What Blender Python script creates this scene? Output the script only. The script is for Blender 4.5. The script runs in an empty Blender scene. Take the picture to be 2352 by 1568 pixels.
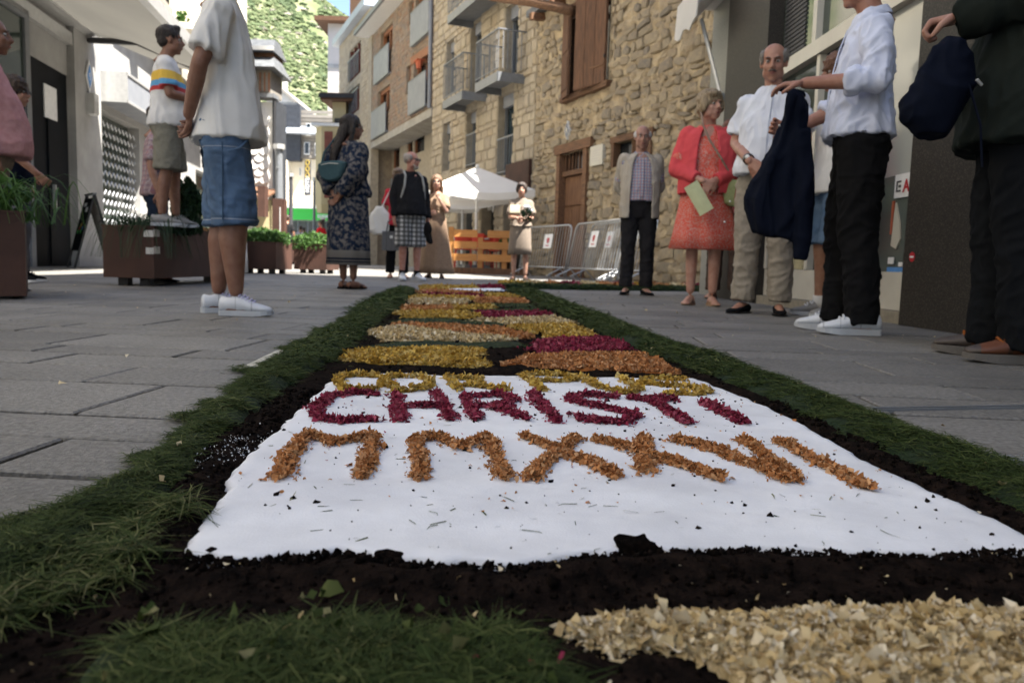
import bpy, bmesh, math, random
import numpy as np
from mathutils import Vector, Matrix, noise as mnoise
R = math.radians
rnd = random.Random(7)
nrng = np.random.default_rng(11)
scene = bpy.context.scene

# ------------------------------------------------------------------ camera
FPX, CX, CY, CAMH = 1800.0, 1176.0, 784.0, 0.29      # focal length / centre in units of a 2352 px wide picture
PITCH, ROLL = R(5.73), R(1.64)
_F = Vector((0, math.cos(PITCH), -math.sin(PITCH)))
_R0 = Vector((1, 0, 0)); _U0 = _R0.cross(_F)
_Rt = _R0 * math.cos(ROLL) + _U0 * math.sin(ROLL)
_Up = _U0 * math.cos(ROLL) - _R0 * math.sin(ROLL)
CAM = Vector((0, 0, CAMH))
cam_d = bpy.data.cameras.new('camera'); cam = bpy.data.objects.new('camera', cam_d)
scene.collection.objects.link(cam); scene.camera = cam
cam_d.sensor_width = 36.0; cam_d.lens = 36.0 * FPX / 2352.0
cam_d.clip_start = 0.03; cam_d.clip_end = 4000
mw = Matrix((( _Rt.x, _Up.x, -_F.x, CAM.x), (_Rt.y, _Up.y, -_F.y, CAM.y), (_Rt.z, _Up.z, -_F.z, CAM.z), (0, 0, 0, 1)))
cam.matrix_world = mw
cam_d.dof.use_dof = True; cam_d.dof.focus_distance = 1.35; cam_d.dof.aperture_fstop = 7.5

# ------------------------------------------------------------------ sky and sun
SUN_EL, SUN_AZ = R(63), math.atan2(-0.47, 0.88)     # azimuth measured from +X
world = bpy.data.worlds.new('World'); scene.world = world; world.use_nodes = True
wn = world.node_tree.nodes; wl = world.node_tree.links
sky = wn.new('ShaderNodeTexSky'); sky.sky_type = 'NISHITA'; sky.sun_disc = False
sky.sun_elevation = SUN_EL; sky.sun_rotation = math.pi / 2 - SUN_AZ
sky.altitude = 1000; sky.air_density = 1.0; sky.dust_density = 2.5; sky.ozone_density = 0.6
wl.new(sky.outputs[0], wn['Background'].inputs[0]); wn['Background'].inputs[1].default_value = 0.070
sun_d = bpy.data.lights.new('sun', 'SUN'); sun_d.energy = 5.0; sun_d.angle = R(0.55); sun_d.color = (1.0, 0.95, 0.87)
sun = bpy.data.objects.new('sun', sun_d); scene.collection.objects.link(sun)
SUNV = Vector((math.cos(SUN_EL) * math.cos(SUN_AZ), math.cos(SUN_EL) * math.sin(SUN_AZ), math.sin(SUN_EL)))
sun.rotation_euler = SUNV.to_track_quat('Z', 'Y').to_euler()
vs = scene.view_settings
vs.view_transform = 'Standard'; vs.look = 'None'; vs.gamma = 1.0; vs.use_curve_mapping = False
vs.exposure = 2.45
scene.cycles.max_bounces = 6; scene.cycles.diffuse_bounces = 4

# ------------------------------------------------------------------ helpers
def ray(px, py):
    return (_F + _Rt * ((px - CX) / FPX) - _Up * ((py - CY) / FPX))
def gp(px, py, z=0.0):                      # picture point -> point on the horizontal plane z
    d = ray(px, py); t = (z - CAMH) / d.z
    return CAM + d * t
def atY(px, py, Y):                         # picture point -> point in the vertical plane at distance Y
    d = ray(px, py); return CAM + d * (Y / d.y)
def proj(p):
    v = Vector(p) - CAM; zf = v.dot(_F)
    if zf < 0.05: return None
    return (CX + FPX * v.dot(_Rt) / zf, CY - FPX * v.dot(_Up) / zf, zf)

class Frame:                                # a facade: local x along it, -y out of it, z up
    def __init__(s, ox, oy, theta, oz=0.0):
        s.o = Vector((ox, oy, oz)); s.th = theta
        s.U = Vector((math.cos(theta), math.sin(theta), 0)); s.N = Vector((math.sin(theta), -math.cos(theta), 0))
    def uv(s, px, py, w=0.0):
        d = ray(px, py); t = (s.o + s.N * w - CAM).dot(s.N) / d.dot(s.N); p = CAM + d * t - s.o
        return p.dot(s.U), p.z
    def rect(s, x0, x1, y0, y1, w=0.0):     # picture rectangle -> (u0, u1, v0, v1)
        ym, xm = (y0 + y1) / 2, (x0 + x1) / 2
        return s.uv(x0, ym, w)[0], s.uv(x1, ym, w)[0], s.uv(xm, y1, w)[1], s.uv(xm, y0, w)[1]
    def world(s, u, w, v): return s.o + s.U * u + s.N * w + Vector((0, 0, v))

COL = scene.collection
def link(o): COL.objects.link(o); return o
def mesh_from(name, verts, faces, mats, fmat=None, smooth=False, attr=None, attrcol=None):
    me = bpy.data.meshes.new(name)
    me.from_pydata([tuple(v) for v in verts] if not isinstance(verts, np.ndarray) else verts.tolist(), [], faces if isinstance(faces, list) else faces.tolist())
    for m in (mats if isinstance(mats, (list, tuple)) else [mats]): me.materials.append(m)
    if fmat is not None: me.polygons.foreach_set('material_index', np.array(fmat, dtype=np.int32))
    if smooth: me.polygons.foreach_set('use_smooth', np.ones(len(me.polygons), dtype=bool))
    if attr is not None:
        a = me.attributes.new('tint', 'FLOAT', 'POINT'); a.data.foreach_set('value', np.array(attr, dtype=np.float32))
    me.update()
    return me
def fast_mesh(name, V, F4, mats, attr=None, smooth=False):   # numpy quads
    me = bpy.data.meshes.new(name)
    n, m = len(V), len(F4)
    me.vertices.add(n); me.vertices.foreach_set('co', np.ascontiguousarray(V, dtype=np.float32).ravel())
    k = F4.shape[1]
    me.loops.add(m * k); me.loops.foreach_set('vertex_index', np.ascontiguousarray(F4, dtype=np.int32).ravel())
    me.polygons.add(m); me.polygons.foreach_set('loop_start', np.arange(0, m * k, k, dtype=np.int32))
    try: me.polygons.foreach_set('loop_total', np.full(m, k, dtype=np.int32))
    except Exception: pass
    if smooth: me.polygons.foreach_set('use_smooth', np.ones(m, dtype=bool))
    for mt in (mats if isinstance(mats, (list, tuple)) else [mats]): me.materials.append(mt)
    if attr is not None:
        a = me.attributes.new('tint', 'FLOAT', 'POINT'); a.data.foreach_set('value', np.asarray(attr, dtype=np.float32))
    me.update(calc_edges=True); me.validate()
    return me
def obj(name, me, parent=None, kind=None, loc=None, rot=None, scale=None):
    o = bpy.data.objects.new(name, me); link(o)
    if parent is not None: o.parent = parent
    if kind: o['kind'] = kind
    if loc is not None: o.location = loc
    if rot is not None: o.rotation_euler = rot
    if scale is not None: o.scale = scale
    return o
def thing(name, label, cat, loc=(0, 0, 0), rz=0.0, group=None):
    o = bpy.data.objects.new(name, None); link(o); o.empty_display_size = 0.2
    o.location = loc; o.rotation_euler = (0, 0, rz); tag(o, label, cat, group); return o
def tag(o, label, cat, group=None):
    o['label'] = label; o['category'] = cat
    if group: o['group'] = group
    return o

class MB:                                   # mesh builder
    def __init__(s): s.v = []; s.f = []; s.m = []; s.cur = 0
    def quad(s, a, b, c, d):
        n = len(s.v); s.v += [tuple(a), tuple(b), tuple(c), tuple(d)]; s.f.append((n, n + 1, n + 2, n + 3)); s.m.append(s.cur)
    def box(s, x0, x1, y0, y1, z0, z1):
        if x0 > x1: x0, x1 = x1, x0
        if y0 > y1: y0, y1 = y1, y0
        if z0 > z1: z0, z1 = z1, z0
        n = len(s.v)
        s.v += [(x0, y0, z0), (x1, y0, z0), (x1, y1, z0), (x0, y1, z0), (x0, y0, z1), (x1, y0, z1), (x1, y1, z1), (x0, y1, z1)]
        for f in ((0, 3, 2, 1), (4, 5, 6, 7), (0, 1, 5, 4), (1, 2, 6, 5), (2, 3, 7, 6), (3, 0, 4, 7)):
            s.f.append(tuple(n + i for i in f)); s.m.append(s.cur)
        return s
    def beam(s, a, b, w, h, up=(0, 0, 1)):  # box section bar between two points
        a, b = Vector(a), Vector(b); d = (b - a).normalized(); u = Vector(up)
        if abs(d.dot(u)) > 0.98: u = Vector((0, 1, 0))
        r = d.cross(u).normalized() * (w / 2); u2 = r.cross(d).normalized() * (h / 2)
        n = len(s.v)
        for p in (a, b):
            for q in ((-1, -1), (1, -1), (1, 1), (-1, 1)): s.v.append(tuple(p + r * q[0] + u2 * q[1]))
        for f in ((0, 1, 2, 3), (7, 6, 5, 4), (0, 4, 5, 1), (1, 5, 6, 2), (2, 6, 7, 3), (3, 7, 4, 0)):
            s.f.append(tuple(n + i for i in f)); s.m.append(s.cur)
        return s
    def tube(s, pts, rad, n=8, cap=True):
        pts = [Vector(p) for p in pts]; rad = rad if isinstance(rad, (list, tuple)) else [rad] * len(pts)
        base = len(s.v); prev = None
        for i, p in enumerate(pts):
            if i == 0: t = pts[1] - pts[0]
            elif i == len(pts) - 1: t = pts[-1] - pts[-2]
            else: t = (pts[i + 1] - p).normalized() + (p - pts[i - 1]).normalized()
            t.normalize()
            if prev is None:
                a = Vector((0, 0, 1)) if abs(t.z) < 0.9 else Vector((1, 0, 0)); r = t.cross(a).normalized()
            else:
                r = (prev - t * prev.dot(t)).normalized()
            prev = r; q = t.cross(r)
            for k in range(n):
                an = 2 * math.pi * k / n; s.v.append(tuple(p + (r * math.cos(an) + q * math.sin(an)) * rad[i]))
        for i in range(len(pts) - 1):
            for k in range(n):
                a0 = base + i * n + k; a1 = base + i * n + (k + 1) % n
                s.f.append((a0, a1, a1 + n, a0 + n)); s.m.append(s.cur)
        if cap:
            s.f.append(tuple(base + k for k in reversed(range(n)))); s.m.append(s.cur)
            s.f.append(tuple(base + (len(pts) - 1) * n + k for k in range(n))); s.m.append(s.cur)
        return s
    def rings(s, rs, cap=True):             # list of equal-length point loops
        n = len(rs[0]); base = len(s.v)
        for r in rs: s.v += [tuple(p) for p in r]
        for i in range(len(rs) - 1):
            for k in range(n):
                a0 = base + i * n + k; a1 = base + i * n + (k + 1) % n
                s.f.append((a0, a1, a1 + n, a0 + n)); s.m.append(s.cur)
        if cap:
            s.f.append(tuple(base + k for k in reversed(range(n)))); s.m.append(s.cur)
            s.f.append(tuple(base + (len(rs) - 1) * n + k for k in range(n))); s.m.append(s.cur)
        return s
    def ell(s, c, r, nu=12, nv=8, rot=None):
        base = len(s.v); c = Vector(c); pts = []
        for j in range(1, nv):
            th = math.pi * j / nv
            for i in range(nu):
                ph = 2 * math.pi * i / nu
                pts.append(Vector((r[0] * math.sin(th) * math.cos(ph), r[1] * math.sin(th) * math.sin(ph), r[2] * math.cos(th))))
        pts += [Vector((0, 0, r[2])), Vector((0, 0, -r[2]))]
        for p in pts: s.v.append(tuple(c + (rot @ p if rot else p)))
        for j in range(nv - 2):
            for i in range(nu):
                a = base + j * nu + i; b = base + j * nu + (i + 1) % nu
                s.f.append((a, a + nu, b + nu, b)); s.m.append(s.cur)
        T = base + (nv - 1) * nu; B = T + 1
        for i in range(nu):
            s.f.append((T, base + i, base + (i + 1) % nu)); s.m.append(s.cur)
            a = base + (nv - 2) * nu
            s.f.append((B, a + (i + 1) % nu, a + i)); s.m.append(s.cur)
        return s
    def build(s, name, mats, parent=None, smooth=False, kind=None, **kw):
        me = mesh_from(name, s.v, s.f, mats, s.m if isinstance(mats, (list, tuple)) else None, smooth)
        return obj(name, me, parent, kind, **kw)
def part(name, mats, parent, fn, smooth=False, **kw):
    b = MB(); fn(b); return b.build(name, mats, parent, smooth, **kw)

# ------------------------------------------------------------------ materials
def mat(name, c1, c2=None, scale=8.0, rough=0.8, bump=0.0, bscale=None, spec=0.3, metal=0.0, rand=0.0, attr=False,
        c3=None, coord='obj', stretch=(1, 1, 1), detail=6.0, bdist=0.01, lo=0.35, hi=0.65, trans=0.0, sheen=0.0):
    m = bpy.data.materials.new(name); m.use_nodes = True; nt = m.node_tree; N = nt.nodes; L = nt.links
    b = N['Principled BSDF']; b.inputs['Roughness'].default_value = rough; b.inputs['Metallic'].default_value = metal
    b.inputs['Specular IOR Level'].default_value = spec
    if sheen: b.inputs['Sheen Weight'].default_value = sheen
    if c2 is None: c2 = tuple(x * 0.8 for x in c1)
    tc = N.new('ShaderNodeTexCoord'); mp = N.new('ShaderNodeMapping'); mp.inputs['Scale'].default_value = stretch
    if coord == 'obj': L.new(tc.outputs['Object'], mp.inputs['Vector'])
    else:
        g = N.new('ShaderNodeNewGeometry'); L.new(g.outputs['Position'], mp.inputs['Vector'])
    nz = N.new('ShaderNodeTexNoise'); nz.inputs['Scale'].default_value = scale; nz.inputs['Detail'].default_value = detail
    L.new(mp.outputs[0], nz.inputs['Vector'])
    cr = N.new('ShaderNodeValToRGB'); L.new(nz.outputs['Fac'], cr.inputs['Fac'])
    cr.color_ramp.elements[0].position = lo; cr.color_ramp.elements[1].position = hi
    cr.color_ramp.elements[0].color = (*c1, 1); cr.color_ramp.elements[1].color = (*c2, 1)
    out = cr.outputs['Color']
    if rand > 0 or attr:
        oi = N.new('ShaderNodeObjectInfo'); at = N.new('ShaderNodeAttribute'); at.attribute_name = 'tint'
        ad = N.new('ShaderNodeMath'); ad.operation = 'ADD'; L.new(oi.outputs['Random'], ad.inputs[0]); L.new(at.outputs['Fac'], ad.inputs[1])
        fr = N.new('ShaderNodeMath'); fr.operation = 'FRACT'; L.new(ad.outputs[0], fr.inputs[0])
        if attr == 'only': src = at.outputs['Fac']
        else: src = fr.outputs[0]
        if c3 is not None:
            r2 = N.new('ShaderNodeValToRGB'); L.new(src, r2.inputs['Fac'])
            cols = c3; el = r2.color_ramp.elements
            while len(el) < len(cols): el.new(0.5)
            for i, c in enumerate(cols): el[i].position = i / (len(cols) - 1); el[i].color = (*c, 1)
            mx = N.new('ShaderNodeMix'); mx.data_type = 'RGBA'; mx.blend_type = 'MIX'; mx.inputs['Factor'].default_value = rand if rand else 0.7
            L.new(out, mx.inputs[6]); L.new(r2.outputs['Color'], mx.inputs[7]); out = mx.outputs[2]
        else:
            mr = N.new('ShaderNodeMapRange'); mr.inputs['To Min'].default_value = 1 - rand; mr.inputs['To Max'].default_value = 1 + rand
            L.new(src, mr.inputs['Value'])
            hs = N.new('ShaderNodeHueSaturation'); L.new(mr.outputs[0], hs.inputs['Value']); L.new(out, hs.inputs['Color']); out = hs.outputs['Color']
    L.new(out, b.inputs['Base Color'])
    if bump:
        n2 = N.new('ShaderNodeTexNoise'); n2.inputs['Scale'].default_value = bscale or scale * 3; n2.inputs['Detail'].default_value = 5
        L.new(mp.outputs[0], n2.inputs['Vector'])
        bp = N.new('ShaderNodeBump'); bp.inputs['Strength'].default_value = bump; bp.inputs['Distance'].default_value = bdist
        L.new(n2.outputs['Fac'], bp.inputs['Height']); L.new(bp.outputs[0], b.inputs['Normal'])
    if trans:
        tr = N.new('ShaderNodeBsdfTranslucent'); L.new(out, tr.inputs['Color']); ms = N.new('ShaderNodeMixShader'); ms.inputs[0].default_value = trans
        L.new(b.outputs[0], ms.inputs[1]); L.new(tr.outputs[0], ms.inputs[2]); L.new(ms.outputs[0], N['Material Output'].inputs[0])
    return m
def flat(name, c, rough=0.6, spec=0.4, metal=0.0, **k): return mat(name, c, tuple(x * 0.88 for x in c), 14, rough, spec=spec, metal=metal, **k)
def stripes_mat(name, base, axis, bands, rough=0.85):      # flat print: list of (lo, hi, colour) along an object axis
    m = flat(name, base, rough); nt = m.node_tree; N = nt.nodes; L = nt.links; b = N['Principled BSDF']
    src = b.inputs['Base Color'].links[0].from_socket
    tc = N.new('ShaderNodeTexCoord'); sp = N.new('ShaderNodeSeparateXYZ'); L.new(tc.outputs['Object'], sp.inputs[0])
    for lo, hi, c in bands:
        g = N.new('ShaderNodeMath'); g.operation = 'GREATER_THAN'; g.inputs[1].default_value = lo; L.new(sp.outputs[axis], g.inputs[0])
        l = N.new('ShaderNodeMath'); l.operation = 'LESS_THAN'; l.inputs[1].default_value = hi; L.new(sp.outputs[axis], l.inputs[0])
        mu = N.new('ShaderNodeMath'); mu.operation = 'MULTIPLY'; L.new(g.outputs[0], mu.inputs[0]); L.new(l.outputs[0], mu.inputs[1])
        mx = N.new('ShaderNodeMix'); mx.data_type = 'RGBA'; L.new(mu.outputs[0], mx.inputs[0]); L.new(src, mx.inputs[6]); mx.inputs[7].default_value = (*c, 1); src = mx.outputs[2]
    L.new(src, b.inputs['Base Color']); return m
def plaid_mat(name, base, lines, rough=0.9):                # lines: (axis, period, width fraction, offset, colour, mix)
    m = flat(name, base, rough); nt = m.node_tree; N = nt.nodes; L = nt.links; b = N['Principled BSDF']
    src = b.inputs['Base Color'].links[0].from_socket
    tc = N.new('ShaderNodeTexCoord'); sp = N.new('ShaderNodeSeparateXYZ'); L.new(tc.outputs['Object'], sp.inputs[0])
    for ax, per, wf, off, c, mixf in lines:
        d = N.new('ShaderNodeMath'); d.operation = 'MULTIPLY_ADD'; d.inputs[1].default_value = 1 / per; d.inputs[2].default_value = off + 50; L.new(sp.outputs[ax], d.inputs[0])
        f = N.new('ShaderNodeMath'); f.operation = 'FRACT'; L.new(d.outputs[0], f.inputs[0])
        l = N.new('ShaderNodeMath'); l.operation = 'LESS_THAN'; l.inputs[1].default_value = wf; L.new(f.outputs[0], l.inputs[0])
        mu = N.new('ShaderNodeMath'); mu.operation = 'MULTIPLY'; L.new(l.outputs[0], mu.inputs[0]); mu.inputs[1].default_value = mixf
        mx = N.new('ShaderNodeMix'); mx.data_type = 'RGBA'; L.new(mu.outputs[0], mx.inputs[0]); L.new(src, mx.inputs[6]); mx.inputs[7].default_value = (*c, 1); src = mx.outputs[2]
    L.new(src, b.inputs['Base Color']); return m

M = {}
M['slab'] = mat('granite_slab', (0.120, 0.113, 0.103), (0.208, 0.198, 0.182), 90, 0.6, bump=0.8, bscale=190, rand=0.14, attr=True, spec=0.35, bdist=0.004, coord='geo')
M['slab'].node_tree.nodes['Principled BSDF'].inputs['Specular IOR Level'].default_value = 0.5
M['joint'] = mat('joint_dirt', (0.035, 0.032, 0.03), (0.06, 0.055, 0.05), 20, 0.95, bump=0.4)
M['street'] = mat('street_far', (0.26, 0.25, 0.235), (0.33, 0.32, 0.30), 3, 0.8)
M['asphalt'] = M['street']
M['soil'] = mat('dark_soil', (0.0035, 0.0027, 0.0024), (0.014, 0.009, 0.007), 45, 1.0, bump=1.0, bscale=120, spec=0.03, bdist=0.008, coord='geo')
M['soil_clod'] = mat('soil_crumb', (0.0035, 0.003, 0.0026), (0.012, 0.008, 0.0065), 90, 1.0, rand=0.5, attr=True, bump=0.6, spec=0.03)
M['salt'] = mat('white_salt', (0.70, 0.71, 0.75), (0.77, 0.78, 0.81), 5, 0.75, bump=0.3, bscale=350, spec=0.3, bdist=0.002, coord='geo')
GR = [(0.018, 0.026, 0.007), (0.040, 0.056, 0.015), (0.072, 0.088, 0.026), (0.032, 0.050, 0.015), (0.135, 0.148, 0.05), (0.28, 0.25, 0.13)]
M['grass'] = mat('cut_grass', (0.016, 0.045, 0.008), (0.04, 0.08, 0.015), 9, 0.7, rand=0.75, attr='only', c3=GR, spec=0.12, trans=0.25, coord='geo')
M['underg'] = mat('grass_base', (0.005, 0.014, 0.003), (0.010, 0.024, 0.005), 30, 0.95, bump=0.8, bscale=90, coord='geo')
def chipmat(name, cols, trans=0.15): return mat(name, cols[0], cols[-1], 30, 0.8, rand=0.85, attr='only', c3=cols, spec=0.2, trans=trans, coord='geo')
M['yellow'] = chipmat('yellow_petals', [(0.30, 0.17, 0.025), (0.54, 0.34, 0.06), (0.64, 0.44, 0.10), (0.42, 0.24, 0.035), (0.72, 0.56, 0.22), (0.22, 0.12, 0.02)])
M['crimson'] = chipmat('crimson_petals', [(0.10, 0.008, 0.02), (0.24, 0.02, 0.05), (0.35, 0.04, 0.085), (0.16, 0.012, 0.03), (0.50, 0.12, 0.17), (0.07, 0.006, 0.014)])
M['orange'] = chipmat('orange_shavings', [(0.28, 0.11, 0.035), (0.50, 0.215, 0.075), (0.60, 0.29, 0.12), (0.40, 0.155, 0.05), (0.70, 0.42, 0.22), (0.20, 0.08, 0.025)])
M['cream'] = chipmat('cream_shavings', [(0.25, 0.16, 0.07), (0.56, 0.43, 0.22), (0.70, 0.58, 0.36), (0.44, 0.31, 0.13), (0.80, 0.73, 0.58), (0.60, 0.45, 0.22)])
M['under_yellow'] = mat('under_yellow', (0.38, 0.21, 0.02), (0.52, 0.30, 0.035), 80, 0.9, bump=1, bscale=200, coord='geo')
M['under_crimson'] = mat('under_crimson', (0.14, 0.01, 0.03), (0.24, 0.02, 0.05), 80, 0.9, bump=1, bscale=200, coord='geo')
M['under_orange'] = mat('under_orange', (0.26, 0.08, 0.012), (0.36, 0.12, 0.02), 80, 0.9, bump=1, bscale=200, coord='geo')
M['under_cream'] = mat('under_cream', (0.42, 0.31, 0.15), (0.55, 0.42, 0.24), 80, 0.9, bump=1, bscale=200, coord='geo')
M['slab'].node_tree.nodes['Principled BSDF'].inputs['Specular IOR Level'].default_value = 0.4
def stain(m, scale, lo, hi, seed=0.0):
    nt = m.node_tree; N = nt.nodes; L = nt.links; b = N['Principled BSDF']; src = b.inputs['Base Color'].links[0].from_socket
    g = N.new('ShaderNodeNewGeometry'); nz = N.new('ShaderNodeTexNoise'); nz.inputs['Scale'].default_value = scale; nz.inputs['Detail'].default_value = 7; nz.inputs['Roughness'].default_value = .65; L.new(g.outputs['Position'], nz.inputs['Vector'])
    mr = N.new('ShaderNodeMapRange'); mr.inputs['From Min'].default_value = .35; mr.inputs['From Max'].default_value = .65; mr.inputs['To Min'].default_value = lo; mr.inputs['To Max'].default_value = hi; L.new(nz.outputs['Fac'], mr.inputs['Value'])
    hs = N.new('ShaderNodeHueSaturation'); L.new(mr.outputs[0], hs.inputs['Value']); L.new(src, hs.inputs['Color']); L.new(hs.outputs['Color'], b.inputs['Base Color'])
stain(M['slab'], 1.6, .72, 1.18)
M['mortar'] = mat('lime_mortar', (0.50, 0.40, 0.26), (0.29, 0.23, 0.155), 2.6, 0.95, bump=1.0, bscale=16, bdist=0.05, detail=9, spec=0.1)
M['rubble'] = mat('rubble_stone', (0.37, 0.29, 0.175), (0.17, 0.14, 0.105), 4, 0.9, bump=0.9, bscale=22, rand=0.55, attr=True, bdist=0.02, spec=0.15,
                  c3=[(0.48, 0.39, 0.26), (0.30, 0.25, 0.18), (0.42, 0.33, 0.22), (0.21, 0.19, 0.165), (0.44, 0.36, 0.25), (0.34, 0.29, 0.21)])
M['ashlar'] = mat('pale_stone', (0.40, 0.33, 0.23), (0.30, 0.245, 0.17), 4, 0.9, bump=0.6, bscale=20, rand=0.6, attr=True, bdist=0.02, spec=0.15,
                  c3=[(0.50, 0.43, 0.31), (0.42, 0.36, 0.27), (0.54, 0.46, 0.34), (0.37, 0.32, 0.25), (0.47, 0.375, 0.25)])
M['ashlar_joint'] = mat('stone_joint', (0.38, 0.325, 0.245), (0.29, 0.25, 0.19), 6, 0.95, bump=0.6, bscale=20)
M['brownstone'] = mat('brown_stone', (0.30, 0.225, 0.165), (0.22, 0.17, 0.13), 4, 0.9, bump=0.6, bscale=20, rand=0.7, attr=True, bdist=0.02, spec=0.15,
                  c3=[(0.32, 0.235, 0.17), (0.20, 0.175, 0.15), (0.36, 0.25, 0.165), (0.30, 0.255, 0.21), (0.31, 0.19, 0.125), (0.24, 0.22, 0.20)])
M['brown_joint'] = mat('brown_joint', (0.31, 0.25, 0.18), (0.24, 0.19, 0.14), 6, 0.95, bump=0.6, bscale=20)
M['concrete'] = mat('concrete', (0.40, 0.37, 0.32), (0.32, 0.30, 0.26), 2.5, 0.85, bump=0.3, bscale=25)
M['grey_render'] = mat('grey_render', (0.36, 0.355, 0.34), (0.30, 0.295, 0.285), 1.6, 0.85, bump=0.2, bscale=30)
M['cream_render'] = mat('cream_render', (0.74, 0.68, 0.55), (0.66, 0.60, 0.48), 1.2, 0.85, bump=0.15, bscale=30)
M['white_render'] = mat('white_render', (0.74, 0.72, 0.68), (0.66, 0.64, 0.60), 1.2, 0.85, bump=0.15, bscale=30)
M['yellow_render'] = mat('yellow_render', (0.50, 0.42, 0.24), (0.44, 0.37, 0.21), 1.2, 0.85)
M['pale_grey'] = mat('pale_grey_render', (0.50, 0.46, 0.43), (0.44, 0.41, 0.38), 1.0, 0.85)
M['slate'] = mat('slate', (0.13, 0.135, 0.14), (0.08, 0.085, 0.09), 5, 0.55, bump=0.4, bscale=30, rand=0.3, attr=True)
M['zinc'] = mat('zinc_roof', (0.42, 0.46, 0.52), (0.36, 0.40, 0.46), 2, 0.45, metal=0.3)
M['black_clad'] = mat('black_cladding', (0.05, 0.055, 0.065), (0.035, 0.038, 0.045), 5, 0.6)
M['grey_wood'] = mat('grey_planks', (0.26, 0.235, 0.20), (0.18, 0.165, 0.145), 4, 0.85, stretch=(1, 1, 12), rand=0.2, attr=True)
M['dark_wood'] = mat('weathered_wood', (0.15, 0.075, 0.04), (0.075, 0.04, 0.024), 5, 0.85, bump=0.6, bscale=18, stretch=(7, 7, 0.7), rand=0.2, attr=True, bdist=0.01)
M['beam_wood'] = mat('weathered_beam', (0.20, 0.105, 0.055), (0.10, 0.056, 0.034), 5, 0.85, bump=0.6, bscale=18, stretch=(0.7, 7, 7), rand=0.2, bdist=0.01)
M['old_door'] = mat('old_door_wood', (0.20, 0.10, 0.05), (0.11, 0.055, 0.03), 4, 0.8, bump=0.6, bscale=20, stretch=(7, 7, 0.6), rand=0.15, attr=True)
M['redwood'] = mat('red_frame', (0.20, 0.065, 0.045), (0.15, 0.05, 0.035), 6, 0.6)
M['orangewood'] = mat('orange_frame', (0.30, 0.12, 0.055), (0.23, 0.09, 0.04), 6, 0.6)
M['glassdark'] = flat('dark_glass', (0.02, 0.023, 0.026), 0.12, 0.6)
M['glassblue'] = flat('blue_glass', (0.018, 0.035, 0.045), 0.15, 0.6)
M['shopglass'] = mat('shop_glass', (0.035, 0.05, 0.042), (0.05, 0.065, 0.055), 1.5, 0.06, spec=0.7)
M['paperglass'] = mat('covered_shop_glass', (0.42, 0.43, 0.40), (0.36, 0.37, 0.35), 1.2, 0.10, spec=0.6, stretch=(1, 1, 0.4))
M['black'] = flat('matt_black', (0.018, 0.018, 0.02), 0.6)
M['darkdoor'] = mat('charcoal_door', (0.008, 0.010, 0.013), (0.006, 0.007, 0.009), 3, 0.65, spec=0.1)
M['steel'] = mat('galvanised_steel', (0.46, 0.47, 0.48), (0.36, 0.37, 0.38), 30, 0.4, metal=0.6, bump=0.1)
M['greysteel'] = mat('grey_painted_steel', (0.20, 0.21, 0.225), (0.17, 0.18, 0.19), 8, 0.45, metal=0.2)
M['greypanel'] = mat('grey_balcony_panel', (0.24, 0.25, 0.27), (0.20, 0.21, 0.23), 3, 0.5)
M['alu'] = flat('aluminium', (0.58, 0.58, 0.57), 0.35, metal=0.5)
M['whitepaint'] = flat('white_paint', (0.75, 0.75, 0.73), 0.45)
M['creamframe'] = mat('cream_metal_frame', (0.60, 0.57, 0.49), (0.54, 0.51, 0.44), 6, 0.4, spec=0.4)
M['corten'] = mat('corten_steel', (0.075, 0.036, 0.026), (0.050, 0.025, 0.018), 3, 0.7, bump=0.25, bscale=60, rand=0.08)
M['canvas'] = mat('white_canvas', (0.78, 0.76, 0.72), (0.73, 0.71, 0.67), 2, 0.85, bump=0.15, trans=0.25, bscale=12)
M['awncanvas'] = mat('awning_canvas', (0.36, 0.345, 0.31), (0.31, 0.30, 0.27), 0.8, 0.85, trans=0.07)
M['pinewood'] = mat('orange_pine', (0.48, 0.22, 0.065), (0.38, 0.165, 0.045), 3, 0.5, stretch=(1, 8, 8), rand=0.12, attr=True)
M['darkgranite'] = mat('dark_granite', (0.028, 0.025, 0.021), (0.085, 0.073, 0.06), 130, 0.55, spec=0.2, lo=0.5, hi=0.72, detail=3)
M['lightgranite'] = mat('light_granite', (0.30, 0.30, 0.27), (0.22, 0.22, 0.20), 50, 0.5, spec=0.4)
M['stonebase'] = mat('limestone_base', (0.30, 0.265, 0.205), (0.23, 0.205, 0.16), 20, 0.7, bump=0.2)
M['redplastic'] = flat('red_plastic', (0.50, 0.045, 0.025), 0.4)
M['marble'] = mat('marble_plaque', (0.58, 0.55, 0.46), (0.5, 0.47, 0.39), 2, 0.5)
M['leaf'] = mat('leaf_green', (0.035, 0.085, 0.018), (0.06, 0.13, 0.03), 12, 0.55, rand=0.6, attr='only', c3=[(0.02, 0.05, 0.015), (0.06, 0.13, 0.03), (0.12, 0.22, 0.05)], trans=0.35, spec=0.3)
M['leafdark'] = mat('leaf_dark', (0.012, 0.03, 0.012), (0.02, 0.05, 0.015), 12, 0.6, rand=0.6, attr='only', c3=[(0.008, 0.02, 0.01), (0.018, 0.045, 0.016), (0.04, 0.08, 0.03)], trans=0.15, spec=0.3)
M['hill'] = mat('hillside', (0.085, 0.105, 0.045), (0.17, 0.165, 0.10), 0.05, 0.95, detail=10, coord='geo', lo=0.4, hi=0.6)
M['hillrock'] = mat('hill_rock', (0.26, 0.23, 0.19), (0.18, 0.17, 0.14), 0.3, 0.95, rand=0.3, attr=True)
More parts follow.
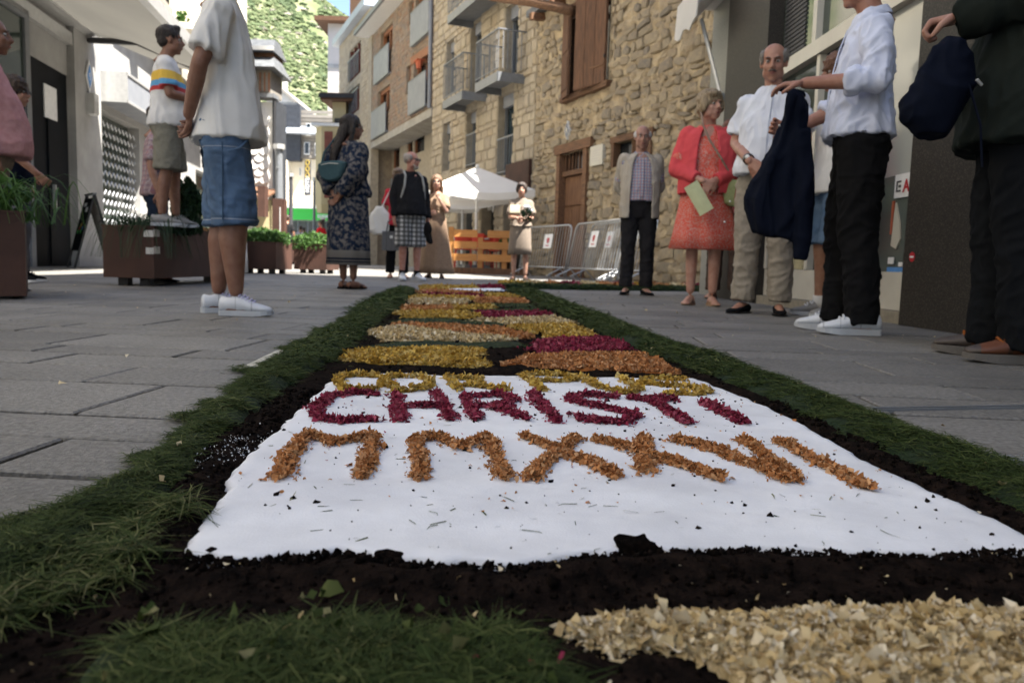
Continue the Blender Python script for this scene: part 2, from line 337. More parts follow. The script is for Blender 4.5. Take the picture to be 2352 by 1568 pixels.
M['hilltree'] = mat('hill_scrub', (0.03, 0.075, 0.02), (0.07, 0.125, 0.03), 1.0, 0.95, rand=0.8, attr='only', c3=[(0.04, 0.052, 0.03), (0.075, 0.092, 0.045), (0.115, 0.125, 0.065)], coord='geo')
M['emboss'] = flat('print_red', (0.45, 0.02, 0.03), 0.6)
M['printdark'] = flat('print_dark', (0.05, 0.05, 0.055), 0.6)
M['printgold'] = flat('print_gold', (0.50, 0.36, 0.06), 0.6)
M['green_sign'] = flat('green_fascia', (0.06, 0.62, 0.08), 0.4)
M['printwhite'] = flat('print_white', (0.8, 0.8, 0.8), 0.6)
M['printblue'] = flat('print_blue', (0.10, 0.28, 0.62), 0.6)
stain(M['salt'], 8.0, .88, 1.03); stain(M['grey_render'], 1.5, .85, 1.08); stain(M['concrete'], 2, .8, 1.1); stain(M['cream_render'], .8, .9, 1.04)
M['terracotta'] = flat('terracotta', (0.46, 0.11, 0.05), 0.8)
# ------------------------------------------------------------------ ground
part('ground', M['joint'], None, lambda b: b.box(-60, 40, -14, 24, -0.4, -0.012), kind='structure')
part('street', M['street'], None, lambda b: b.box(-60, 40, 24.0, 140, -0.4, -0.002), kind='structure')
pave = bpy.data.objects.new('pavement', None); link(pave); pave['kind'] = 'structure'
PA = R(-4.0); pave.rotation_euler = (0, 0, PA)
def slab_variant(i):
    r = random.Random(i); b = MB(); e = 0.5
    bot = [(-e, -e, -1), (e, -e, -1), (e, e, -1), (-e, e, -1)]
    j = lambda: r.uniform(-0.006, 0.006)
    mid = [(x * (1 + j()), y * (1 + j()), -0.12) for x, y, _ in bot]; top = [(x * 0.985, y * 0.965, r.uniform(-0.03, 0)) for x, y, _ in bot]
    b.rings([bot, mid, top], cap=False); b.f.append((8, 9, 10, 11)); b.m.append(0)
    return b
slabv = [slab_variant(i) for i in range(6)]
slab_me = [mesh_from('paving_slab', b.v, b.f, M['slab']) for b in slabv]
cells = []
ca, sa = math.cos(PA), math.sin(PA)
yy = 0.2; k = 0; widths = [0.22, 0.18, 0.35, 0.2, 0.17, 0.34, 0.24]
while yy < 25.5:
    wd = widths[k % 7] * (1 if yy < 9 else 1.25); k += 1
    xx = -15 - rnd.random() * 0.6
    while xx < 7:
        ln = rnd.choice([0.45, 0.6, 0.6, 0.8]) * rnd.uniform(0.92, 1.08) * (1 if yy < 9 else 1.3)
        if xx + ln < -4.5 and yy < 3.5: xx += ln; continue
        cells.append((xx, yy, ln, wd)); xx += ln
    yy += wd
best = []
for c in cells:
    x, y = c[0] + c[2] / 2, c[1] + c[3] / 2; wx, wy = x * ca - y * sa, x * sa + y * ca
    p = proj((wx, wy, 0)); ok = p and -120 < p[0] < 2470 and p[1] < 1650
    oncarp = (-1.05 < wx < 0.95) and wy < 9
    best.append((c[2] * c[3] / (p[2] ** 2) if ok and not oncarp else 0, c))
best.sort(key=lambda t: -t[0])
gap = 0.010
for i, (s, c) in enumerate(best[:300]):
    obj('paving_slab', slab_me[i % 6], pave, loc=(c[0] + c[2] / 2, c[1] + c[3] / 2, rnd.uniform(-0.0012, 0.0012)), scale=(c[2] - gap * rnd.uniform(.8, 1.6), c[3] - gap * rnd.uniform(.9, 2.8), 0.03))
V, F, T = [], [], []
for i, (s, c) in enumerate(best[300:]):
    b = slabv[i % 6]; n = len(V); z = rnd.uniform(-0.0012, 0.0012); t = rnd.random()
    for v in b.v: V.append((c[0] + c[2] / 2 + v[0] * (c[2] - gap), c[1] + c[3] / 2 + v[1] * (c[3] - gap * 2), z + v[2] * 0.03)); T.append(t)
    F += [tuple(n + q for q in f) for f in b.f]
obj('paving', mesh_from('paving', V, F, M['slab'], attr=T), pave, 'stuff')
# drain slots in the pavement
g0 = gp(2010, 942); g1 = gp(2420, 935)
dr = thing('drain_slot', 'long dark steel drainage slot in the right-hand pavement', 'drain', (g0.x, g0.y, 0.0), math.atan2(g1.y - g0.y, g1.x - g0.x))
L_ = (g1 - g0).length
part('rim', M['greysteel'], dr, lambda b: (b.box(0, L_, 0.006, 0.012, -0.004, 0.005), b.box(0, L_, -0.012, -0.006, -0.004, 0.005)))
part('slot', M['black'], dr, lambda b: b.box(0, L_, -0.0058, 0.0058, -0.004, 0.0035))
g0 = gp(2190, 1054); g1 = gp(2440, 1054)
dr = thing('drain_grate', 'narrow slotted steel drain grate at the right edge beside the grass', 'drain', (g0.x, g0.y, 0.0), 0)
part('frame', M['greysteel'], dr, lambda b: (b.box(0, .3, -.02, .02, 0.001, 0.003)))
def gratebars(b):
    for i in range(22): b.box(i * .0134, i * .0134 + .006, -.016, .016, 0.0031, 0.006)
part('grate_bars', M['steel'], dr, gratebars)
s0 = gp(560, 853); s1 = gp(722, 772)
an = math.atan2(s1.y - s0.y, s1.x - s0.x)
dr = thing('marker_strip', 'pale inlaid tile strip in the paving beside the left grass border', 'inlay', (s0.x, s0.y, 0), an)
L_ = (s1 - s0).length
for i in range(8): part('tile', M['marble'], dr, lambda b: b.box(i * L_ / 8 + .004, (i + 1) * L_ / 8 - .004, -.05, .02, -0.002, 0.004))

# ------------------------------------------------------------------ mountain
nx, ny = 90, 60; V = []; F = []
for j in range(ny):
    for i in range(nx):
        x = -520 + 900 * i / (nx - 1); y = 150 + 700 * j / (ny - 1)
        d = (y - 150) / 700
        px = CX + FPX * x / y
        # ridge seen from the street: falls from left to right
        slope = 0.318 - (px - 690) * 0.00033
        h = max(0, y * slope) * min(1, (d * 1.9) ** 0.9)
        h += mnoise.fractal(Vector((x * .008, y * .008, 0)), 1.0, 2.0, 5) * 9 * min(1, d * 4) + abs(mnoise.noise(Vector((x * .03, y * .03, 3)))) * 9 * d
        V.append((x, y, h - 1))
for j in range(ny - 1):
    for i in range(nx - 1):
        a = j * nx + i; F.append((a, a + 1, a + nx + 1, a + nx))
me_h = mesh_from('mountain', V, F, M['hill'], smooth=True); obj('mountain', me_h, None, 'structure')
hv = np.array(V).reshape(ny, nx, 3)
def hill_at(x, y):
    i = (x + 520) / 900 * (nx - 1); j = (y - 150) / 700 * (ny - 1); i0, j0 = int(i), int(j); fi, fj = i - i0, j - j0
    z = hv[:, :, 2]
    return (z[j0, i0] * (1 - fi) + z[j0, i0 + 1] * fi) * (1 - fj) + (z[j0 + 1, i0] * (1 - fi) + z[j0 + 1, i0 + 1] * fi) * fj
def scatter_blobs(name, n, m, rr, flatten, seed):
    r = random.Random(seed); V, F, T = [], [], []
    base = MB().ell((0, 0, 0), (1, 1, 1), 6, 4)
    for q in range(n):
        y = 160 + 640 * r.random(); x = (r.uniform(560, 860) - CX) / FPX * y
        if not (-515 < x < 375): continue
        cl = mnoise.noise(Vector((x * .02, y * .02, seed)))
        if cl < -0.15 and r.random() < .7: continue
        z = hill_at(x, y); s = r.uniform(*rr) * (0.5 + y / 500); nn = len(V); t = r.random() * 0.6 + 0.4 * (cl > 0)
        for v in base.v:
            k = s * (1 + r.uniform(-.35, .35)); V.append((x + v[0] * k, y + v[1] * k, z + v[2] * k * flatten)); T.append(t)
        F += [tuple(nn + i for i in f) for f in base.f]
    obj(name, mesh_from(name, V, F, m, attr=T), None, 'stuff')
scatter_blobs('hillside_trees', 11000, M['hilltree'], (.4, 1.7), .65, 3)
scatter_blobs('hillside_rocks', 600, M['hillrock'], (.5, 1.8), 0.5, 8)

# ------------------------------------------------------------------ facades
def wall_holes(b, u0, u1, v0, v1, holes, rev=0.25):
    us = sorted({u0, u1, *[min(max(h[i], u0), u1) for h in holes for i in (0, 1)]}); vv = sorted({v0, v1, *[min(max(h[i], v0), v1) for h in holes for i in (2, 3)]})
    for i in range(len(us) - 1):
        for j in range(len(vv) - 1):
            a, c, d, e = us[i], us[i + 1], vv[j], vv[j + 1]
            if c - a < 1e-5 or e - d < 1e-5: continue
            um, vm = (a + c) / 2, (d + e) / 2
            if any(h[0] < um < h[1] and h[2] < vm < h[3] for h in holes): continue
            b.quad((a, 0, d), (c, 0, d), (c, 0, e), (a, 0, e))
    for h in holes:
        a, c, d, e = max(h[0], u0), min(h[1], u1), max(h[2], v0), min(h[3], v1)
        b.quad((a, 0, d), (a, 0, e), (a, rev, e), (a, rev, d)); b.quad((c, 0, e), (c, 0, d), (c, rev, d), (c, rev, e))
        b.quad((a, 0, e), (c, 0, e), (c, rev, e), (a, rev, e)); b.quad((c, 0, d), (a, 0, d), (a, rev, d), (c, rev, d))
def stone_variant(i, round_=True):
    r = random.Random(100 + i); n = 9 if round_ else 8; pts = []
    if round_:
        for k in range(n):
            a = 2 * math.pi * k / n + r.uniform(-.2, .2); pts.append((0.5 * math.cos(a) * r.uniform(.62, 1.1), 0.5 * math.sin(a) * r.uniform(.62, 1.1)))
    else:
        q = [(-.5, -.5), (0, -.5), (.5, -.5), (.5, 0), (.5, .5), (0, .5), (-.5, .5), (-.5, 0)]
        pts = [(x * r.uniform(.86, 1.0), y * r.uniform(.84, 1.0)) for x, y in q]
    b = MB(); sc = lambda k, y: [(p[0] * k + r.uniform(-.03, .03), y - r.uniform(0, .12) * (y < -.3), p[1] * k + r.uniform(-.03, .03)) for p in pts]
    b.rings([[(p[0], 0.4, p[1]) for p in pts], sc(1.0, -.35), sc(.78, -.85)], cap=False)
    n0 = len(b.v); b.v.append((0, -1.0, 0)); m_ = len(pts)
    for k in range(m_): b.f.append((2 * m_ + k, 2 * m_ + (k + 1) % m_, n0)); b.m.append(0)
    return b
def lay_stones(parent, fr, u0, u1, v0, v1, holes, hr, wr, gap, depth, m, round_=False, limit=300, seed=1, skip=0.0, margin=0.0, mesh_name='stone', local_limit=None):
    r = random.Random(seed); st = []; v = v0
    while v < v1 - hr[0] * .5:
        h = r.uniform(*hr); h = min(h, v1 - v); u = u0 - r.random() * wr[0] * .5
        while u < u1:
            w = r.uniform(*wr); a, c = max(u, u0), min(u + w, u1); u += w
            if c - a < gap * 2.5: continue
            hh = h
            if any(a < q[1] - 1e-3 and c > q[0] + 1e-3 and v < q[3] and v + hh > q[2] for q in holes):
                # cut back to the opening
                done = False
                for q in holes:
                    if a < q[1] and c > q[0] and v < q[3] and v + hh > q[2]:
                        if a < q[0] - .05: c = q[0]
                        elif c > q[1] + .05: a = q[1]
                        else: done = True
                if done or c - a < gap * 2.5 or any(a < q[1] - 1e-3 and c > q[0] + 1e-3 and v < q[3] - .06 and v + hh > q[2] + .06 for q in holes): continue
            if r.random() < skip: continue
            jit = 0.0 if not round_ else hr[0] * .22
            st.append(((a + c) / 2 + r.uniform(-jit, jit), v + h / 2 + r.uniform(-jit, jit), c - a - gap, h - gap, r.uniform(.5, 1.25) * depth, r.uniform(-.22, .22) if round_ else r.uniform(-.02, .02), r.randrange(8), r.random()))
        v += h
    vs_ = [stone_variant(i, round_ and i % 3 == 0) for i in range(8)]; mes = [mesh_from(mesh_name, b.v, b.f, m, smooth=False) for b in vs_]
    sc = []
    for s in st:
        p = proj(fr.world(s[0], 0, s[1])); ok = p and -30 < p[0] < 2390 and -30 < p[1] < 1600
        sc.append((s[2] * s[3] / p[2] ** 2 if ok else 0, s))
    sc.sort(key=lambda t: -t[0])
    for q, s in sc[:limit]:
        obj(mesh_name, mes[s[6]], parent, loc=(s[0], 0, s[1]), rot=(0, s[5], 0), scale=(s[2], s[4], s[3]))
    V, F, T = [], [], []
    for q, s in sc[limit:]:
        if q <= 0: continue
        b = vs_[s[6]]; n = len(V); cs, sn = math.cos(s[5]), math.sin(s[5])
        for x, y, z in b.v:
            x *= s[2]; z *= s[3]; V.append((s[0] + x * cs + z * sn, y * s[4], s[1] - x * sn + z * cs)); T.append(s[7])
        F += [tuple(n + i for i in f) for f in b.f]
    if V: obj('small_stones', mesh_from('small_stones', V, F, m, attr=T), parent, 'stuff')

# right-hand line of houses beyond the bend
TH = R(-66.8)
AX, AY = 3.1, 13.5
def rline(t): return AX - 0.394 * t, AY + 0.919 * t          # t metres beyond the near corner
def u_at(px, fr): return fr.uv(px, 500)[0]
fr0 = Frame(AX, AY, TH)
def t_at(px, py=400): return -fr0.uv(px, py)[0]
T_OLD, T_BAL, T_MID = t_at(1226), t_at(992), t_at(850)
T_END = t_at(778)

# ---- old rubble house
ox, oy = rline(T_OLD); fo = Frame(ox, oy, TH); WO = T_OLD + 0.25
old = thing('old_stone_house', 'old rubble stone house with yellow lime mortar, wooden shutters and plank door', 'house', (ox, oy, 0), TH)
win = fo.rect(1306, 1402, 10, 205); door = fo.rect(1286, 1343, 350, 640); door = (door[0], door[1], 0.0, door[3]); sw = fo.rect(1412, 1497, 320, 376)
HO = 6.25
holes = [win, door, sw]
def oldwall(b):
    us = np.linspace(0, WO, 190); vs_ = np.linspace(0, HO, 150)
    idx = {}
    for j, v in enumerate(vs_):
        for i, u in enumerate(us):
            idx[i, j] = len(b.v); d = 0.04 * mnoise.fractal(Vector((u * 2.3, v * 2.3, 0)), 1, 2, 4) + .065 * mnoise.noise(Vector((u * 4.5, v * 7, 4))) + .02 * mnoise.noise(Vector((u * 19, v * 22, 4)))
            b.v.append((u, -d, v))
    for j in range(149):
        for i in range(189):
            um, vm = (us[i] + us[i + 1]) / 2, (vs_[j] + vs_[j + 1]) / 2
            if any(h[0] < um < h[1] and h[2] < vm < h[3] for h in holes): continue
            b.f.append((idx[i, j], idx[i + 1, j], idx[i + 1, j + 1], idx[i, j + 1])); b.m.append(0)
    for h in holes:
        a, c, d, e = h
        for q in ((a - .06, a + .0, d, e), (c, c + .06, d, e)): b.box(q[0], q[1], -.02, .32, q[2], q[3])
        b.box(a - .06, c + .06, -.015, .32, e, e + .06); b.box(a - .06, c + .06, -.015, .32, d - .06, d)
part('wall', M['mortar'], old, oldwall)
part('core', M['black'], old, lambda b: b.box(0.1, WO - .1, 0.33, 6.5, 0, HO - .1))  # unseen backing box added so no sunlight leaks through the openings
# lit end wall
def endwall(b):
    n = 30
    for j in range(n):
        for i in range(20):
            pass
    us = np.linspace(0, 6.4, 40); vs_ = np.linspace(0, HO, 60); idx = {}
    for j, v in enumerate(vs_):
        for i, y in enumerate(us):
            idx[i, j] = len(b.v); b.v.append((WO + .06 * mnoise.fractal(Vector((y * 3, v * 5, 9)), 1, 2, 4), y - .03, v))
    for j in range(59):
        for i in range(39): b.f.append((idx[i, j], idx[i + 1, j], idx[i + 1, j + 1], idx[i, j + 1])); b.m.append(0)
part('end_wall', M['mortar'], old, endwall)
lay_stones(old, fo, 0.02, WO, 0.0, HO - .2, [(h[0] - .08, h[1] + .08, h[2] - .08, h[3] + .10) for h in holes], (.07, .25), (.12, .55), .012, .045, M['rubble'], True, 300, 5, skip=.12)
# projecting stones of the end wall (dry, sunlit)
def endstones(b):
    r = random.Random(3); v = 0.1
    while v < HO:
        y = 0.0; h = r.uniform(.04, .16)
        while y < 1.6:
            w = r.uniform(.12, .5); b.box(WO - .05, WO + r.uniform(.05, .17), y + .01, y + w - .02, v + .008, v + h - .012); y += w
        v += h
part('quoin_stones', M['rubble'], old, endstones, kind='stuff')
# eaves and beams
part('roof', M['slate'], old, lambda b: (b.box(-.3, WO + .3, -.2, 7, HO + .03, HO + .18),))
for i in range(7):
    u = .3 + i * (WO - .5) / 6
    part('rafter', M['beam_wood'], old, lambda b: b.beam((u, -.35, HO - .12), (u, .3, HO - .06), .14, .16))
lg = fo.uv(1293, 28, .5); lg2 = fo.uv(1160, -2, .9)
part('eaves_beam', M['beam_wood'], old, lambda b: b.tube([(lg[0], -.25, lg[1] + .06), ((lg[0] + lg2[0]) / 2, -.7, (lg[1] + lg2[1]) / 2 + .06), (lg2[0] - .4, -1.1, lg2[1] + .12)], [.11, .10, .09], 9), smooth=True)
part('eaves_beam', M['beam_wood'], old, lambda b: b.tube([(lg[0] + .4, -.2, lg[1] + .3), (lg2[0] + .3, -.9, lg2[1] + .3)], [.07, .06], 8), smooth=True)
# window with open shutters
a, c, d, e = win
wf = part('window', M['beam_wood'], old, lambda b: (b.box(a, a + .09, .02, .12, d, e), b.box(c - .09, c, .02, .12, d, e), b.box(a, c, .02, .12, e - .1, e), b.box(a + .62 * (c - a) - .35, a + .62 * (c - a) - .25, .03, .11, d, e)))
part('pane', M['glassdark'], wf, lambda b: b.box(a + .09, c - .09, .14, .16, d, e - .1))
part('window_sill', M['beam_wood'], old, lambda b: b.box(a - .1, c + .14, -.14, .1, d - .12, d - .003))
part('lintel', M['beam_wood'], old, lambda b: b.box(a - .12, c + .14, -.05, .1, e + .003, e + .2))
W_ = c - a
sh = part('shutter', M['dark_wood'], old, lambda b: b.box(-.0, .34 * W_, -.02, .02, 0, e - d + .1), loc=(a - .03, -.12, d - .06), rot=(0, 0, R(-14)))
for z0, z1 in ((.08, .46), (.54, .92)):
    part('shutter_panel', M['dark_wood'], sh, lambda b: b.box(.05, .34 * W_ - .05, -.035, -.021, z0 * (e - d), z1 * (e - d)))
sh = part('shutter', M['dark_wood'], old, lambda b: b.box(-.56 * W_, 0, -.02, .02, 0, e - d + .1), loc=(c + .02, -.10, d - .04), rot=(0, 0, R(9)))
for k_ in range(3):
    part('plank', M['dark_wood'], sh, lambda b: b.box(-.56 * W_ + .01 + k_ * .185 * W_, -.56 * W_ + (k_ + 1) * .185 * W_ - .004, -.034, -.021, .02, e - d + .08))
part('batten', M['beam_wood'], sh, lambda b: b.box(-.25 * W_, -.04, -.05, -.035, .35, .39)); part('hinge', M['black'], sh, lambda b: b.box(-.03, 0, -.055, -.02, .5, .56))
# door
a, c, d, e = door
df = part('door_frame', M['beam_wood'], old, lambda b: (b.box(a - .12, a + .04, -.08, .2, 0, e), b.box(c - .04, c + .12, -.08, .2, 0, e)))
part('door_lintel', M['beam_wood'], old, lambda b: b.box(a - .2, c + .32, -.11, .2, e, e + .2))
zt = fo.uv(1310, 392)[1]
tr = part('transom_window', M['beam_wood'], old, lambda b: b.box(a, c, .0, .12, zt - .1, zt))
part('pane', M['glassdark'], tr, lambda b: b.box(a, c, .16, .18, zt, e))
for i in range(7):
    x = a + (i + .7) * (c - a) / 7.4; part('baluster', M['dark_wood'], tr, lambda b: b.box(x - .02, x + .02, .05, .09, zt, e))
dl = part('door', M['old_door'], old, lambda b: b.box(a + .04, c - .04, .12, .17, 0.02, zt - .1))
npl = 6
for i in range(npl):
    x0 = a + .05 + i * (c - a - .1) / npl; x1 = a + .05 + (i + 1) * (c - a - .1) / npl - .012
    part('plank', M['old_door'], dl, lambda b: b.box(x0, x1, .09 + .004 * (i % 3), .12, .03, zt * .66))
part('door_panel', M['old_door'], dl, lambda b: b.box(a + .07, c - .07, .08, .12, zt * .68, zt - .13)); part('lock', M['greysteel'], dl, lambda b: b.box(c - .15, c - .11, .06, .09, 1.0, 1.12))
a, c, d, e = fo.rect(1363, 1391, 335, 380)
pq = thing('wall_plaque', 'cream marble plaque on the rubble wall right of the old door', 'plaque', fo.world(a, .05, d), TH)
part('slab', M['marble'], pq, lambda b: b.box(0, c - a, -.03, .06, 0, e - d))
def plq(b):
    for i in range(5): b.box(.08, c - a - .08 - .06 * (i % 2), -.032, -.0305, (e - d) * (.2 + .13 * i), (e - d) * (.2 + .13 * i) + .012)
part('inscription', M['pale_grey'], pq, plq)
def diamond(b, w, h, y0, y1):
    pts = [(0, -h / 2), (w / 2, 0), (0, h / 2), (-w / 2, 0)]
    b.rings([[(x, y1, z) for x, z in pts], [(x, y0, z) for x, z in pts]])
u_, v_ = fo.uv(1309, 300)
dm = thing('diamond_tile', 'small dark blue diamond tile set in the old stone wall above the door', 'tile', fo.world(u_, .07, v_), TH)
part('tile_plate', M['whitepaint'], dm, lambda b: diamond(b, .24, .42, -.01, .05)); part('tile_face', flat('tile_navy', (.07, .09, .14), .3), dm, lambda b: diamond(b, .2, .36, -.016, -.0102))
part('tile_motif', M['marble'], dm, lambda b: diamond(b, .08, .15, -.02, -.0162))
a, c, d, e = sw
sf = part('small_window', M['beam_wood'], old, lambda b: (b.box(a - .05, a + .05, -.06, .1, d, e), b.box(c - .05, c + .05, -.06, .1, d, e), b.box(a - .1, c + .1, -.07, .1, e, e + .12), b.box((a + c) / 2 - .03, (a + c) / 2 + .03, .0, .1, d, e)))
part('pane', M['glassdark'], sf, lambda b: b.box(a, (a + c) / 2, .12, .14, d, e)); part('shutter_panel', M['dark_wood'], sf, lambda b: b.box((a + c) / 2 + .03, c - .05, .02, .06, d + .03, e - .03))

# ---- pale coursed-stone building with balconies
bx, by = rline(T_BAL); fb = Frame(bx, by, TH); WB = T_BAL - T_OLD; HB = 13.0
bal = thing('balcony_building', 'pale coursed stone building with hanging steel balconies and tall dark windows', 'building', (bx, by, 0), TH)
op = [fb.rect(1025, 1045, 92, 215), fb.rect(1080, 1105, 48, 215), fb.rect(1161, 1191, 8, 172),
      fb.rect(1017, 1034, 282, 392), fb.rect(1071, 1094, 255, 385), fb.rect(1143, 1179, 214, 402), fb.rect(1040, 1058, -120, 0), fb.rect(1092, 1120, -190, -60), fb.rect(1181, 1215, -260, -60)]
grd = [fb.rect(1050, 1085, 460, 640), fb.rect(1155, 1200, 460, 640), fb.rect(1105, 1135, 455, 640)]
grd = [(q[0], q[1], 0.0, q[3]) for q in grd]
hb = op + grd
part('wall', M['ashlar_joint'], bal, lambda b: wall_holes(b, 0, WB, 0, HB, hb, .35))
part('core', M['black'], bal, lambda b: b.box(.05, WB - .05, .36, 8, 0, HB - .05))  # unseen light block added behind the pierced facade
part('side_wall', M['ashlar_joint'], bal, lambda b: b.box(WB - .049, WB, .0, 8, 0, HB))
lay_stones(bal, fb, 0, WB, 0.0, HB, hb, (.15, .36), (.18, .62), .022, .05, M['ashlar'], False, 300, 9)
for i, q in enumerate(op):
    w_ = part('window', M['greysteel'], bal, lambda b: (b.box(q[0], q[0] + .05, .2, .28, q[2], q[3]), b.box(q[1] - .05, q[1], .2, .28, q[2], q[3]), b.box(q[0], q[1], .2, .28, q[2], q[2] + .05)))
    part('pane', M['glassblue'], w_, lambda b: b.box(q[0] + .05, q[1] - .05, .3, .32, q[2] + .05, q[3]))
    part('shutter_box', M['greypanel'], w_, lambda b: b.box(q[0] + .01, q[1] - .01, .14, .27, q[3] - .32, q[3] - .01))
for q in grd:
    w_ = part('door', M['black'], bal, lambda b: b.box(q[0], q[1], .3, .34, q[2], q[3])); part('pane', M['glassdark'], w_, lambda b: b.box(q[0] + .08, q[1] - .08, .27, .298, .2, q[3] - .1))
def balcony(u0, u1, z, dp, full=True):
    s = part('balcony', M['greysteel'], bal, lambda b: (b.box(u0, u1, -dp, .02, z - .04, z), b.box(u0, u1, -dp - .02, -dp, z - .22, z + .01), b.box(u0 - .02, u0, -dp, 0, z - .22, z + .01), b.box(u1, u1 + .02, -dp, 0, z - .22, z + .01)))
    part('handrail', M['greysteel'], s, lambda b: (b.beam((u0, -dp, z + 1.05), (u1, -dp, z + 1.05), .05, .03), b.beam((u0, -dp, z + 1.05), (u0, 0, z + 1.05), .05, .03), b.beam((u1, -dp, z + 1.05), (u1, 0, z + 1.05), .05, .03))); part('bottom_rail', M['greysteel'], s, lambda b: b.beam((u0, -dp, z + .1), (u1, -dp, z + .1), .03, .02))
    pts = []
    n = max(4, int((u1 - u0) / .13))
    for i in range(n + 1): pts.append((u0 + (u1 - u0) * i / n, -dp))
    for i in range(1, 6): pts += [(u0, -dp + dp * i / 6), (u1, -dp + dp * i / 6)]
    me = None
    for x, y in pts:
        if me is None:
            o = part('railing_bar', M['greysteel'], s, lambda b: b.box(-.009, .009, -.009, .009, 0, .95)); me = o.data; o.location = (x, y, z + .1)
        else: obj('railing_bar', me, s, loc=(x, y, z + .1))
def balc_px(x0, x1, yb, dp):
    # picture x of the wall-side ends and y of the slab's underside at the right end
    u0, u1 = fb.uv(x0, yb, dp)[0], fb.uv(x1, yb, dp)[0]; z = fb.uv(x1, yb, dp)[1]
    balcony(u0, u1, z + .22, dp)
balc_px(1093, 1143, 186, .75); balc_px(1018, 1062, 228, .75); balc_px(1030, 1105, -8, .8)
def rail_only(q):
    s = part('window_guard', M['greysteel'], bal, lambda b: b.box(q[0], q[1], -.02, .01, q[2] + .98, q[2] + 1.02)); part('lower_rail', M['greysteel'], s, lambda b: b.box(q[0], q[1], -.02, .01, q[2] + .08, q[2] + .11))
    n = 7; me = None
    for i in range(n):
        x = q[0] + (i + .5) * (q[1] - q[0]) / n; part('railing_bar', M['greysteel'], s, lambda b: b.box(x - .008, x + .008, -.012, .002, q[2] + .11, q[2] + .98))
rail_only(op[5]); rail_only(op[4])
q = fb.rect(1170, 1224, 373, 440)
part('rust_panel', M['corten'], bal, lambda b: b.box(q[0], q[1], -.12, -.04, q[2], q[3]))
q = fb.rect(1168, 1222, 440, 470)

# ---- brown rubble building with grey panel balconies; upper floors overhang
mx_, my_ = rline(T_MID); fm = Frame(mx_, my_, TH); WM = T_MID - T_BAL
mid = thing('brown_stone_building', 'brownish stone apartment building with grey balcony panels above a concrete overhang', 'building', (mx_, my_, 0), TH)
ZS = fm.uv(920, 290)[1]; ZE = fm.uv(870, 66)[1]; HM = 8.5
wpx = [(875, 902, 64, 124), (868, 896, 202, 262), (952, 990, 128, 190), (934, 944, 150, 215), (940, 950, 2, 54), (956, 996, -70, 20)]
holm = [fm.rect(*w) for w in wpx]; part('wall', M['brown_joint'], mid, lambda b: wall_holes(b, 0, WM, ZS + .02, ZE, holm, .4))
part('core', M['black'], mid, lambda b: (b.box(.05, WM - .05, .41, 8, ZS + .05, ZE - .05), b.box(.05, WM - .05, 1.42, 8, 0, ZS - .3)))  # added light-blocking boxes behind the upper floors and the recessed ground floor
part('side_wall', M['brown_joint'], mid, lambda b: b.box(-.3, 0.049, .0, 8, 0, ZE))
part('corner_pier', M['ashlar_joint'], mid, lambda b: b.box(-.25, .35, -.06, .3, 0, ZE - .01))
lay_stones(mid, fm, .35, WM, ZS + .05, ZE, holm, (.09, .19), (.12, .38), .02, .03, M['brownstone'], False, 300, 12)
part('slab', M['concrete'], mid, lambda b: b.box(-.1, WM, -.05, 1.6, ZS - .28, ZS))
part('eaves', M['whitepaint'], mid, lambda b: b.box(-.3, WM + .1, -.65, .3, ZE + .003, ZE + .18)); part('gutter', M['greysteel'], mid, lambda b: b.box(-.3, WM + .1, -.75, -.65, ZE + .02, ZE + .2))
part('roof', M['slate'], mid, lambda b: b.box(-.3, WM + .1, .31, 8, ZE + .0, ZE + 1.2))
for i, q in enumerate(holm):
    w_ = part('window', M['orangewood'], mid, lambda b: (b.box(q[0], q[0] + .09, .12, .24, q[2], q[3]), b.box(q[1] - .09, q[1], .12, .24, q[2], q[3]), b.box(q[0], q[1], .12, .24, q[3] - .14, q[3]), b.box((q[0] + q[1]) / 2 - .05, (q[0] + q[1]) / 2 + .05, .14, .22, q[2], q[3])))
    part('pane', M['glassdark'], w_, lambda b: b.box(q[0], q[1], .27, .3, q[2], q[3] - .1))
for w in ((866, 900, 108, 186), (860, 893, 248, 316), (946, 986, 168, 258), (952, 994, 5, 95)):
    q = fm.rect(*w); zc0, zc1 = fm.uv((w[0] + w[1]) / 2, w[3] - 4)[1], fm.uv((w[0] + w[1]) / 2, w[2] + 4)[1]
    part('balcony_panel', M['greypanel'], mid, lambda b: (b.box(q[0], q[1], -.16, -.12, zc0, zc0 + 1.15), b.box(q[0], q[1], -.12, 0, zc0, zc0 + .05)))
    part('panel_rim', M['greysteel'], mid, lambda b: (b.box(q[0], q[1], -.17, -.11, zc0 + 1.153, zc0 + 1.19), b.box(q[0], q[1], -.17, -.161, zc0 - .03, zc0 + .02)))
q = fm.uv(971, 168)
pt = thing('window_planter', 'small terracotta pot on the grey balcony panel of the brown stone building', 'pot', fm.world(q[0], .14, q[1] + .13), TH)
part('pot', M['terracotta'], pt, lambda b: b.rings([[(.2 * k * math.cos(a * .785), .12 * k * math.sin(a * .785), z) for a in range(8)] for k, z in ((.75, 0), (1, .2), (1.05, .26))]))
part('rim', M['terracotta'], pt, lambda b: b.box(-.23, .23, -.14, .14, .262, .30))
lg_ = fm.rect(946, 990, 112, 150)
part('timber_lintel', M['orangewood'], mid, lambda b: b.beam((lg_[0], -.03, (lg_[2] + lg_[3]) / 2 + .1), (lg_[1], -.03, (lg_[2] + lg_[3]) / 2), .06, .28))
part('downpipe', M['greypanel'], mid, lambda b: b.tube([(WM - .12, -.1, ZS), (WM - .12, -.1, ZE)], .07, 8))
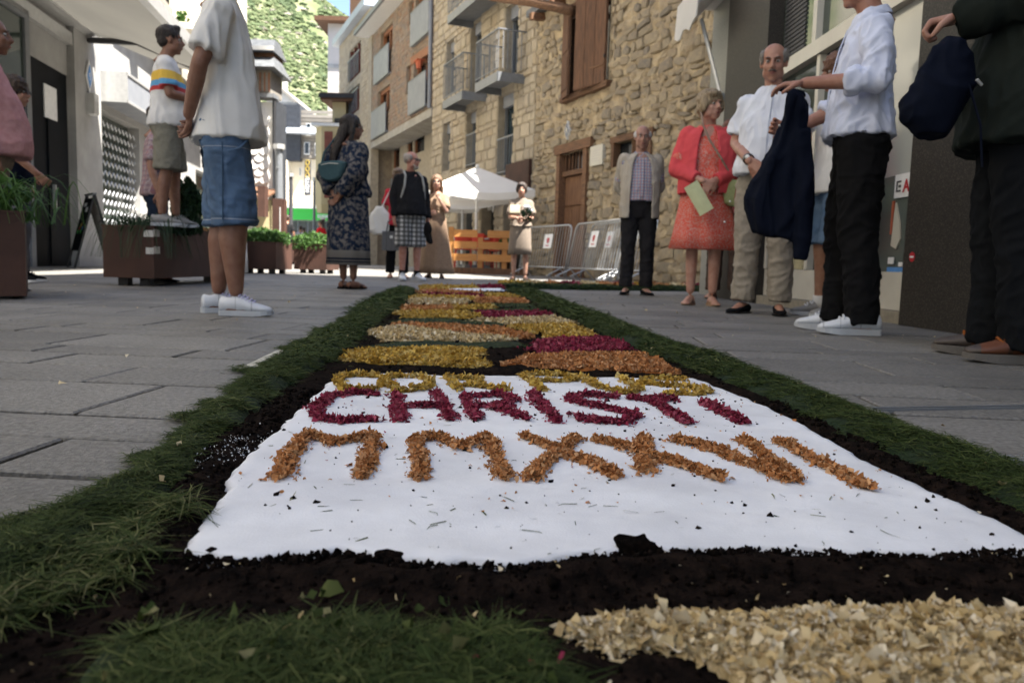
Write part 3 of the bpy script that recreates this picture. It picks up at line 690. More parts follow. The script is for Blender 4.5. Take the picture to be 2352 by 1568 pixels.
# recessed ground floor
fm2 = Frame(*(fm.world(0, -1.0, 0).xy), TH)
gw = [fm2.rect(882, 898, 338, 392), fm2.rect(903, 918, 325, 385), fm2.rect(936, 948, 300, 360), fm2.rect(952, 975, 285, 350)]
gd = fm2.rect(846, 862, 430, 640); gd = (gd[0], gd[1], 0.0, gd[3])
def gfw(b):
    c_ = MB(); wall_holes(c_, 0, WM, 0, ZS - .28, gw + [gd], .3)
    n = len(b.v); b.v += [(x, y + 1.0, z) for x, y, z in c_.v]; b.f += [tuple(n + i for i in f) for f in c_.f]; b.m += c_.m
part('ground_floor_wall', M['ashlar_joint'], mid, gfw)
for q in gw:
    w_ = part('window', M['orangewood'], mid, lambda b: (b.box(q[0], q[0] + .06, 1.05, 1.12, q[2], q[3]), b.box(q[1] - .06, q[1], 1.05, 1.12, q[2], q[3]), b.box(q[0], q[1], 1.05, 1.12, q[3] - .3, q[3])))
    part('pane', M['glassdark'], w_, lambda b: b.box(q[0], q[1], 1.15, 1.18, q[2], q[3]))
part('door', M['darkdoor'], mid, lambda b: b.box(gd[0], gd[1], 1.1, 1.14, 0, gd[3]))
q = fm2.uv(895, 425)
part('grey_dado', M['greypanel'], mid, lambda b: b.box(q[0] - 1.5, q[0] + 1.8, .93, .99, q[1] - .35, q[1] + .25))
q = fm2.uv(857, 400)
ac = thing('air_conditioner', 'white air conditioning unit on brackets on the stone wall behind the long-haired woman', 'air conditioner', fm2.world(q[0] + .1, .0, q[1]), TH)
part('casing', M['whitepaint'], ac, lambda b: b.box(-.4, .4, -.38, -.06, -.35, .35)); part('bracket', M['alu'], ac, lambda b: b.box(-.45, .45, -.42, 0, -.41, -.353))
part('fan_grille', M['black'], ac, lambda b: b.tube([(-.1, -.381, 0), (-.1, -.395, 0)], .24, 14))

# ---- stone building with dark red windows beyond
sx_, sy_ = rline(T_END); fs = Frame(sx_, sy_, TH); WS = T_END - T_MID
sb = thing('red_window_building', 'grey stone building with dark red window bays under a flat zinc cornice', 'building', (sx_, sy_, 0), TH)
ZC = fs.uv(800, 82)[1]
holes_s = [fs.rect(803, 829, 105, 178), fs.rect(797, 826, 205, 262), fs.rect(790, 818, 320, 400)]
part('wall', M['ashlar_joint'], sb, lambda b: wall_holes(b, 0, WS, 0, ZC, holes_s, .4)); part('core', M['black'], sb, lambda b: b.box(.05, WS - .05, .41, 8, 0, ZC - .05))  # core is a light block added behind the wall with holes
part('side_wall', M['ashlar_joint'], sb, lambda b: b.box(-.04, 0.0, .0, 8, 0, ZC))
lay_stones(sb, fs, 0, WS, 0, ZC, holes_s, (.12, .22), (.2, .5), .02, .03, M['ashlar'], False, 120, 15)
part('cornice', M['zinc'], sb, lambda b: b.box(-.2, WS, -.35, 8, ZC + .003, ZC + .35)); part('attic', M['orangewood'], sb, lambda b: b.box(.2, WS, .5, 7.5, ZC + .353, ZC + 3.2))
part('attic_cornice', M['zinc'], sb, lambda b: b.box(0, WS, .1, 7.9, ZC + 3.203, ZC + 3.5))
for q in holes_s:
    w_ = part('window', M['redwood'], sb, lambda b: [b.box(q[0] + k_ * (q[1] - q[0]) / 3 - .06, q[0] + k_ * (q[1] - q[0]) / 3 + .06, .05, .2, q[2], q[3]) for k_ in range(4)])
    part('pane', M['glassdark'], w_, lambda b: b.box(q[0], q[1], .24, .28, q[2], q[3])); g_ = part('balcony_guard', M['greysteel'], w_, lambda b: b.box(q[0] - .1, q[1] + .1, -.12, -.08, q[2] + .95, q[2] + 1.02))
    for i in range(10):
        x = q[0] + (i + .5) * (q[1] - q[0]) / 10; part('railing_bar', M['greysteel'], w_, lambda b: b.box(x - .015, x + .015, -.12, -.09, q[2], q[2] + .95))

# ---- pale tower, yellow bay house
def boxhouse(name, label, px0, px1, pytop, Y, depth, m, roofm=None, roofh=.4, over=.4, rz=0.0, zbase=0.0):
    p0, p1 = atY(px0, 560, Y), atY(px1, 560, Y); zt_ = atY((px0 + px1) / 2, pytop, Y).z; w_ = p1.x - p0.x
    t = thing(name, label, 'building' if 'house' not in name else 'house', (p0.x, Y, zbase), rz)
    part('wall', m, t, lambda b: b.box(0, w_, 0, depth, 0, zt_))
    if roofm: part('roof', roofm, t, lambda b: b.box(-over, w_ + over, -over, depth + over, zt_ + .003, zt_ + roofh))
    return t, w_, zt_
t, w_, z_ = boxhouse('pale_tower_building', 'tall pale grey apartment tower with a flat dark roof rising behind the stone houses', 751, 800, 55, 58, 12, M['pale_grey'], M['dark_wood'], .3, .8)
part('painted_lit_side', M['cream_render'], t, lambda b: b.box(w_, w_ + 4.5, -.3, 11, 0, z_ - .2))  # sunlight on this part of the tower put into a paler wall colour
part('cladding', M['slate'], t, lambda b: b.box(-.03, w_ * .2, -.04, -.001, z_ - 5.5, z_ - 5))
for i in range(4): part('cladding_band', M['grey_render'], t, lambda b: b.box(.0, w_, -.05, -.001, 3 + i * 3.6, 3.3 + i * 3.6))
t, w_, z_ = boxhouse('yellow_house', 'yellow rendered house with a projecting corner bay behind the dark-haired woman', 762, 792, 235, 40, 5, M['yellow_render'], M['dark_wood'], .35, .5)
part('gutter', M['black'], t, lambda b: b.box(-.55, w_ + .5, -.6, -.52, z_ + .1, z_ + .3))
zb0, zb1 = atY(750, 488, 39).z, atY(750, 290, 39).z
def bayp(b):
    pts = [(-.5, .2), (-.5, -.5), (-.1, -1.0), (.7, -1.0), (1.0, -.6), (1.0, .2)]
    b.rings([[(x * .8 - .25, y * .8, z) for x, y in pts] for z in (zb0 - .0,)] + [[(x - .2, y, z) for x, y in pts] for z in (zb0 + .4, zb1)])
bay = part('bay', M['yellow_render'], t, bayp); part('bay_cornice', M['whitepaint'], t, lambda b: b.box(-.8, .9, -1.05, .2, zb1 + .003, zb1 + .15))
for z0 in (zb0 + .7, zb0 + 2.6): part('bay_window', M['redwood'], bay, lambda b: b.box(-.15, .25, -1.03, -1.001, z0, z0 + 1.3))
for k_ in range(2): part('window', M['glassdark'], t, lambda b: b.box(w_ - .55, w_ - .15, -.04, -.001, 4 + k_ * 2, 5.2 + k_ * 2))

# ---- hotel, green-fascia shop and white houses at the end of the street
YH = 55.0
hx0, hx1 = atY(632, 500, YH).x, atY(790, 500, YH).x
ht = thing('hotel_building', 'cream hotel block with black cladding upstairs and a vertical black hotel sign', 'hotel', (atY(668, 500, YH).x, YH, 0))
wH = atY(760, 500, YH).x - atY(668, 500, YH).x; zc = atY(700, 366, YH).z; zk = atY(700, 300, YH).z; zg = atY(700, 505, YH).z
wl_ = atY(690, 500, YH).x - atY(668, 500, YH).x
part('wall', M['cream_render'], ht, lambda b: (b.box(0, wH, 0, 10, zg, zc)))
part('left_wing', M['cream_render'], ht, lambda b: b.box(-3.2, -.003, -1.5, 10, zg, zc - .2))
part('black_cladding', M['black_clad'], ht, lambda b: (b.box(-3.5, .8, -.6, 10, zc - .197, zk + 1.6)))
part('plank_cladding', M['grey_wood'], ht, lambda b: b.box(.803, wH + 1, -.3, 10, zc + .003, zk + 1.0))
for i in range(12): part('cladding_board', M['grey_wood'], ht, lambda b: b.box(.803, wH + 1, -.36, -.303, zc + .05 + i * .27, zc + .05 + i * .27 + .22))
rz0, rz1 = atY(700, 312, YH).z, atY(700, 254, YH).z
part('zinc_roof', M['zinc'], ht, lambda b: b.rings([[(-1.2, -1.3, rz0), (1.9, -1.3, rz0), (wH + .9, 5, rz1 - .6), (wH + 1.2, 10, rz0), (-1.2, 10, rz0)], [(-.9, 1.5, rz1), (1.2, 1.5, rz1), (wH + .6, 5.5, rz1), (wH + .3, 9, rz1), (-.9, 9, rz1)]]))
for i, (x, y, w, h) in enumerate([(645, 392, 11, 34), (656, 425, 10, 30), (645, 455, 11, 28), (660, 475, 8, 20), (730, 400, 9, 32), (732, 445, 8, 32), (745, 408, 7, 28), (690, 395, 5, 20)]):
    a0 = atY(x - w / 2, y, YH); a1 = atY(x + w / 2, y, YH); z0 = atY(x, y + h / 2, YH).z; z1 = atY(x, y - h / 2, YH).z; ox_ = ht.location.x; yf = -1.5 if x < 668 else 0
    w1 = part('window', M['whitepaint'], ht, lambda b: b.box(a0.x - ox_, a1.x - ox_, yf - .05, yf - .001, z0, z1)); part('pane', M['glassdark'], w1, lambda b: b.box(a0.x - ox_ + .05, a1.x - ox_ - .05, yf - .08, yf - .052, z0 + .06, z1 - .06))
for x, y, w, h in [(709, 343, 9, 24), (733, 345, 9, 24), (713, 300, 8, 24)]:
    a0 = atY(x - w / 2, y, YH); a1 = atY(x + w / 2, y, YH); z0 = atY(x, y + h / 2, YH).z; z1 = atY(x, y - h / 2, YH).z; ox_ = ht.location.x
    w1 = part('window', M['whitepaint'], ht, lambda b: b.box(a0.x - ox_ - .05, a1.x - ox_ + .05, -.48, -.43, z0 - .08, z1 + .05)); part('pane', M['glassdark'], w1, lambda b: b.box(a0.x - ox_, a1.x - ox_, -.51, -.482, z0, z1))
def textobj(name, body, size, m, parent=None, loc=(0, 0, 0), rot=(0, 0, 0), ext=.003, align='LEFT', bold=False):
    cu = bpy.data.curves.new('txt', 'FONT'); cu.body = body; cu.size = size; cu.extrude = ext; cu.align_x = align; cu.fill_mode = 'BOTH'; cu.resolution_u = 3
    if bold: cu.offset = size * .02
    o = bpy.data.objects.new('t', cu); link(o); dg = bpy.context.evaluated_depsgraph_get(); me = bpy.data.meshes.new_from_object(o.evaluated_get(dg)); bpy.data.objects.remove(o)
    me.materials.clear(); me.materials.append(m)
    return obj(name, me, parent, loc=loc, rot=rot)
a0 = atY(700, 408, YH - .8); a1 = atY(714, 408, YH - .8); z0 = atY(707, 449, YH - .8).z; z1 = atY(707, 368, YH - .8).z
hs = thing('hotel_sign', 'tall vertical black sign reading HOTEL with gold emblem on the cream facade', 'sign', (a0.x, YH - .9, z0))
part('board', M['printdark'], hs, lambda b: b.box(0, a1.x - a0.x, 0, .12, 0, z1 - z0)); part('bracket', M['greysteel'], hs, lambda b: (b.box(.1, .16, .121, .9, .5, .56), b.box(.1, .16, .121, .9, z1 - z0 - .5, z1 - z0 - .44)))
sw_ = a1.x - a0.x
textobj('lettering', 'HOTEL', sw_ * .9, M['printwhite'], hs, (sw_ * .78, -.006, .2), (R(90), R(-90), 0), bold=True)
def gold(b):
    for k_ in range(3):
        c = 1.35 + .42 * k_
        pts = [(sw_ / 2 + .13 * math.cos(a), -.012, c + .16 * math.sin(a)) for a in np.linspace(0, 2 * math.pi, 14)]
        b.tube(pts, .028, 5, cap=False)
part('gold_emblem', M['printgold'], hs, gold)
# green shop
YG = 50.0
gx0, gx1 = atY(657, 490, YG).x, atY(775, 490, YG).x
gs = thing('green_fascia_shop', 'shopfront with a bright green fascia and dark windows at the street end', 'shop', (gx0, YG, 0), R(-6))
wg = gx1 - gx0; z0, z1 = atY(700, 505, YG).z, atY(700, 479, YG).z
part('fascia', M['green_sign'], gs, lambda b: b.box(0, wg, 0, .3, z0, z1))
textobj('lettering', 'supermercat', .42, M['printwhite'], gs, (wg * .63, -.01, z0 + .14), (R(90), 0, 0), bold=True)
part('canopy', M['whitepaint'], gs, lambda b: b.box(-.3, wg, -.2, 4, z1 + .003, z1 + .12))
for i in range(5):
    x0 = i * wg / 5 + .05; x1 = (i + 1) * wg / 5 - .05
    w1 = part('window', M['greysteel'], gs, lambda b: b.box(x0 - .05, x1 + .05, .31, .36, 0.0, z0 - .003)); part('pane', M['glassdark'], w1, lambda b: b.box(x0, x1, .28, .305, .35, z0 - .1))
# white gabled houses behind the hotel
def gable(name, label, x0, x1, ye, yr, Y, depth, m, roofm, rx=.5, yslope=None):
    a, c = atY(x0, ye, Y), atY(x1, ye, Y); w_ = c.x - a.x; ze, zr = a.z, atY((x0 + x1) / 2, yr, Y).z
    t = thing(name, label, 'house', (a.x, Y, 0)); ridge = w_ * rx
    part('wall', m, t, lambda b: b.rings([[(0, 0, 0), (w_, 0, 0), (w_, 0, ze), (ridge, 0, zr), (0, 0, ze)], [(0, depth, 0), (w_, depth, 0), (w_, depth, ze), (ridge, depth, zr), (0, depth, ze)]]))
    o_ = .6
    def rf(b):
        for s_ in (0, 1):
            e0 = (-o_, ze - o_ * (zr - ze) / max(ridge, .1)) if s_ == 0 else (w_ + o_, ze - o_ * (zr - ze) / max(w_ - ridge, .1))
            b.rings([[(e0[0], y, e0[1] + .02), (ridge, y, zr + .02), (ridge, y, zr + .28), (e0[0], y, e0[1] + .28)] for y in (-o_, depth + o_)])
    part('roof', roofm, t, rf); return t, w_, ze, zr, ridge
t, w_, ze, zr, rg = gable('white_gabled_house', 'white house with a broad brown gable roof above the hotel', 612, 712, 262, 196, 75, 9, M['white_render'], M['grey_wood'], .2)
part('window', M['glassdark'], t, lambda b: b.box(w_ * .55, w_ * .63, -.05, -.001, ze - 1.9, ze - .7))
part('chimney', M['white_render'], t, lambda b: (b.box(w_ * .30, w_ * .36, 1, 1.8, zr - .8, zr + 1.2), b.box(w_ * .29, w_ * .37, .9, 1.9, zr + 1.203, zr + 1.35)))
t, w_, z_ = boxhouse('cream_terrace_house', 'small cream house with balcony between slate house and hotel roof', 632, 672, 245, 62, 7, M['cream_render'], M['slate'], .25, .5)
w1 = part('window', M['whitepaint'], t, lambda b: b.box(w_ * .45, w_ * .8, -.05, -.001, z_ - 2.3, z_ - .6)); part('pane', M['glassdark'], w1, lambda b: b.box(w_ * .52, w_ * .73, -.08, -.052, z_ - 2.2, z_ - .7))
part('balcony', M['cream_render'], t, lambda b: b.box(-.2, w_ + .2, -.9, -.002, z_ - 3.2, z_ - 2.4))

# ---- slate-roofed timber house at the end of the left side
YS = 34.0
sl = thing('slate_timber_house', 'narrow old house with tiered slate roofs, timber loft and scale-shaped white shingles', 'house', (atY(600, 500, YS).x, YS, 0))
X0 = sl.location.x; fx = lambda px: atY(px, 400, YS).x - X0; fz = lambda py: atY(620, py, YS).z
part('wall', M['white_render'], sl, lambda b: b.box(-3.0, fx(627), 0, 1.5, 0, fz(235)))
part('upper_roof', M['slate'], sl, lambda b: b.rings([[(-3, -.3, fz(122)), (fx(634), -.3, fz(122)), (fx(634), 1.6, fz(122)), (-3, 1.6, fz(122))], [(-3, .5, fz(84)), (fx(624), .5, fz(84)), (fx(624), 1.2, fz(84)), (-3, 1.2, fz(84))]]))
part('ridge_flashing', M['alu'], sl, lambda b: b.box(-3, fx(635), -.4, -.3, fz(121), fz(112)))
part('attic', M['dark_wood'], sl, lambda b: b.box(-3, fx(629), 0, 1.3, fz(165), fz(122) - .01))
part('lower_roof', M['slate'], sl, lambda b: b.rings([[(-3, -1.0, fz(166)), (fx(646), -1.0, fz(166)), (fx(643), 1.8, fz(166)), (-3, 1.8, fz(166))], [(-3, 0, fz(132)), (fx(630), 0, fz(132)), (fx(630), 1.2, fz(132)), (-3, 1.2, fz(132))]]))
part('loft', M['grey_wood'], sl, lambda b: b.box(-3, fx(627), -.3, 1.3, fz(218), fz(166) - .01))
for i in range(7): part('loft_board', M['orangewood'] if i % 3 == 0 else M['grey_wood'], sl, lambda b: b.box(fx(603 + i * 3.3), fx(605.4 + i * 3.3), -.36, -.303, fz(214), fz(172)))
part('string_course', M['greysteel'], sl, lambda b: b.box(-3, fx(636), -.4, .3, fz(228), fz(219)))
part('side_timber', M['black_clad'], sl, lambda b: b.box(fx(627) + .005, fx(634), -.1, 1.5, 0, fz(229)))
part('downpipe', M['black'], sl, lambda b: b.tube([(fx(636), -.3, fz(235)), (fx(634), -.3, fz(330)), (fx(640), -.35, fz(380)), (fx(640), -.35, fz(500))], .07, 6))
shm = MB(); shm.rings([[(.24 * math.cos(a), y, .24 * math.sin(a) - (.1 if math.sin(a) < 0 else 0)) for a in np.linspace(0, 2 * math.pi, 10, endpoint=False)] for y in (0, -.04)])
sme = mesh_from('shingle', shm.v, shm.f, M['white_render'])
zz = fz(405); k_ = 0
while zz < fz(252):
    x = -1.6 + (k_ % 2) * .22
    while x < fz(0) * 0 + fx(625) - .2:
        if x > fx(575): obj('shingle', sme, sl, loc=(x, -.02 - .002 * (k_ % 5), zz), rot=(R(-8), rnd.uniform(-.1, .1), 0))
        x += .44
    zz += .3; k_ += 1
part('ground_floor_band', M['yellow_render'], sl, lambda b: b.box(fx(590), fx(626), -.25, -.05, 0, fz(460)))
part('shop_roof', M['dark_wood'], sl, lambda b: b.rings([[(-2, -1.6, fz(452)), (fx(640), -1.6, fz(462)), (fx(640), -.1, fz(440)), (-2, -.1, fz(425))], [(-2, -1.6, fz(448)), (fx(640), -1.6, fz(458)), (fx(640), -.1, fz(436)), (-2, -.1, fz(420))]]))

# ---- left-hand building (grey ground floor, cream above)
LT = math.atan2(.988, -.157)                     # u runs away from the camera
fl = Frame(-8.2 + .159 * 27, -12.0, LT); LW = 45.0; HL = 12.5
lb = thing('left_grey_building', 'grey rendered building with cream upper floors, awning and charcoal doorway on the left', 'building', (fl.o.x, fl.o.y, 0), LT)
zg_ = 5.2
def lrect(x0, x1, y0, y1): return fl.rect(x0, x1, y0, y1)
dk = lrect(62, 160, 150, 600); dk = (dk[0], dk[1], 0, dk[3]); gr = lrect(226, 322, 262, 600); gr = (gr[0], gr[1], .0, fl.uv(240, 255)[1])
uw = []
for i in range(9): uw.append((14 + i * 3.2, 15.3 + i * 3.2, 6.4, 8.6))
shop2 = lrect(450, 560, 330, 590); shop2 = (shop2[0], shop2[1], .3, 2.8)
part('wall', M['grey_render'], lb, lambda b: wall_holes(b, 0, LW, 0, zg_, [dk, gr, shop2], .35)); part('upper_wall', M['cream_render'], lb, lambda b: wall_holes(b, 0, LW, zg_ + .001, HL, uw, .3))
part('core', M['black'], lb, lambda b: b.box(0, LW, .36, 9, 0, HL - .05)); part('roof', M['slate'], lb, lambda b: b.box(0, LW, -.2, 9.4, HL, HL + .3))  # core added to keep sun from leaking through the long facade
part('string_course', M['concrete'], lb, lambda b: b.box(0, LW, -.1, -.002, zg_ - .12, zg_ + .1))
part('pilaster', M['grey_render'], lb, lambda b: b.box(dk[1] + .02, gr[0] - .1, -.12, -.002, 0, zg_ - .13))
dd = part('door', M['darkdoor'], lb, lambda b: b.box(dk[0] + .003, dk[1] - .003, .02, .08, 0, dk[3])); part('door_leaf', M['darkdoor'], dd, lambda b: b.box(dk[1] - .9, dk[1] - .1, -.01, .018, .05, 2.5)); part('door_handle', M['alu'], dd, lambda b: b.box(dk[1] - .8, dk[1] - .76, -.06, -.012, 1.0, 1.4))
q = fl.uv(117, 240); part('notice', M['printwhite'], dd, lambda b: b.box(q[0] - .25, q[0] + .25, .0, .018, q[1] - .25, q[1] + .3))
part('window', M['shopglass'], lb, lambda b: b.box(dk[0] - 2.6, dk[0] - .1, -.06, -.002, .8, 3.9)); part('window_frame', M['greysteel'], lb, lambda b: (b.box(dk[0] - .16, dk[0] - .0, -.1, -.061, .0, 4.0), b.box(dk[0] - 2.7, dk[0] - .161, -.1, -.061, 3.85, 4.0)))
q = fl.uv(186, 175)
pl = thing('house_number_tile', 'small white and blue diamond tile on the grey pillar', 'tile', fl.world(q[0], .13, q[1]), LT)
part('tile_plate', M['whitepaint'], pl, lambda b: diamond(b, .34, .62, -.02, .0)); part('tile_face', M['printblue'], pl, lambda b: diamond(b, .22, .42, -.03, -.021)); textobj('number', '9', .2, M['printwhite'], pl, (-.05, -.032, -.07), (R(90), 0, 0))
q = fl.uv(188, 240)
wlp = thing('wall_lamp', 'small square grey wall lamp below the diamond tile on the pillar', 'lamp', fl.world(q[0], .12, q[1]), LT)
part('lamp_body', M['alu'], wlp, lambda b: b.box(-.12, .12, -.14, 0, -.17, .2)); part('lens', M['whitepaint'], wlp, lambda b: b.box(-.09, .09, -.12, -.02, -.185, -.172)); part('back_plate', M['greysteel'], wlp, lambda b: b.box(-.05, .05, -.02, 0, .201, .24))
# sign box
a, c = fl.uv(222, 180)[0], fl.uv(365, 250)[0]; z0, z1 = fl.uv(244, 243)[1], fl.uv(250, 180)[1]
sg = thing('shop_sign_box', 'blank pale grey metal sign box above the grille shutter', 'sign', fl.world(a, 0, z0), LT)
part('panel', M['greypanel'], sg, lambda b: b.box(0.02, c - a, -.55, -.0, .02, z1 - z0 - .02)); part('frame', M['alu'], sg, lambda b: (b.box(0, c - a, -.57, -.551, 0, .05), b.box(0, c - a, -.57, -.551, z1 - z0 - .05, z1 - z0), b.box(0, .018, -.57, 0, 0, z1 - z0)))
# grille shutter: two panes and a diamond lattice
gl_ = part('shop_window', M['shopglass'], lb, lambda b: b.box(gr[0], gr[1] + 2, .25, .28, 0, gr[3]))
a, c, d, e = gr[0], gr[1] + 1.4, 0.05, gr[3]
rg_ = thing('roller_grille', 'closed diamond lattice roller grille over the shop window', 'shutter', fl.world(0, 0, 0), LT)
def lattice(b, zl, zh):
    st = .24
    nrow = int((zh - zl) / .2)
    for r_ in range(nrow):
        z = zl + r_ * .2; pts = []
        x = a; k = 0
        while x < c:
            pts.append((x, .1, z + (.1 if (k + r_) % 2 else 0) * 1.0)); x += .12; k += 1
        b.tube(pts, .017, 4, cap=False)
part('lattice', M['steel'], rg_, lambda b: lattice(b, d, e)); part('guide_rail', M['steel'], rg_, lambda b: (b.box(a, a + .06, .0, .12, 0, e), b.box(a, c, .0, .12, 0, .08)))
for q in uw:
    w1 = part('window', M['whitepaint'], lb, lambda b: (b.box(q[0], q[0] + .08, .1, .18, q[2], q[3]), b.box(q[1] - .08, q[1], .1, .18, q[2], q[3]))); part('pane', M['glassdark'], w1, lambda b: b.box(q[0], q[1], .2, .23, q[2], q[3]))
for i in range(4):
    u = 30 + i * 3.6; part('pilaster', M['cream_render'], lb, lambda b: b.box(u, u + .5, -.45, -.002, zg_ + .12, HL - .1))
q = fl.uv(330, 60); part('wood_eave', M['grey_wood'], lb, lambda b: b.box(q[0] - 2.5, q[0] + .6, -.5, -.002, q[1] + .2, q[1] + .6))
part('balcony', M['cream_render'], lb, lambda b: (b.box(31.5, 36, -1.1, -.46, 5.6, 5.75), b.box(31.5, 36, -1.12, -1.02, 5.752, 6.5)))
part('glazing', M['shopglass'], lb, lambda b: b.box(shop2[0], shop2[1], .2, .24, shop2[2], shop2[3]))
# big awning
ub = fl.uv(193, 105)[0]; u0 = ub - 9.5; PRJ = 2.5; zw, zf = 4.28, 3.62
aw = thing('large_awning', 'large pale fabric awning extended over the charcoal doorway at upper left', 'awning', (fl.o.x, fl.o.y, 0), LT)
def canv(b):
    n = 24
    top = []; 
    for i in range(n + 1):
        u = u0 + .1 + (ub - u0 - .2) * i / n
        top.append([(u, -.25 - (PRJ - .3) * j / 8, zw + .02 - (zw - zf) * j / 8 - .05 * math.sin(math.pi * j / 8) + .012 * math.sin(u * 3 + j)) for j in range(9)])
    base = len(b.v)
    for r_ in top: b.v += r_
    for i in range(n):
        for j in range(8):
            a_ = base + i * 9 + j; b.f.append((a_, a_ + 9, a_ + 10, a_ + 1)); b.m.append(0)
cv = part('canvas', M['awncanvas'], aw, canv, smooth=True)
part('cassette', M['alu'], aw, lambda b: (b.box(u0, ub, -.32, -.003, zw - .02, zw + .22), b.box(u0, ub, -.1, -.003, zw - .35, zw - .14)))
part('front_bar', M['alu'], aw, lambda b: b.box(u0, ub, -PRJ - .12, -PRJ, zf - .1, zf + .08)); part('end_cap', M['black'], aw, lambda b: b.box(ub, ub + .04, -.34, -.003, zw - .04, zw + .24))
part('end_cap', M['greysteel'], aw, lambda b: b.box(ub + .0, ub + .04, -PRJ - .13, -PRJ + .01, zf - .11, zf + .09))
for uu, s_ in ((ub - .15, -1), (ub - 5.3, -1), (u0 + 1, 1)):
    part('folding_arm', M['printdark'], aw, lambda b: (b.tube([(uu, -.15, zw - .08), (uu + s_ * 1.0, -1.25, zw - .3)], .055, 8), b.tube([(uu + s_ * 1.0, -1.25, zw - .3), (uu + s_ * .1, -PRJ, zf)], .045, 8)))
# vine hanging on the cream pier
vb = MB(); r_ = random.Random(5); T = []
c0 = fl.uv(408, 30, .5); c1 = fl.uv(408, 95, .5)
for i in range(260):
    k_ = r_.random(); p = Vector((c0[0] + r_.gauss(0, .12), -.5 - r_.random() * .2, c0[1] * (1 - k_) + c1[1] * k_)); s_ = r_.uniform(.05, .1)
    d1 = Vector((r_.gauss(0, 1), r_.gauss(0, 1), r_.gauss(0, 1))).normalized() * s_; d2 = d1.cross(Vector((r_.gauss(0, 1), 1, .3))).normalized() * s_ * .6
    vb.quad(p - d1, p + d2, p + d1, p - d2); T += [r_.random()] * 4
vn = thing('hanging_vine', 'bright green vine trailing down the cream wall above the striped-shirt man', 'plant', (fl.o.x, fl.o.y, 0), LT)
obj('foliage', mesh_from('foliage', vb.v, vb.f, M['leaf'], attr=T), vn, 'stuff')

# ---- right-hand near building: granite-clad shop
RT = R(-90) + R(2.6)                                   # facade faces the street (-X)
fr = Frame(2.49 - .045 * 5.4, 11.4, RT)
fr.o = Vector((2.3 - .045 * (8.2 - 4.3), 8.2, 0)); RW = 20.2; HR = 17.0
rb = thing('granite_shop_building', 'tall building with dark granite piers and cream framed shop windows on the right', 'building', (fr.o.x, fr.o.y, 0), RT)
def ru(px, py=400): return fr.uv(px, py)[0]
uA = ru(1691, 120); uB = ru(1787, 100); u00 = ru(1631, 190); uC = fr.uv(2118, 500)[0]; ztr = 1.95
part('light_pier', M['lightgranite'], rb, lambda b: b.box(u00, uA - .003, -.0, .5, 0, 3.6))
part('core', M['lightgranite'], rb, lambda b: (b.box(u00, RW, .45, 10, .0, HR), b.box(u00, uA, .004, .449, 3.6, HR), b.box(uA, RW, .0, .449, 3.6, HR)))  # rear box added against light leaks, the rest is upper wall
part('dark_pier', M['darkgranite'], rb, lambda b: b.box(uA, uB, -.09, .44, 0, 3.59))
part('dark_pier', M['darkgranite'], rb, lambda b: b.box(uC, uC + .9, -.09, .44, 0, 3.59))
part('dark_pier', M['darkgranite'], rb, lambda b: b.box(uC + 3.4, uC + 4.3, -.09, .44, 0, 3.59))
part('plinth', M['stonebase'], rb, lambda b: b.box(uB + .003, uC - .003, -.06, .4, 0, .07)); part('panel_base', M['creamframe'], rb, lambda b: b.box(uB + .003, uC - .003, .0, .1, .073, .30))
fz_ = part('window_frame', M['creamframe'], rb, lambda b: (b.box(uB + .003, uC - .003, -.03, .12, ztr - .06, ztr + .05), b.box(uB + .003, uC - .003, .0, .1, 3.0, 3.2)))
uu = [uB + .003, ru(1852, 100), ru(1905, 330), fr.uv(2000, 300)[0]]
for u in (uu[0], fr.uv(1869, 300)[0]): part('mullion', M['creamframe'], rb, lambda b: b.box(u, u + .055, -.01, .1, .303, ztr - .062))
u = fr.uv(1990, 40)[0]
for u in (fr.uv(1868, 80)[0], fr.uv(2000, 40)[0]): part('mullion', M['creamframe'], rb, lambda b: b.box(u, u + .07, -.01, .1, ztr + .052, 2.998))
part('shop_window', M['shopglass'], rb, lambda b: (b.box(uB + .003, fr.uv(1985, 300)[0], .04, .06, .303, ztr - .062)))
part('shop_window', M['shopglass'], rb, lambda b: (b.box(uB + .003, uC - .003, .04, .06, ztr + .052, 2.998)))
part('covered_window', M['paperglass'], rb, lambda b: b.box(fr.uv(1985, 300)[0] + .002, uC - .003, .03, .05, fr.uv(2065, 400)[1], ztr - .062)); part('lower_pane', mat('tinted_lower_glass', (.13, .15, .135), (.10, .12, .11), 2, .1, spec=.6), rb, lambda b: b.box(fr.uv(1985, 300)[0] + .002, uC - .003, .03, .05, .303, fr.uv(2065, 400)[1] - .002))
part('covered_window', M['paperglass'], rb, lambda b: b.box(fr.uv(2035, 60)[0] + .002, uC - .003, .01, .035, ztr + .053, 2.997))
part('door_post', M['creamframe'], rb, lambda b: b.box(fr.uv(1985, 300)[0] - .06, fr.uv(1985, 300)[0], -.02, .1, .303, ztr - .062))
for i in range(26): 
    z = ztr + .1 + i * .035; part('blind_slat', M['printdark'], rb, lambda b: b.box(uB + .06, fr.uv(1840, 80)[0], .028, .038, z, z + .024))
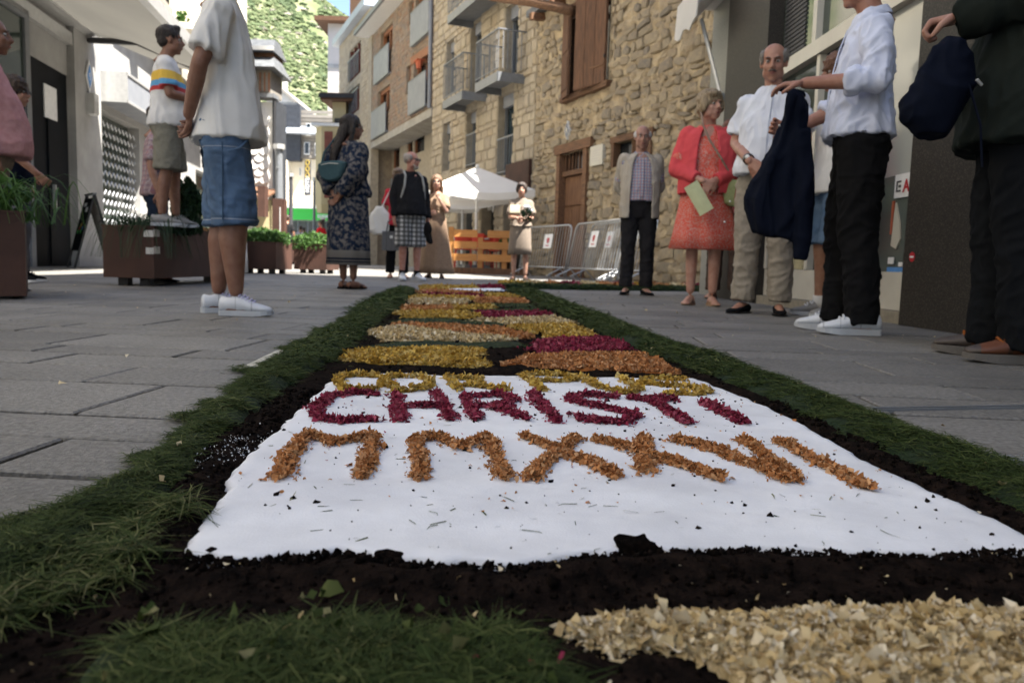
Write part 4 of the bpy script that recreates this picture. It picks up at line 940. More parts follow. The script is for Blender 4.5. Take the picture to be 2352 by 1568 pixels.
# estate sign and stickers in the covered window
a, c, d, e = fr.rect(2048, 2094, 412, 452)
es = thing('window_sign', 'white window sign with red letters beside the dark granite pier', 'sign', fr.world(a, .0, d), RT)
WS_ = c - a
part('board', M['printwhite'], es, lambda b: b.box(0, WS_ + .1, .018, .028, 0, .14)); textobj('lettering', 'ADIV', .105, M['emboss'], es, (.10, .015, .03), (R(90), 0, 0), ext=.001, bold=True)
part('logo', M['printdark'], es, lambda b: (b.box(.025, .075, .014, .017, .035, .045), b.box(.025, .035, .014, .017, .046, .09), b.box(.025, .075, .014, .017, .091, .10), b.box(.05, .075, .014, .017, .06, .075)))
a, c, d, e = fr.rect(2030, 2075, 612, 652)
stk = thing('window_stickers', 'blue and white stickers and torn poster at the bottom of the shop window', 'sticker', fr.world(a, .0, d), RT)
w_ = c - a
part('blue_sticker', M['printblue'], stk, lambda b: b.box(0, w_ * .8, .016, .026, 0, .10)); textobj('number', '0', .09, M['printwhite'], stk, (w_ * .62, .014, .01), (R(90), 0, 0), ext=.001, bold=True)
part('white_sticker', M['printwhite'], stk, lambda b: b.box(w_ * .05, w_ * .35, .012, .0155, .12, .16)); part('white_sticker', M['printwhite'], stk, lambda b: b.box(w_ * .6, w_ * .8, .012, .0155, .105, .13))
def torn(b):
    pts = [(.02, .2), (.08, .18), (.12, .24), (.1, .34), (.04, .46), (.03, .38)]
    b.rings([[(x, .028, z + .03) for x, z in pts], [(x, .018, z + .03) for x, z in pts]])
part('torn_poster', M['marble'], stk, torn); part('torn_edge', M['terracotta'], stk, lambda b: b.box(.0, .02, .017, .027, .30, .5))
part('yellow_sticker', M['printgold'], stk, lambda b: b.box(w_ * .82, w_ * .95, .016, .026, 0, .09))
q = fr.uv(2096, 590, .09)
nes = thing('round_sticker', 'small red and white round sticker on the dark granite pier', 'sticker', fr.world(q[0], .092, q[1]), RT)
part('disc', M['emboss'], nes, lambda b: b.tube([(0, 0, 0), (0, -.002, 0)], .028, 14)); part('bar', M['printwhite'], nes, lambda b: b.box(-.018, .018, -.004, -.0022, -.005, .005))
# small awning with strut at the far end
q = fr.uv(1662, 222)
sa_ = thing('small_awning', 'folded cream awning with a long metal strut on the light granite pier', 'awning', (fr.o.x, fr.o.y, 0), RT)
zs = q[1]
part('strut', M['alu'], sa_, lambda b: b.tube([(q[0], -.03, zs), (q[0] - .12, -.24, 2.86)], .022, 8)); part('bracket', M['greysteel'], sa_, lambda b: b.tube([(q[0], 0, zs - .02), (q[0], -.06, zs - .02)], .06, 12))
def fold(b):
    b.tube([(u00, -.26, 2.98), (uA - .02, -.26, 2.98)], .055, 14)
part('folded_canvas', M['canvas'], sa_, fold, smooth=True)
def flap(b):
    rs = []
    for i in range(8):
        u = u00 + (uA - u00) * i / 7; rs.append([(u, -.40, 3.1), (u, -.42, 2.72 + .04 * math.cos(i * 1.9)), (u, -.41, 2.72 + .04 * math.cos(i * 1.9)), (u, -.39, 3.1)])
    b.rings(rs)
part('valance', M['canvas'], sa_, flap); part('housing', M['canvas'], sa_, lambda b: b.box(u00, uA, -.3, -.002, 3.08, 3.3))
# ------------------------------------------------------------------ the flower carpet
def G2(pts, z=0.02): return np.array([tuple(gp(x, y, z))[:2] for x, y in pts])
def inpoly(P, poly):
    x, y = P[:, 0], P[:, 1]; n = len(poly); ins = np.zeros(len(P), bool); j = n - 1
    for i in range(n):
        xi, yi = poly[i]; xj, yj = poly[j]
        c = ((yi > y) != (yj > y)) & (x < (xj - xi) * (y - yi) / (yj - yi + 1e-12) + xi); ins ^= c; j = i
    return ins
def polydist(P, poly):
    d = np.full(len(P), 1e9); n = len(poly)
    for i in range(n):
        a, b = poly[i], poly[(i + 1) % n]; ab = b - a; t = np.clip(((P - a) @ ab) / (ab @ ab + 1e-12), 0, 1)
        q = a + t[:, None] * ab; d = np.minimum(d, np.hypot(*(P - q).T))
    return d
def vnoise(P, f, seed=0):                       # cheap smooth noise, numpy
    rg = np.random.default_rng(seed); T_ = rg.random((64, 64)); X = P * f; i = np.floor(X).astype(int); fr_ = X - i; fr_ = fr_ * fr_ * (3 - 2 * fr_)
    a = T_[i[:, 0] % 64, i[:, 1] % 64]; b = T_[(i[:, 0] + 1) % 64, i[:, 1] % 64]; c = T_[i[:, 0] % 64, (i[:, 1] + 1) % 64]; d = T_[(i[:, 0] + 1) % 64, (i[:, 1] + 1) % 64]
    return (a * (1 - fr_[:, 0]) + b * fr_[:, 0]) * (1 - fr_[:, 1]) + (c * (1 - fr_[:, 0]) + d * fr_[:, 0]) * fr_[:, 1]
def fbm(P, f, seed=0, o=4): return sum(vnoise(P, f * 2 ** k, seed + k) / 2 ** k for k in range(o)) / 2
def rand_unit(n, rg):
    v = rg.normal(size=(n, 3)); return v / np.linalg.norm(v, axis=1)[:, None]

def chips(P, Z, size, rg, flat=0.5, aspect=(.35, .8), curl=.35, tip=(.3, .95, .15, .8)):
    """bent chips: 6 vertices, 2 quads each, centred on P,Z"""
    n = len(P); C3 = np.column_stack([P, Z]); sz = size[:, None] if isinstance(size, np.ndarray) else size
    d = rand_unit(n, rg); d[:, 2] *= flat; d /= np.linalg.norm(d, axis=1)[:, None]
    u = np.cross(d, rand_unit(n, rg) * np.array([1 - flat * .6, 1 - flat * .6, 1.6])); u /= np.linalg.norm(u, axis=1)[:, None] + 1e-9
    nn = np.cross(d, u); asp = rg.uniform(*aspect, size=(n, 1)); cu = rg.uniform(-curl, curl, size=(n, 1)) + curl * .3
    j = lambda: rg.uniform(.6, 1.15, size=(n, 1))
    L = d * sz * .5; W = u * sz * .5 * asp; K = nn * sz * cu
    e1, e2 = rg.uniform(tip[0], tip[1], size=(n, 1)), rg.uniform(tip[2], tip[3], size=(n, 1)); tw = nn * sz * rg.uniform(-.25, .25, size=(n, 1)); Vv = np.stack([C3 - L * j() - W * e1 + K + tw, C3 - L * j() + W * e1 + K - tw, C3 - W * j(), C3 + W * j(), C3 + L * j() - W * e2 + K * .8 - tw, C3 + L * j() + W * e2 + K * .8 + tw], 1).reshape(-1, 3)
    Vv[:, 2] = np.maximum(Vv[:, 2], 0.004)
    b = (np.arange(n) * 6)[:, None]; F = np.concatenate([b + np.array([0, 2, 3, 1]), b + np.array([2, 4, 5, 3])], 0)
    t = np.repeat(rg.random(n), 6); return Vv, F, t
def lumps(P, Z, size, rg):
    n = len(P); C3 = np.column_stack([P, Z]); s = size[:, None]; ax = rand_unit(n, rg); bx = np.cross(ax, rand_unit(n, rg)); bx /= np.linalg.norm(bx, axis=1)[:, None] + 1e-9; cx_ = np.cross(ax, bx); q = lambda: rg.uniform(.55, 1.15, (n, 1)) * .5
    Vv = np.stack([C3 + ax * s * q(), C3 - ax * s * q(), C3 + bx * s * q(), C3 - bx * s * q(), C3 + cx_ * s * q() * .8, C3 - cx_ * s * q() * .8], 1).reshape(-1, 3)
    b = (np.arange(n) * 6)[:, None]; F = np.concatenate([b + np.array(t) for t in ((0, 2, 4), (2, 1, 4), (1, 3, 4), (3, 0, 4), (2, 0, 5), (1, 2, 5), (3, 1, 5), (0, 3, 5))], 0); return Vv, F, np.repeat(rg.random(n), 6)
def blades(P, Z, ln, wd, rg, lift=0.25):
    n = len(P); C3 = np.column_stack([P, Z]); a = rg.uniform(0, 2 * math.pi, n); d = np.column_stack([np.cos(a), np.sin(a), rg.uniform(-.15, lift, n)])
    s = np.column_stack([-np.sin(a), np.cos(a), rg.uniform(-.6, .6, n)]); L = ln[:, None]; w = wd[:, None]
    bend = np.column_stack([rg.normal(0, .25, n), rg.normal(0, .25, n), rg.uniform(-.35, .05, n)])
    p0 = C3; p1 = C3 + d * L * .5; p2 = C3 + d * L * .9 + bend * L
    Vv = np.stack([p0 - s * w * .5, p0 + s * w * .5, p1 - s * w * .45, p1 + s * w * .45, p2 - s * w * .12, p2 + s * w * .12], 1).reshape(-1, 3)
    Vv[:, 2] = np.maximum(Vv[:, 2], 0.004)
    b = (np.arange(n) * 6)[:, None]; F = np.concatenate([b + np.array([0, 2, 3, 1]), b + np.array([2, 4, 5, 3])], 0)
    return Vv, F, np.repeat(rg.random(n), 6)
def mound(name, poly, h, m, parent=None, res=None, kind=None, edge=.04, rough=.3, z0=0.001, seed=1, freq=30, bump2=None, rag=0.0):
    """height-field over a polygon, falling to the ground at its border"""
    lo, hi = poly.min(0) - .02, poly.max(0) + .02; res = res or max((hi - lo).max() / 160, .006)
    nx, ny = max(4, int((hi[0] - lo[0]) / res)), max(4, int((hi[1] - lo[1]) / res)); X, Y = np.meshgrid(np.linspace(lo[0], hi[0], nx), np.linspace(lo[1], hi[1], ny)); P = np.column_stack([X.ravel(), Y.ravel()])
    ins = inpoly(P, poly); d = polydist(P, poly) * np.where(ins, 1, -1) + rag * (fbm(P, 18, seed + 20) - .5)
    e = np.clip(d / edge, 0, 1); e = np.sqrt(1 - (1 - e) ** 2 + 1e-9); z = z0 + h * e * (1 - rough + 2 * rough * fbm(P, freq, seed))
    if bump2 is not None: z += bump2(P) * e
    keep = (d > -res * .5).reshape(ny, nx); q = keep[:-1, :-1] | keep[1:, :-1] | keep[:-1, 1:] | keep[1:, 1:]
    idx = np.arange(nx * ny).reshape(ny, nx); F = np.column_stack([idx[:-1, :-1][q], idx[:-1, 1:][q], idx[1:, 1:][q], idx[1:, :-1][q]])
    z[d < 0] = -0.004
    V = np.column_stack([P, z]); me = fast_mesh(name, V, F, m, smooth=True)
    return obj(name, me, parent, kind), (lambda Q: np.interp(0, [0], [0]) + z0 + h * np.sqrt(np.maximum(0, 1 - (1 - np.clip(polydist(Q, poly) * np.where(inpoly(Q, poly), 1, 0) / edge, 0, 1)) ** 2)) * (1 - rough + 2 * rough * fbm(Q, freq, seed)) + (bump2(Q) if bump2 is not None else 0))
def sample(poly, n, rg, rag=.012, dens=None):
    lo, hi = poly.min(0) - rag, poly.max(0) + rag; out = np.zeros((0, 2))
    for _ in range(40):
        P = rg.uniform(lo, hi, size=(n * 2, 2))
        if dens is not None: P = P[rg.random(len(P)) < dens(P)]
        Q = P + (np.column_stack([vnoise(P, 14, 3), vnoise(P, 14, 9)]) - .5) * rag * 4 + rg.normal(0, rag * .35, P.shape); out = np.concatenate([out, P[inpoly(Q, poly)]])
        if len(out) >= n: break
    return out[:n]

rg = np.random.default_rng(5)
# outlines (picture points carried to the ground)
LI = [(-420, 1540), (60, 1330), (393, 1148), (478, 997), (581, 935), (683, 860), (786, 802), (850, 745), (905, 700), (947, 664)]           # soil | left grass
LO = [(-620, 1500), (-200, 1350), (60, 1222), (185, 1150), (368, 1042), (462, 962), (560, 880), (642, 817), (790, 737), (856, 690), (925, 659)]        # left grass | paving
RI = [(2800, 1370), (2352, 1165), (2227, 1110), (2100, 1055), (1953, 1000), (1861, 957), (1770, 912), (1623, 850), (1480, 795), (1370, 752), (1290, 712), (1170, 664)]
RO = [(2900, 1280), (2352, 1088), (2246, 1048), (2099, 993), (1953, 938), (1843, 894), (1686, 835), (1550, 793), (1430, 745), (1310, 702), (1215, 664)]
gLI, gLO, gRI, gRO = G2(LI, .03), G2(LO, .012), G2(RI, .03), G2(RO, .012)
# dark soil bed under everything
soil_poly = np.concatenate([gLI[1:] - [.03, 0], (gRI[1:] + [.03, 0])[::-1]]); soil_poly = np.concatenate([soil_poly, np.array([[.75, .33], [-.75, .33]])])
white_px = [(414, 1272), (560, 1282), (780, 1262), (925, 1288), (1190, 1293), (1420, 1262), (1750, 1256), (2120, 1270), (2420, 1262), (2240, 1165), (2000, 1058), (1853, 976), (1700, 905), (1596, 866), (1400, 862), (1100, 862), (930, 855), (775, 857), (700, 925), (640, 980), (530, 1080), (470, 1185)]
white = G2(white_px, .022)
def soilbump(P):
    d = polydist(P, white) * np.where(inpoly(P, white), -1, 1)
    return np.where(d < 0, -.006, 0) + .010 * np.exp(-((d - .03) / .025) ** 2) * (P[:, 1] < 4) + .006 * (fbm(P, 60, 7) - .4)
fb_ = soil_poly.copy()
soil, soilz = mound('soil_bed', soil_poly, .014, M['soil'], None, res=.012, kind='stuff', edge=.02, rough=.5, freq=18, bump2=soilbump)
# crumbs and clods of soil
P = np.concatenate([sample(soil_poly, 16000, rg, .01, lambda P: (P[:, 1] < 1.6) * 1.0), sample(soil_poly, 5000, rg, .01)])
P = P[~inpoly(P, white + (white.mean(0) - white) * .012)]
s_ = rg.gamma(2.0, .0013, len(P)).clip(.0012, .009) * (1 + .35 * P[:, 1])
Vc, Fc, Tc = lumps(P, soilz(P) + s_ * .15, s_ * 1.5, rg)
obj('soil_crumbs', fast_mesh('soil_crumbs', Vc, Fc, M['soil_clod'], Tc), None, 'stuff')
def clod(b, s, r):
    base = MB().ell((0, 0, 0), s, 24, 16); n = len(b.v)
    for v in base.v:
        k_ = 1 + .35 * mnoise.noise(Vector(v) * 60 + Vector((r, 0, 0))) + .25 * mnoise.noise(Vector(v) * 170); b.v.append((v[0] * k_, v[1] * k_, max(v[2] * k_, -.004)))
    b.f += [tuple(n + i for i in f) for f in base.f]; b.m += base.m
c0 = gp(1462, 1264, .018)
cl = part('soil_clod', M['soil_clod'], None, lambda b: clod(b, (.021, .013, .011), 3), smooth=False, loc=(c0.x, c0.y, .022)); tag(cl, 'large dark lump of soil on the front edge of the white panel', 'clod')
cl = part('soil_clod', M['soil_clod'], None, lambda b: clod(b, (.013, .006, .005), 9), smooth=False, loc=tuple(gp(892, 1278, .02))[:2] + (.022,)); tag(cl, 'small flat dark soil lump at the left of the white panel front edge', 'clod')
# crumbly ridge of soil along the white front edge
fe = G2([(300, 1262), (414, 1275), (560, 1288), (780, 1268), (925, 1293), (1190, 1300), (1420, 1270), (1750, 1262), (2120, 1277), (2352, 1262)], .022)
seg = rg.integers(0, len(fe) - 1, 4200); tt = rg.random(4200)[:, None]; Pr = fe[seg] * (1 - tt) + fe[seg + 1] * tt + np.column_stack([rg.normal(0, .004, 4200), -np.abs(rg.normal(0, .011, 4200)) + .003])
s_ = rg.gamma(1.8, .0011, 4200).clip(.001, .008); Vc, Fc, Tc = lumps(Pr, .019 + s_ * .3 + rg.random(4200) * .003, s_ * 1.6, rg)
obj('soil_edge', fast_mesh('soil_edge', Vc, Fc, M['soil_clod'], Tc), None, 'stuff')

# white panel
def whitebump(P): return .007 * (fbm(P, 6, 31, 3) - .5) + .0012 * (fbm(P, 40, 12, 2) - .5) + .0012 * np.sin(P[:, 1] * 55 + 3 * vnoise(P, 4, 5))
wp, wz = mound('salt_carpet', white, .005, M['salt'], None, res=.0065, edge=.014, rough=.15, z0=.017, bump2=whitebump, rag=.022)
tag(wp, 'large bright white salt panel carrying the three rows of petal lettering', 'panel')
# debris on the white
P = sample(white, 420, rg); s_ = rg.gamma(1.5, .0013, 420).clip(.001, .007) * (1 + P[:, 1] * .2)
Vc, Fc, Tc = lumps(P, wz(P) + .0005, s_ * 1.5, rg); obj('soil_specks', fast_mesh('soil_specks', Vc, Fc, M['soil_clod'], Tc), None, 'stuff')
P = sample(white, 160, rg, dens=lambda P: (P[:, 1] < 1.35) * 1.0); P = P[(P[:, 1] < .95) | (rg.random(len(P)) < .3)]
Vc, Fc, Tc = blades(P, wz(P) + .001, rg.uniform(.008, .035, len(P)), rg.uniform(.0008, .0016, len(P)), rg, lift=.06); obj('grass_bits', fast_mesh('grass_bits', Vc, Fc, M['grass'], Tc), None, 'stuff')
# white grains spilt on the soil at the left edge
sp = np.array(gp(600, 1040, .02)[:2]); P = sp + rg.normal(0, 1, (320, 2)) * [.035, .06] + [-.02, 0]; P = P[~inpoly(P, white)]
Vc, Fc, Tc = chips(P, soilz(P) + .003, rg.uniform(.001, .0035, len(P)), rg, flat=.8); obj('salt_grains', fast_mesh('salt_grains', Vc, Fc, M['salt'], Tc), None, 'stuff')

# letters made of petals and shavings
def strokes_to_ground(sts, z=.024): return [np.array([tuple(gp(x, y, z))[:2] for x, y in s]) for s in sts]
def letter(ch, sts, m, under, width, n, label, csize, cat='letter', group=None, hgt=.011):
    S = strokes_to_ground(sts); segs = [(s[i], s[i + 1]) for s in S for i in range(len(s) - 1)]
    L = np.array([np.linalg.norm(b - a) for a, b in segs]); pr = L / L.sum(); k = rg.choice(len(segs), n, p=pr); t = rg.random(n)
    A = np.array([s[0] for s in segs]); B = np.array([s[1] for s in segs]); C = A[k] * (1 - t[:, None]) + B[k] * t[:, None]
    off = np.clip(rg.normal(0, .42, n), -1.6, 1.6); w = width * .5 * (.75 + .5 * vnoise(C, 22, 4)); ang = rg.uniform(0, 2 * math.pi, n)
    P = C + np.column_stack([np.cos(ang), np.sin(ang)]) * (np.abs(off) * w)[:, None]
    zz = wz(P) + hgt * np.maximum(0, 1 - np.abs(off) ** 1.6) * rg.uniform(.15, 1.15, n) * (.7 + .6 * vnoise(P, 45, 6)) + .002
    V, F, T = chips(P, zz, rg.uniform(*csize, n) * rg.choice([.6, 1, 1, 1.5], n), rg, flat=.6, curl=.45)
    # a few strays
    o = obj('petal_letter', fast_mesh('petal_letter', V, F, m, T)); tag(o, label, cat, group); return o
MM = 'orange wood-shaving letter %s of the front row MMXXVI'
mm = [('M', [[(638, 1098), (665, 1050), (712, 995)], [(712, 998), (765, 1020), (815, 1012), (852, 1000)], [(852, 998), (850, 1045), (828, 1092)]], 'first, leftmost M'),
      ('M', [[(962, 1098), (965, 1050), (955, 1012)], [(950, 1012), (1010, 1005), (1055, 1025), (1120, 1005)], [(1118, 1004), (1140, 1050), (1162, 1098)]], 'second M, right of the leftmost M'),
      ('X', [[(1199, 1000), (1290, 1035), (1419, 1092)], [(1325, 1003), (1270, 1045), (1215, 1095), (1240, 1094)]], 'first X, third character'),
      ('X', [[(1365, 1008), (1470, 1035), (1560, 1068), (1660, 1100)], [(1478, 1003), (1486, 1045), (1480, 1085)]], 'second X, fourth character, widest'),
      ('V', [[(1550, 1008), (1660, 1040), (1760, 1080), (1812, 1100)], [(1706, 1010), (1760, 1050), (1832, 1100)]], 'V, fifth character'),
      ('I', [[(1786, 1012), (1890, 1065), (2000, 1120)]], 'I, rightmost narrow bar')]
for ch, st, d in mm: letter(ch, st, M['orange'], 0, .036, 3600 if ch != 'I' else 2000, MM % ('(' + d + ')'), (.003, .0095), hgt=.008)
CH = 'crimson petal letter %s of the middle row CHRISTI'
cc = [('C', [[(870, 905), (818, 899), (755, 911), (722, 937), (735, 960), (784, 969), (867, 963)]], 'C, leftmost and curved'), ('H', [[(908, 905), (920, 965)], [(1002, 901), (1036, 962)], [(915, 932), (1020, 929)]], 'H, between C and R'),
      ('R', [[(1067, 908), (1095, 963)], [(1067, 908), (1150, 906), (1184, 917), (1150, 931), (1085, 931)], [(1130, 935), (1214, 963)]], 'R with the diagonal leg'), ('I', [[(1223, 903), (1280, 968)]], 'I, slanting bar after the R'),
      ('S', [[(1418, 913), (1355, 907), (1306, 913), (1336, 928), (1404, 938), (1465, 955), (1433, 968), (1370, 966), (1323, 957)]], 'S, winding letter before the T'), ('T', [[(1445, 914), (1552, 918)], [(1492, 918), (1580, 970)]], 'T with a thin crossbar'), ('I', [[(1614, 923), (1707, 970)]], 'I, last bar at the right end')]
for ch, st, d in cc: letter(ch, st, M['crimson'], 0, .035, 1300 if ch == 'I' else 2300, CH % ('(' + d + ')'), (.004, .0115), hgt=.007)
CO = 'yellow petal letter %s of the back row CORPUS'
co = [('C', [[(877, 865), (818, 860), (782, 868), (773, 880), (798, 894), (867, 893)]], 'C, leftmost'), ('O', [[(900, 863), (880, 882), (916, 897), (975, 895), (992, 880), (965, 863), (902, 863)]], 'O, closed ring'), ('R', [[(1025, 863), (1055, 898)], [(1030, 873), (1098, 870), (1104, 882), (1062, 886)], [(1090, 886), (1168, 897)]], 'R, after the O'),
      ('P', [[(1200, 862), (1250, 898)], [(1200, 862), (1300, 862), (1325, 872), (1230, 877)]], 'P, before the U'), ('U', [[(1336, 864), (1372, 888), (1430, 900), (1475, 894), (1424, 866)]], 'U, open at its far side'), ('S', [[(1575, 873), (1500, 867), (1470, 876), (1550, 886), (1632, 899), (1600, 907), (1530, 902)]], 'S, rightmost')]
for ch, st, d in co: letter(ch, st, M['yellow'], 0, .026, 850, CO % ('(' + d + ')'), (.006, .016), hgt=.007)
# loose shavings on the white
P = sample(white, 150, rg, dens=lambda P: (P[:, 1] > .8) * 1.0); Vc, Fc, Tc = chips(P, wz(P) + .002, rg.uniform(.002, .008, len(P)), rg, flat=.4); obj('loose_shavings', fast_mesh('loose_shavings', Vc, Fc, M['orange'], Tc), None, 'stuff')
P = sample(white, 80, rg, dens=lambda P: (P[:, 1] > 1.0) * 1.0); Vc, Fc, Tc = chips(P, wz(P) + .002, rg.uniform(.002, .006, len(P)), rg, flat=.4); obj('loose_petals', fast_mesh('loose_petals', Vc, Fc, M['crimson'], Tc), None, 'stuff')

# colour patches of the strip beyond the lettering
K = lambda pts: [(689 + x * .3906, 620 + y * .3906) for x, y in pts]
pat = [('yellow', [(265, 512), (320, 460), (700, 447), (1000, 447), (1135, 468), (1010, 505), (1055, 545), (850, 548), (600, 528), (400, 533)], 'broad yellow petal patch nearest on the left, just beyond the white panel'),
       ('orange', [(1150, 548), (1330, 487), (1700, 480), (2020, 478), (2200, 568), (2150, 588), (1700, 570), (1400, 545), (1250, 535)], 'broad orange shaving patch nearest on the right, just beyond the white panel'),
       ('crimson', [(1300, 458), (1420, 440), (1400, 410), (1500, 393), (1840, 388), (1950, 460), (1550, 478)], 'crimson petal patch on the right behind the nearest orange patch'),
       ('grass', [(380, 432), (560, 405), (1000, 398), (1300, 408), (1320, 430), (1000, 452), (450, 452)], 'green grass band on the left behind the nearest yellow patch'),
       ('cream', [(420, 355), (500, 323), (640, 325), (950, 370), (1250, 385), (1230, 412), (1000, 415), (650, 402), (480, 398)], 'cream shaving patch tapering to the right on the left half'),
       ('orange', [(500, 310), (900, 315), (1200, 335), (1370, 378), (1250, 392), (900, 367), (640, 332)], 'long thin orange band behind the cream patch'),
       ('yellow', [(1190, 322), (1600, 308), (1760, 385), (1500, 388), (1350, 352)], 'bright yellow patch on the right edge behind the crimson patch'),
       ('cream', [(980, 287), (1500, 270), (1610, 307), (1250, 317)], 'cream patch on the right behind the bright yellow patch'),
       ('grass', [(550, 292), (620, 272), (900, 275), (1250, 300), (1280, 315), (1000, 322), (560, 307)], 'green grass band across the left half behind the thin orange band'),
       ('yellow', [(560, 240), (950, 238), (1090, 262), (1000, 274), (600, 270)], 'yellow band at mid strip on the left'),
       ('crimson', [(990, 243), (1450, 243), (1505, 272), (1150, 272)], 'crimson band at mid strip on the right'),
       ('grass', [(850, 237), (1400, 213), (1435, 240), (900, 245)], 'thin green band behind the mid-strip crimson band'),
       ('orange', [(605, 210), (1000, 207), (850, 230), (615, 236)], 'small orange band on the left beyond the mid-strip yellow band'),
       ('yellow', [(850, 215), (1110, 203), (1160, 212), (980, 228)], 'narrow yellow patch at the middle of the strip'),
       ('cream', [(655, 170), (985, 173), (960, 198), (640, 200)], 'far cream band on the left half'),
       ('grass', [(990, 190), (1350, 188), (1400, 212), (1050, 208)], 'far green band on the right half'),
       ('yellow', [(660, 150), (1000, 152), (1060, 167), (660, 168)], 'far yellow band on the left half'),
       ('orange', [(1040, 163), (1310, 168), (1335, 190), (1060, 186)], 'far orange and red band on the right half'),
       ('yellow', [(1085, 133), (1270, 148), (1285, 165), (1110, 158)], 'far yellow patch close to the right grass edge'),
       ('crimson', [(710, 136), (1080, 148), (1050, 160), (750, 154)], 'far crimson line across the left half'),
       ('orange', [(705, 118), (930, 122), (1085, 134), (725, 138)], 'far orange line near the end of the strip'),
       ('white', [(870, 108), (1190, 106), (1205, 118), (890, 120)], 'small white patch near the far end of the strip'),
       ('yellow', [(715, 92), (1040, 94), (1045, 106), (720, 112)], 'last yellow patch at the far end of the strip'),
       ('crimson', [(1050, 92), (1190, 90), (1200, 101), (1060, 104)], 'last crimson patch at the far end of the strip')]
fronts = {'yellow': M['under_yellow'], 'orange': M['under_orange'], 'crimson': M['under_crimson'], 'cream': M['under_cream'], 'grass': M['underg']}
def patch_obj(c, poly, lab, n, sz, h, cat='petal patch', grp='colour patches of the flower carpet', edge=.05):
    t = thing('petal_patch', lab, cat, (0, 0, 0), 0, grp)
    if c == 'white': mound('salt_sheet', poly, .006, M['salt'], t, res=.02, z0=.02); return
    o, zf = mound('underlay', poly, h, fronts[c], t, res=None, edge=edge, rough=.35, z0=.012, freq=20, seed=int(poly[0, 0] * 1000) % 50)
    P = sample(poly, n, rg, .02)
    if c == 'grass': V, F, T = blades(P, zf(P) * .9 - .004, rg.uniform(*sz, len(P)) * 2.2, rg.uniform(*sz, len(P)) * .13, rg, lift=.3)
    else: V, F, T = chips(P, zf(P) + rg.uniform(-.002, .006, len(P)), rg.uniform(*sz, len(P)) * rg.choice([.6, .9, 1.2], len(P)), rg, flat=.5, curl=.4)
    obj('blades' if c == 'grass' else 'petals', fast_mesh('petals', V, F, M[c], T), t, 'stuff')
for c, pts, lab in pat:
    poly = G2(K(pts), .025); d = np.hypot(*poly.mean(0)); ar = .5 * abs(np.dot(poly[:, 0], np.roll(poly[:, 1], 1)) - np.dot(poly[:, 1], np.roll(poly[:, 0], 1)))
    s0 = .006 + .0035 * d; n = int(min(9000, max(500, ar * 6.5 / (s0 * s0 * .55)))) ; patch_obj(c, poly, lab, n, (s0 * .6, s0 * 1.5), .008)
# the cross band running off to the right at the far end
cols_ = ['yellow', 'cream', 'orange', 'crimson', 'cream', 'orange', 'crimson', 'yellow', 'orange', 'cream', 'crimson']
A0, A1 = gp(1150, 661, .01), gp(1630, 668, .01); n_ = len(cols_)
ax = (A1 - A0) / n_; up_ = Vector((-.0, 1.0, 0)) * 1.1
for i, c in enumerate(cols_):
    a, b = A0 + ax * i, A0 + ax * (i + 1); k1, k2 = .35 + .3 * (i % 2), .35 + .3 * ((i + 1) % 2)
    poly = np.array([(a.x, a.y + .25), (b.x, b.y + .25), (b.x, b.y + .95), (a.x, a.y + .95)]) + rg.normal(0, .04, (4, 2))
    patch_obj(c, poly, '%s patch of the cross band, %s from its left end' % (c, ['first', 'second', 'third', 'fourth', 'fifth', 'sixth', 'seventh', 'eighth', 'ninth', 'tenth', 'eleventh'][i]), 500, (.03, .06), .05)
def strip_poly(a, b, lo, hi): return np.array([(a.x, a.y + lo), (b.x, b.y + lo), (b.x, b.y + hi), (a.x, a.y + hi)])
def grass_bank(name, poly, n_near, h, kind='stuff', szf=1.0, edge=.07, far=True, dn=None, bm=.012):
    o, zf = mound(name + '_base', poly, h, M['underg'], None, res=bm, kind='stuff', edge=edge, rough=.45, z0=.004, freq=11, seed=4)
    Vs, Fs, Ts, off = [], [], [], 0
    for lo, hi, n, L, W in n_near:
        P = sample(poly, n, rg, .035, lambda P: ((P[:, 1] >= lo) & (P[:, 1] < hi)) * 1.0)
        if not len(P): continue
        V, F, T = blades(P, zf(P) * rg.uniform(.55, 1.05, len(P)) * (.85 + .35 * fbm(P, 26, 44)) + .003, rg.uniform(.5, 1.3, len(P)) * L, rg.uniform(.6, 1.2, len(P)) * W, rg, lift=.35)
        T = np.clip(T * .8 + .35 * (np.repeat(fbm(P, 9, 3), 6) - .4), 0, 1)
        Vs.append(V); Fs.append(F + off); Ts.append(T); off += len(V)
    return obj(name, fast_mesh(name, np.concatenate(Vs), np.concatenate(Fs), M['grass'], np.concatenate(Ts)), None, kind)
near = [(0, 1.1, 26000, .022, .0012), (1.1, 2.0, 24000, .026, .0016), (2.0, 4.0, 26000, .036, .0030), (4.0, 14, 22000, .06, .008)]
grass_bank('left_grass_border', np.concatenate([gLO, gLI[::-1]]), near, .030, bm=.014)
grass_bank('right_grass_border', np.concatenate([gRI, gRO[::-1]]), near, .030, bm=.014)
grass_bank('cross_grass_border', strip_poly(A0, A1, -.05, .28), [(0, 20, 4000, .09, .012)], .05, bm=.03)
grass_bank('cross_grass_border', strip_poly(A0, A1, .92, 1.25), [(0, 20, 3000, .09, .012)], .05, bm=.03)
# leaves and petals caught in the grass
P = np.concatenate([sample(np.concatenate([gLO, gLI[::-1]]), 26, rg), sample(np.concatenate([gRI, gRO[::-1]]), 34, rg)])
V, F, T = chips(P, np.full(len(P), .032), rg.uniform(.006, .015, len(P)), rg, flat=.5, aspect=(.5, .9)); obj('fallen_petals', fast_mesh('fallen_petals', V, F, M['cream'], T), None, 'stuff')

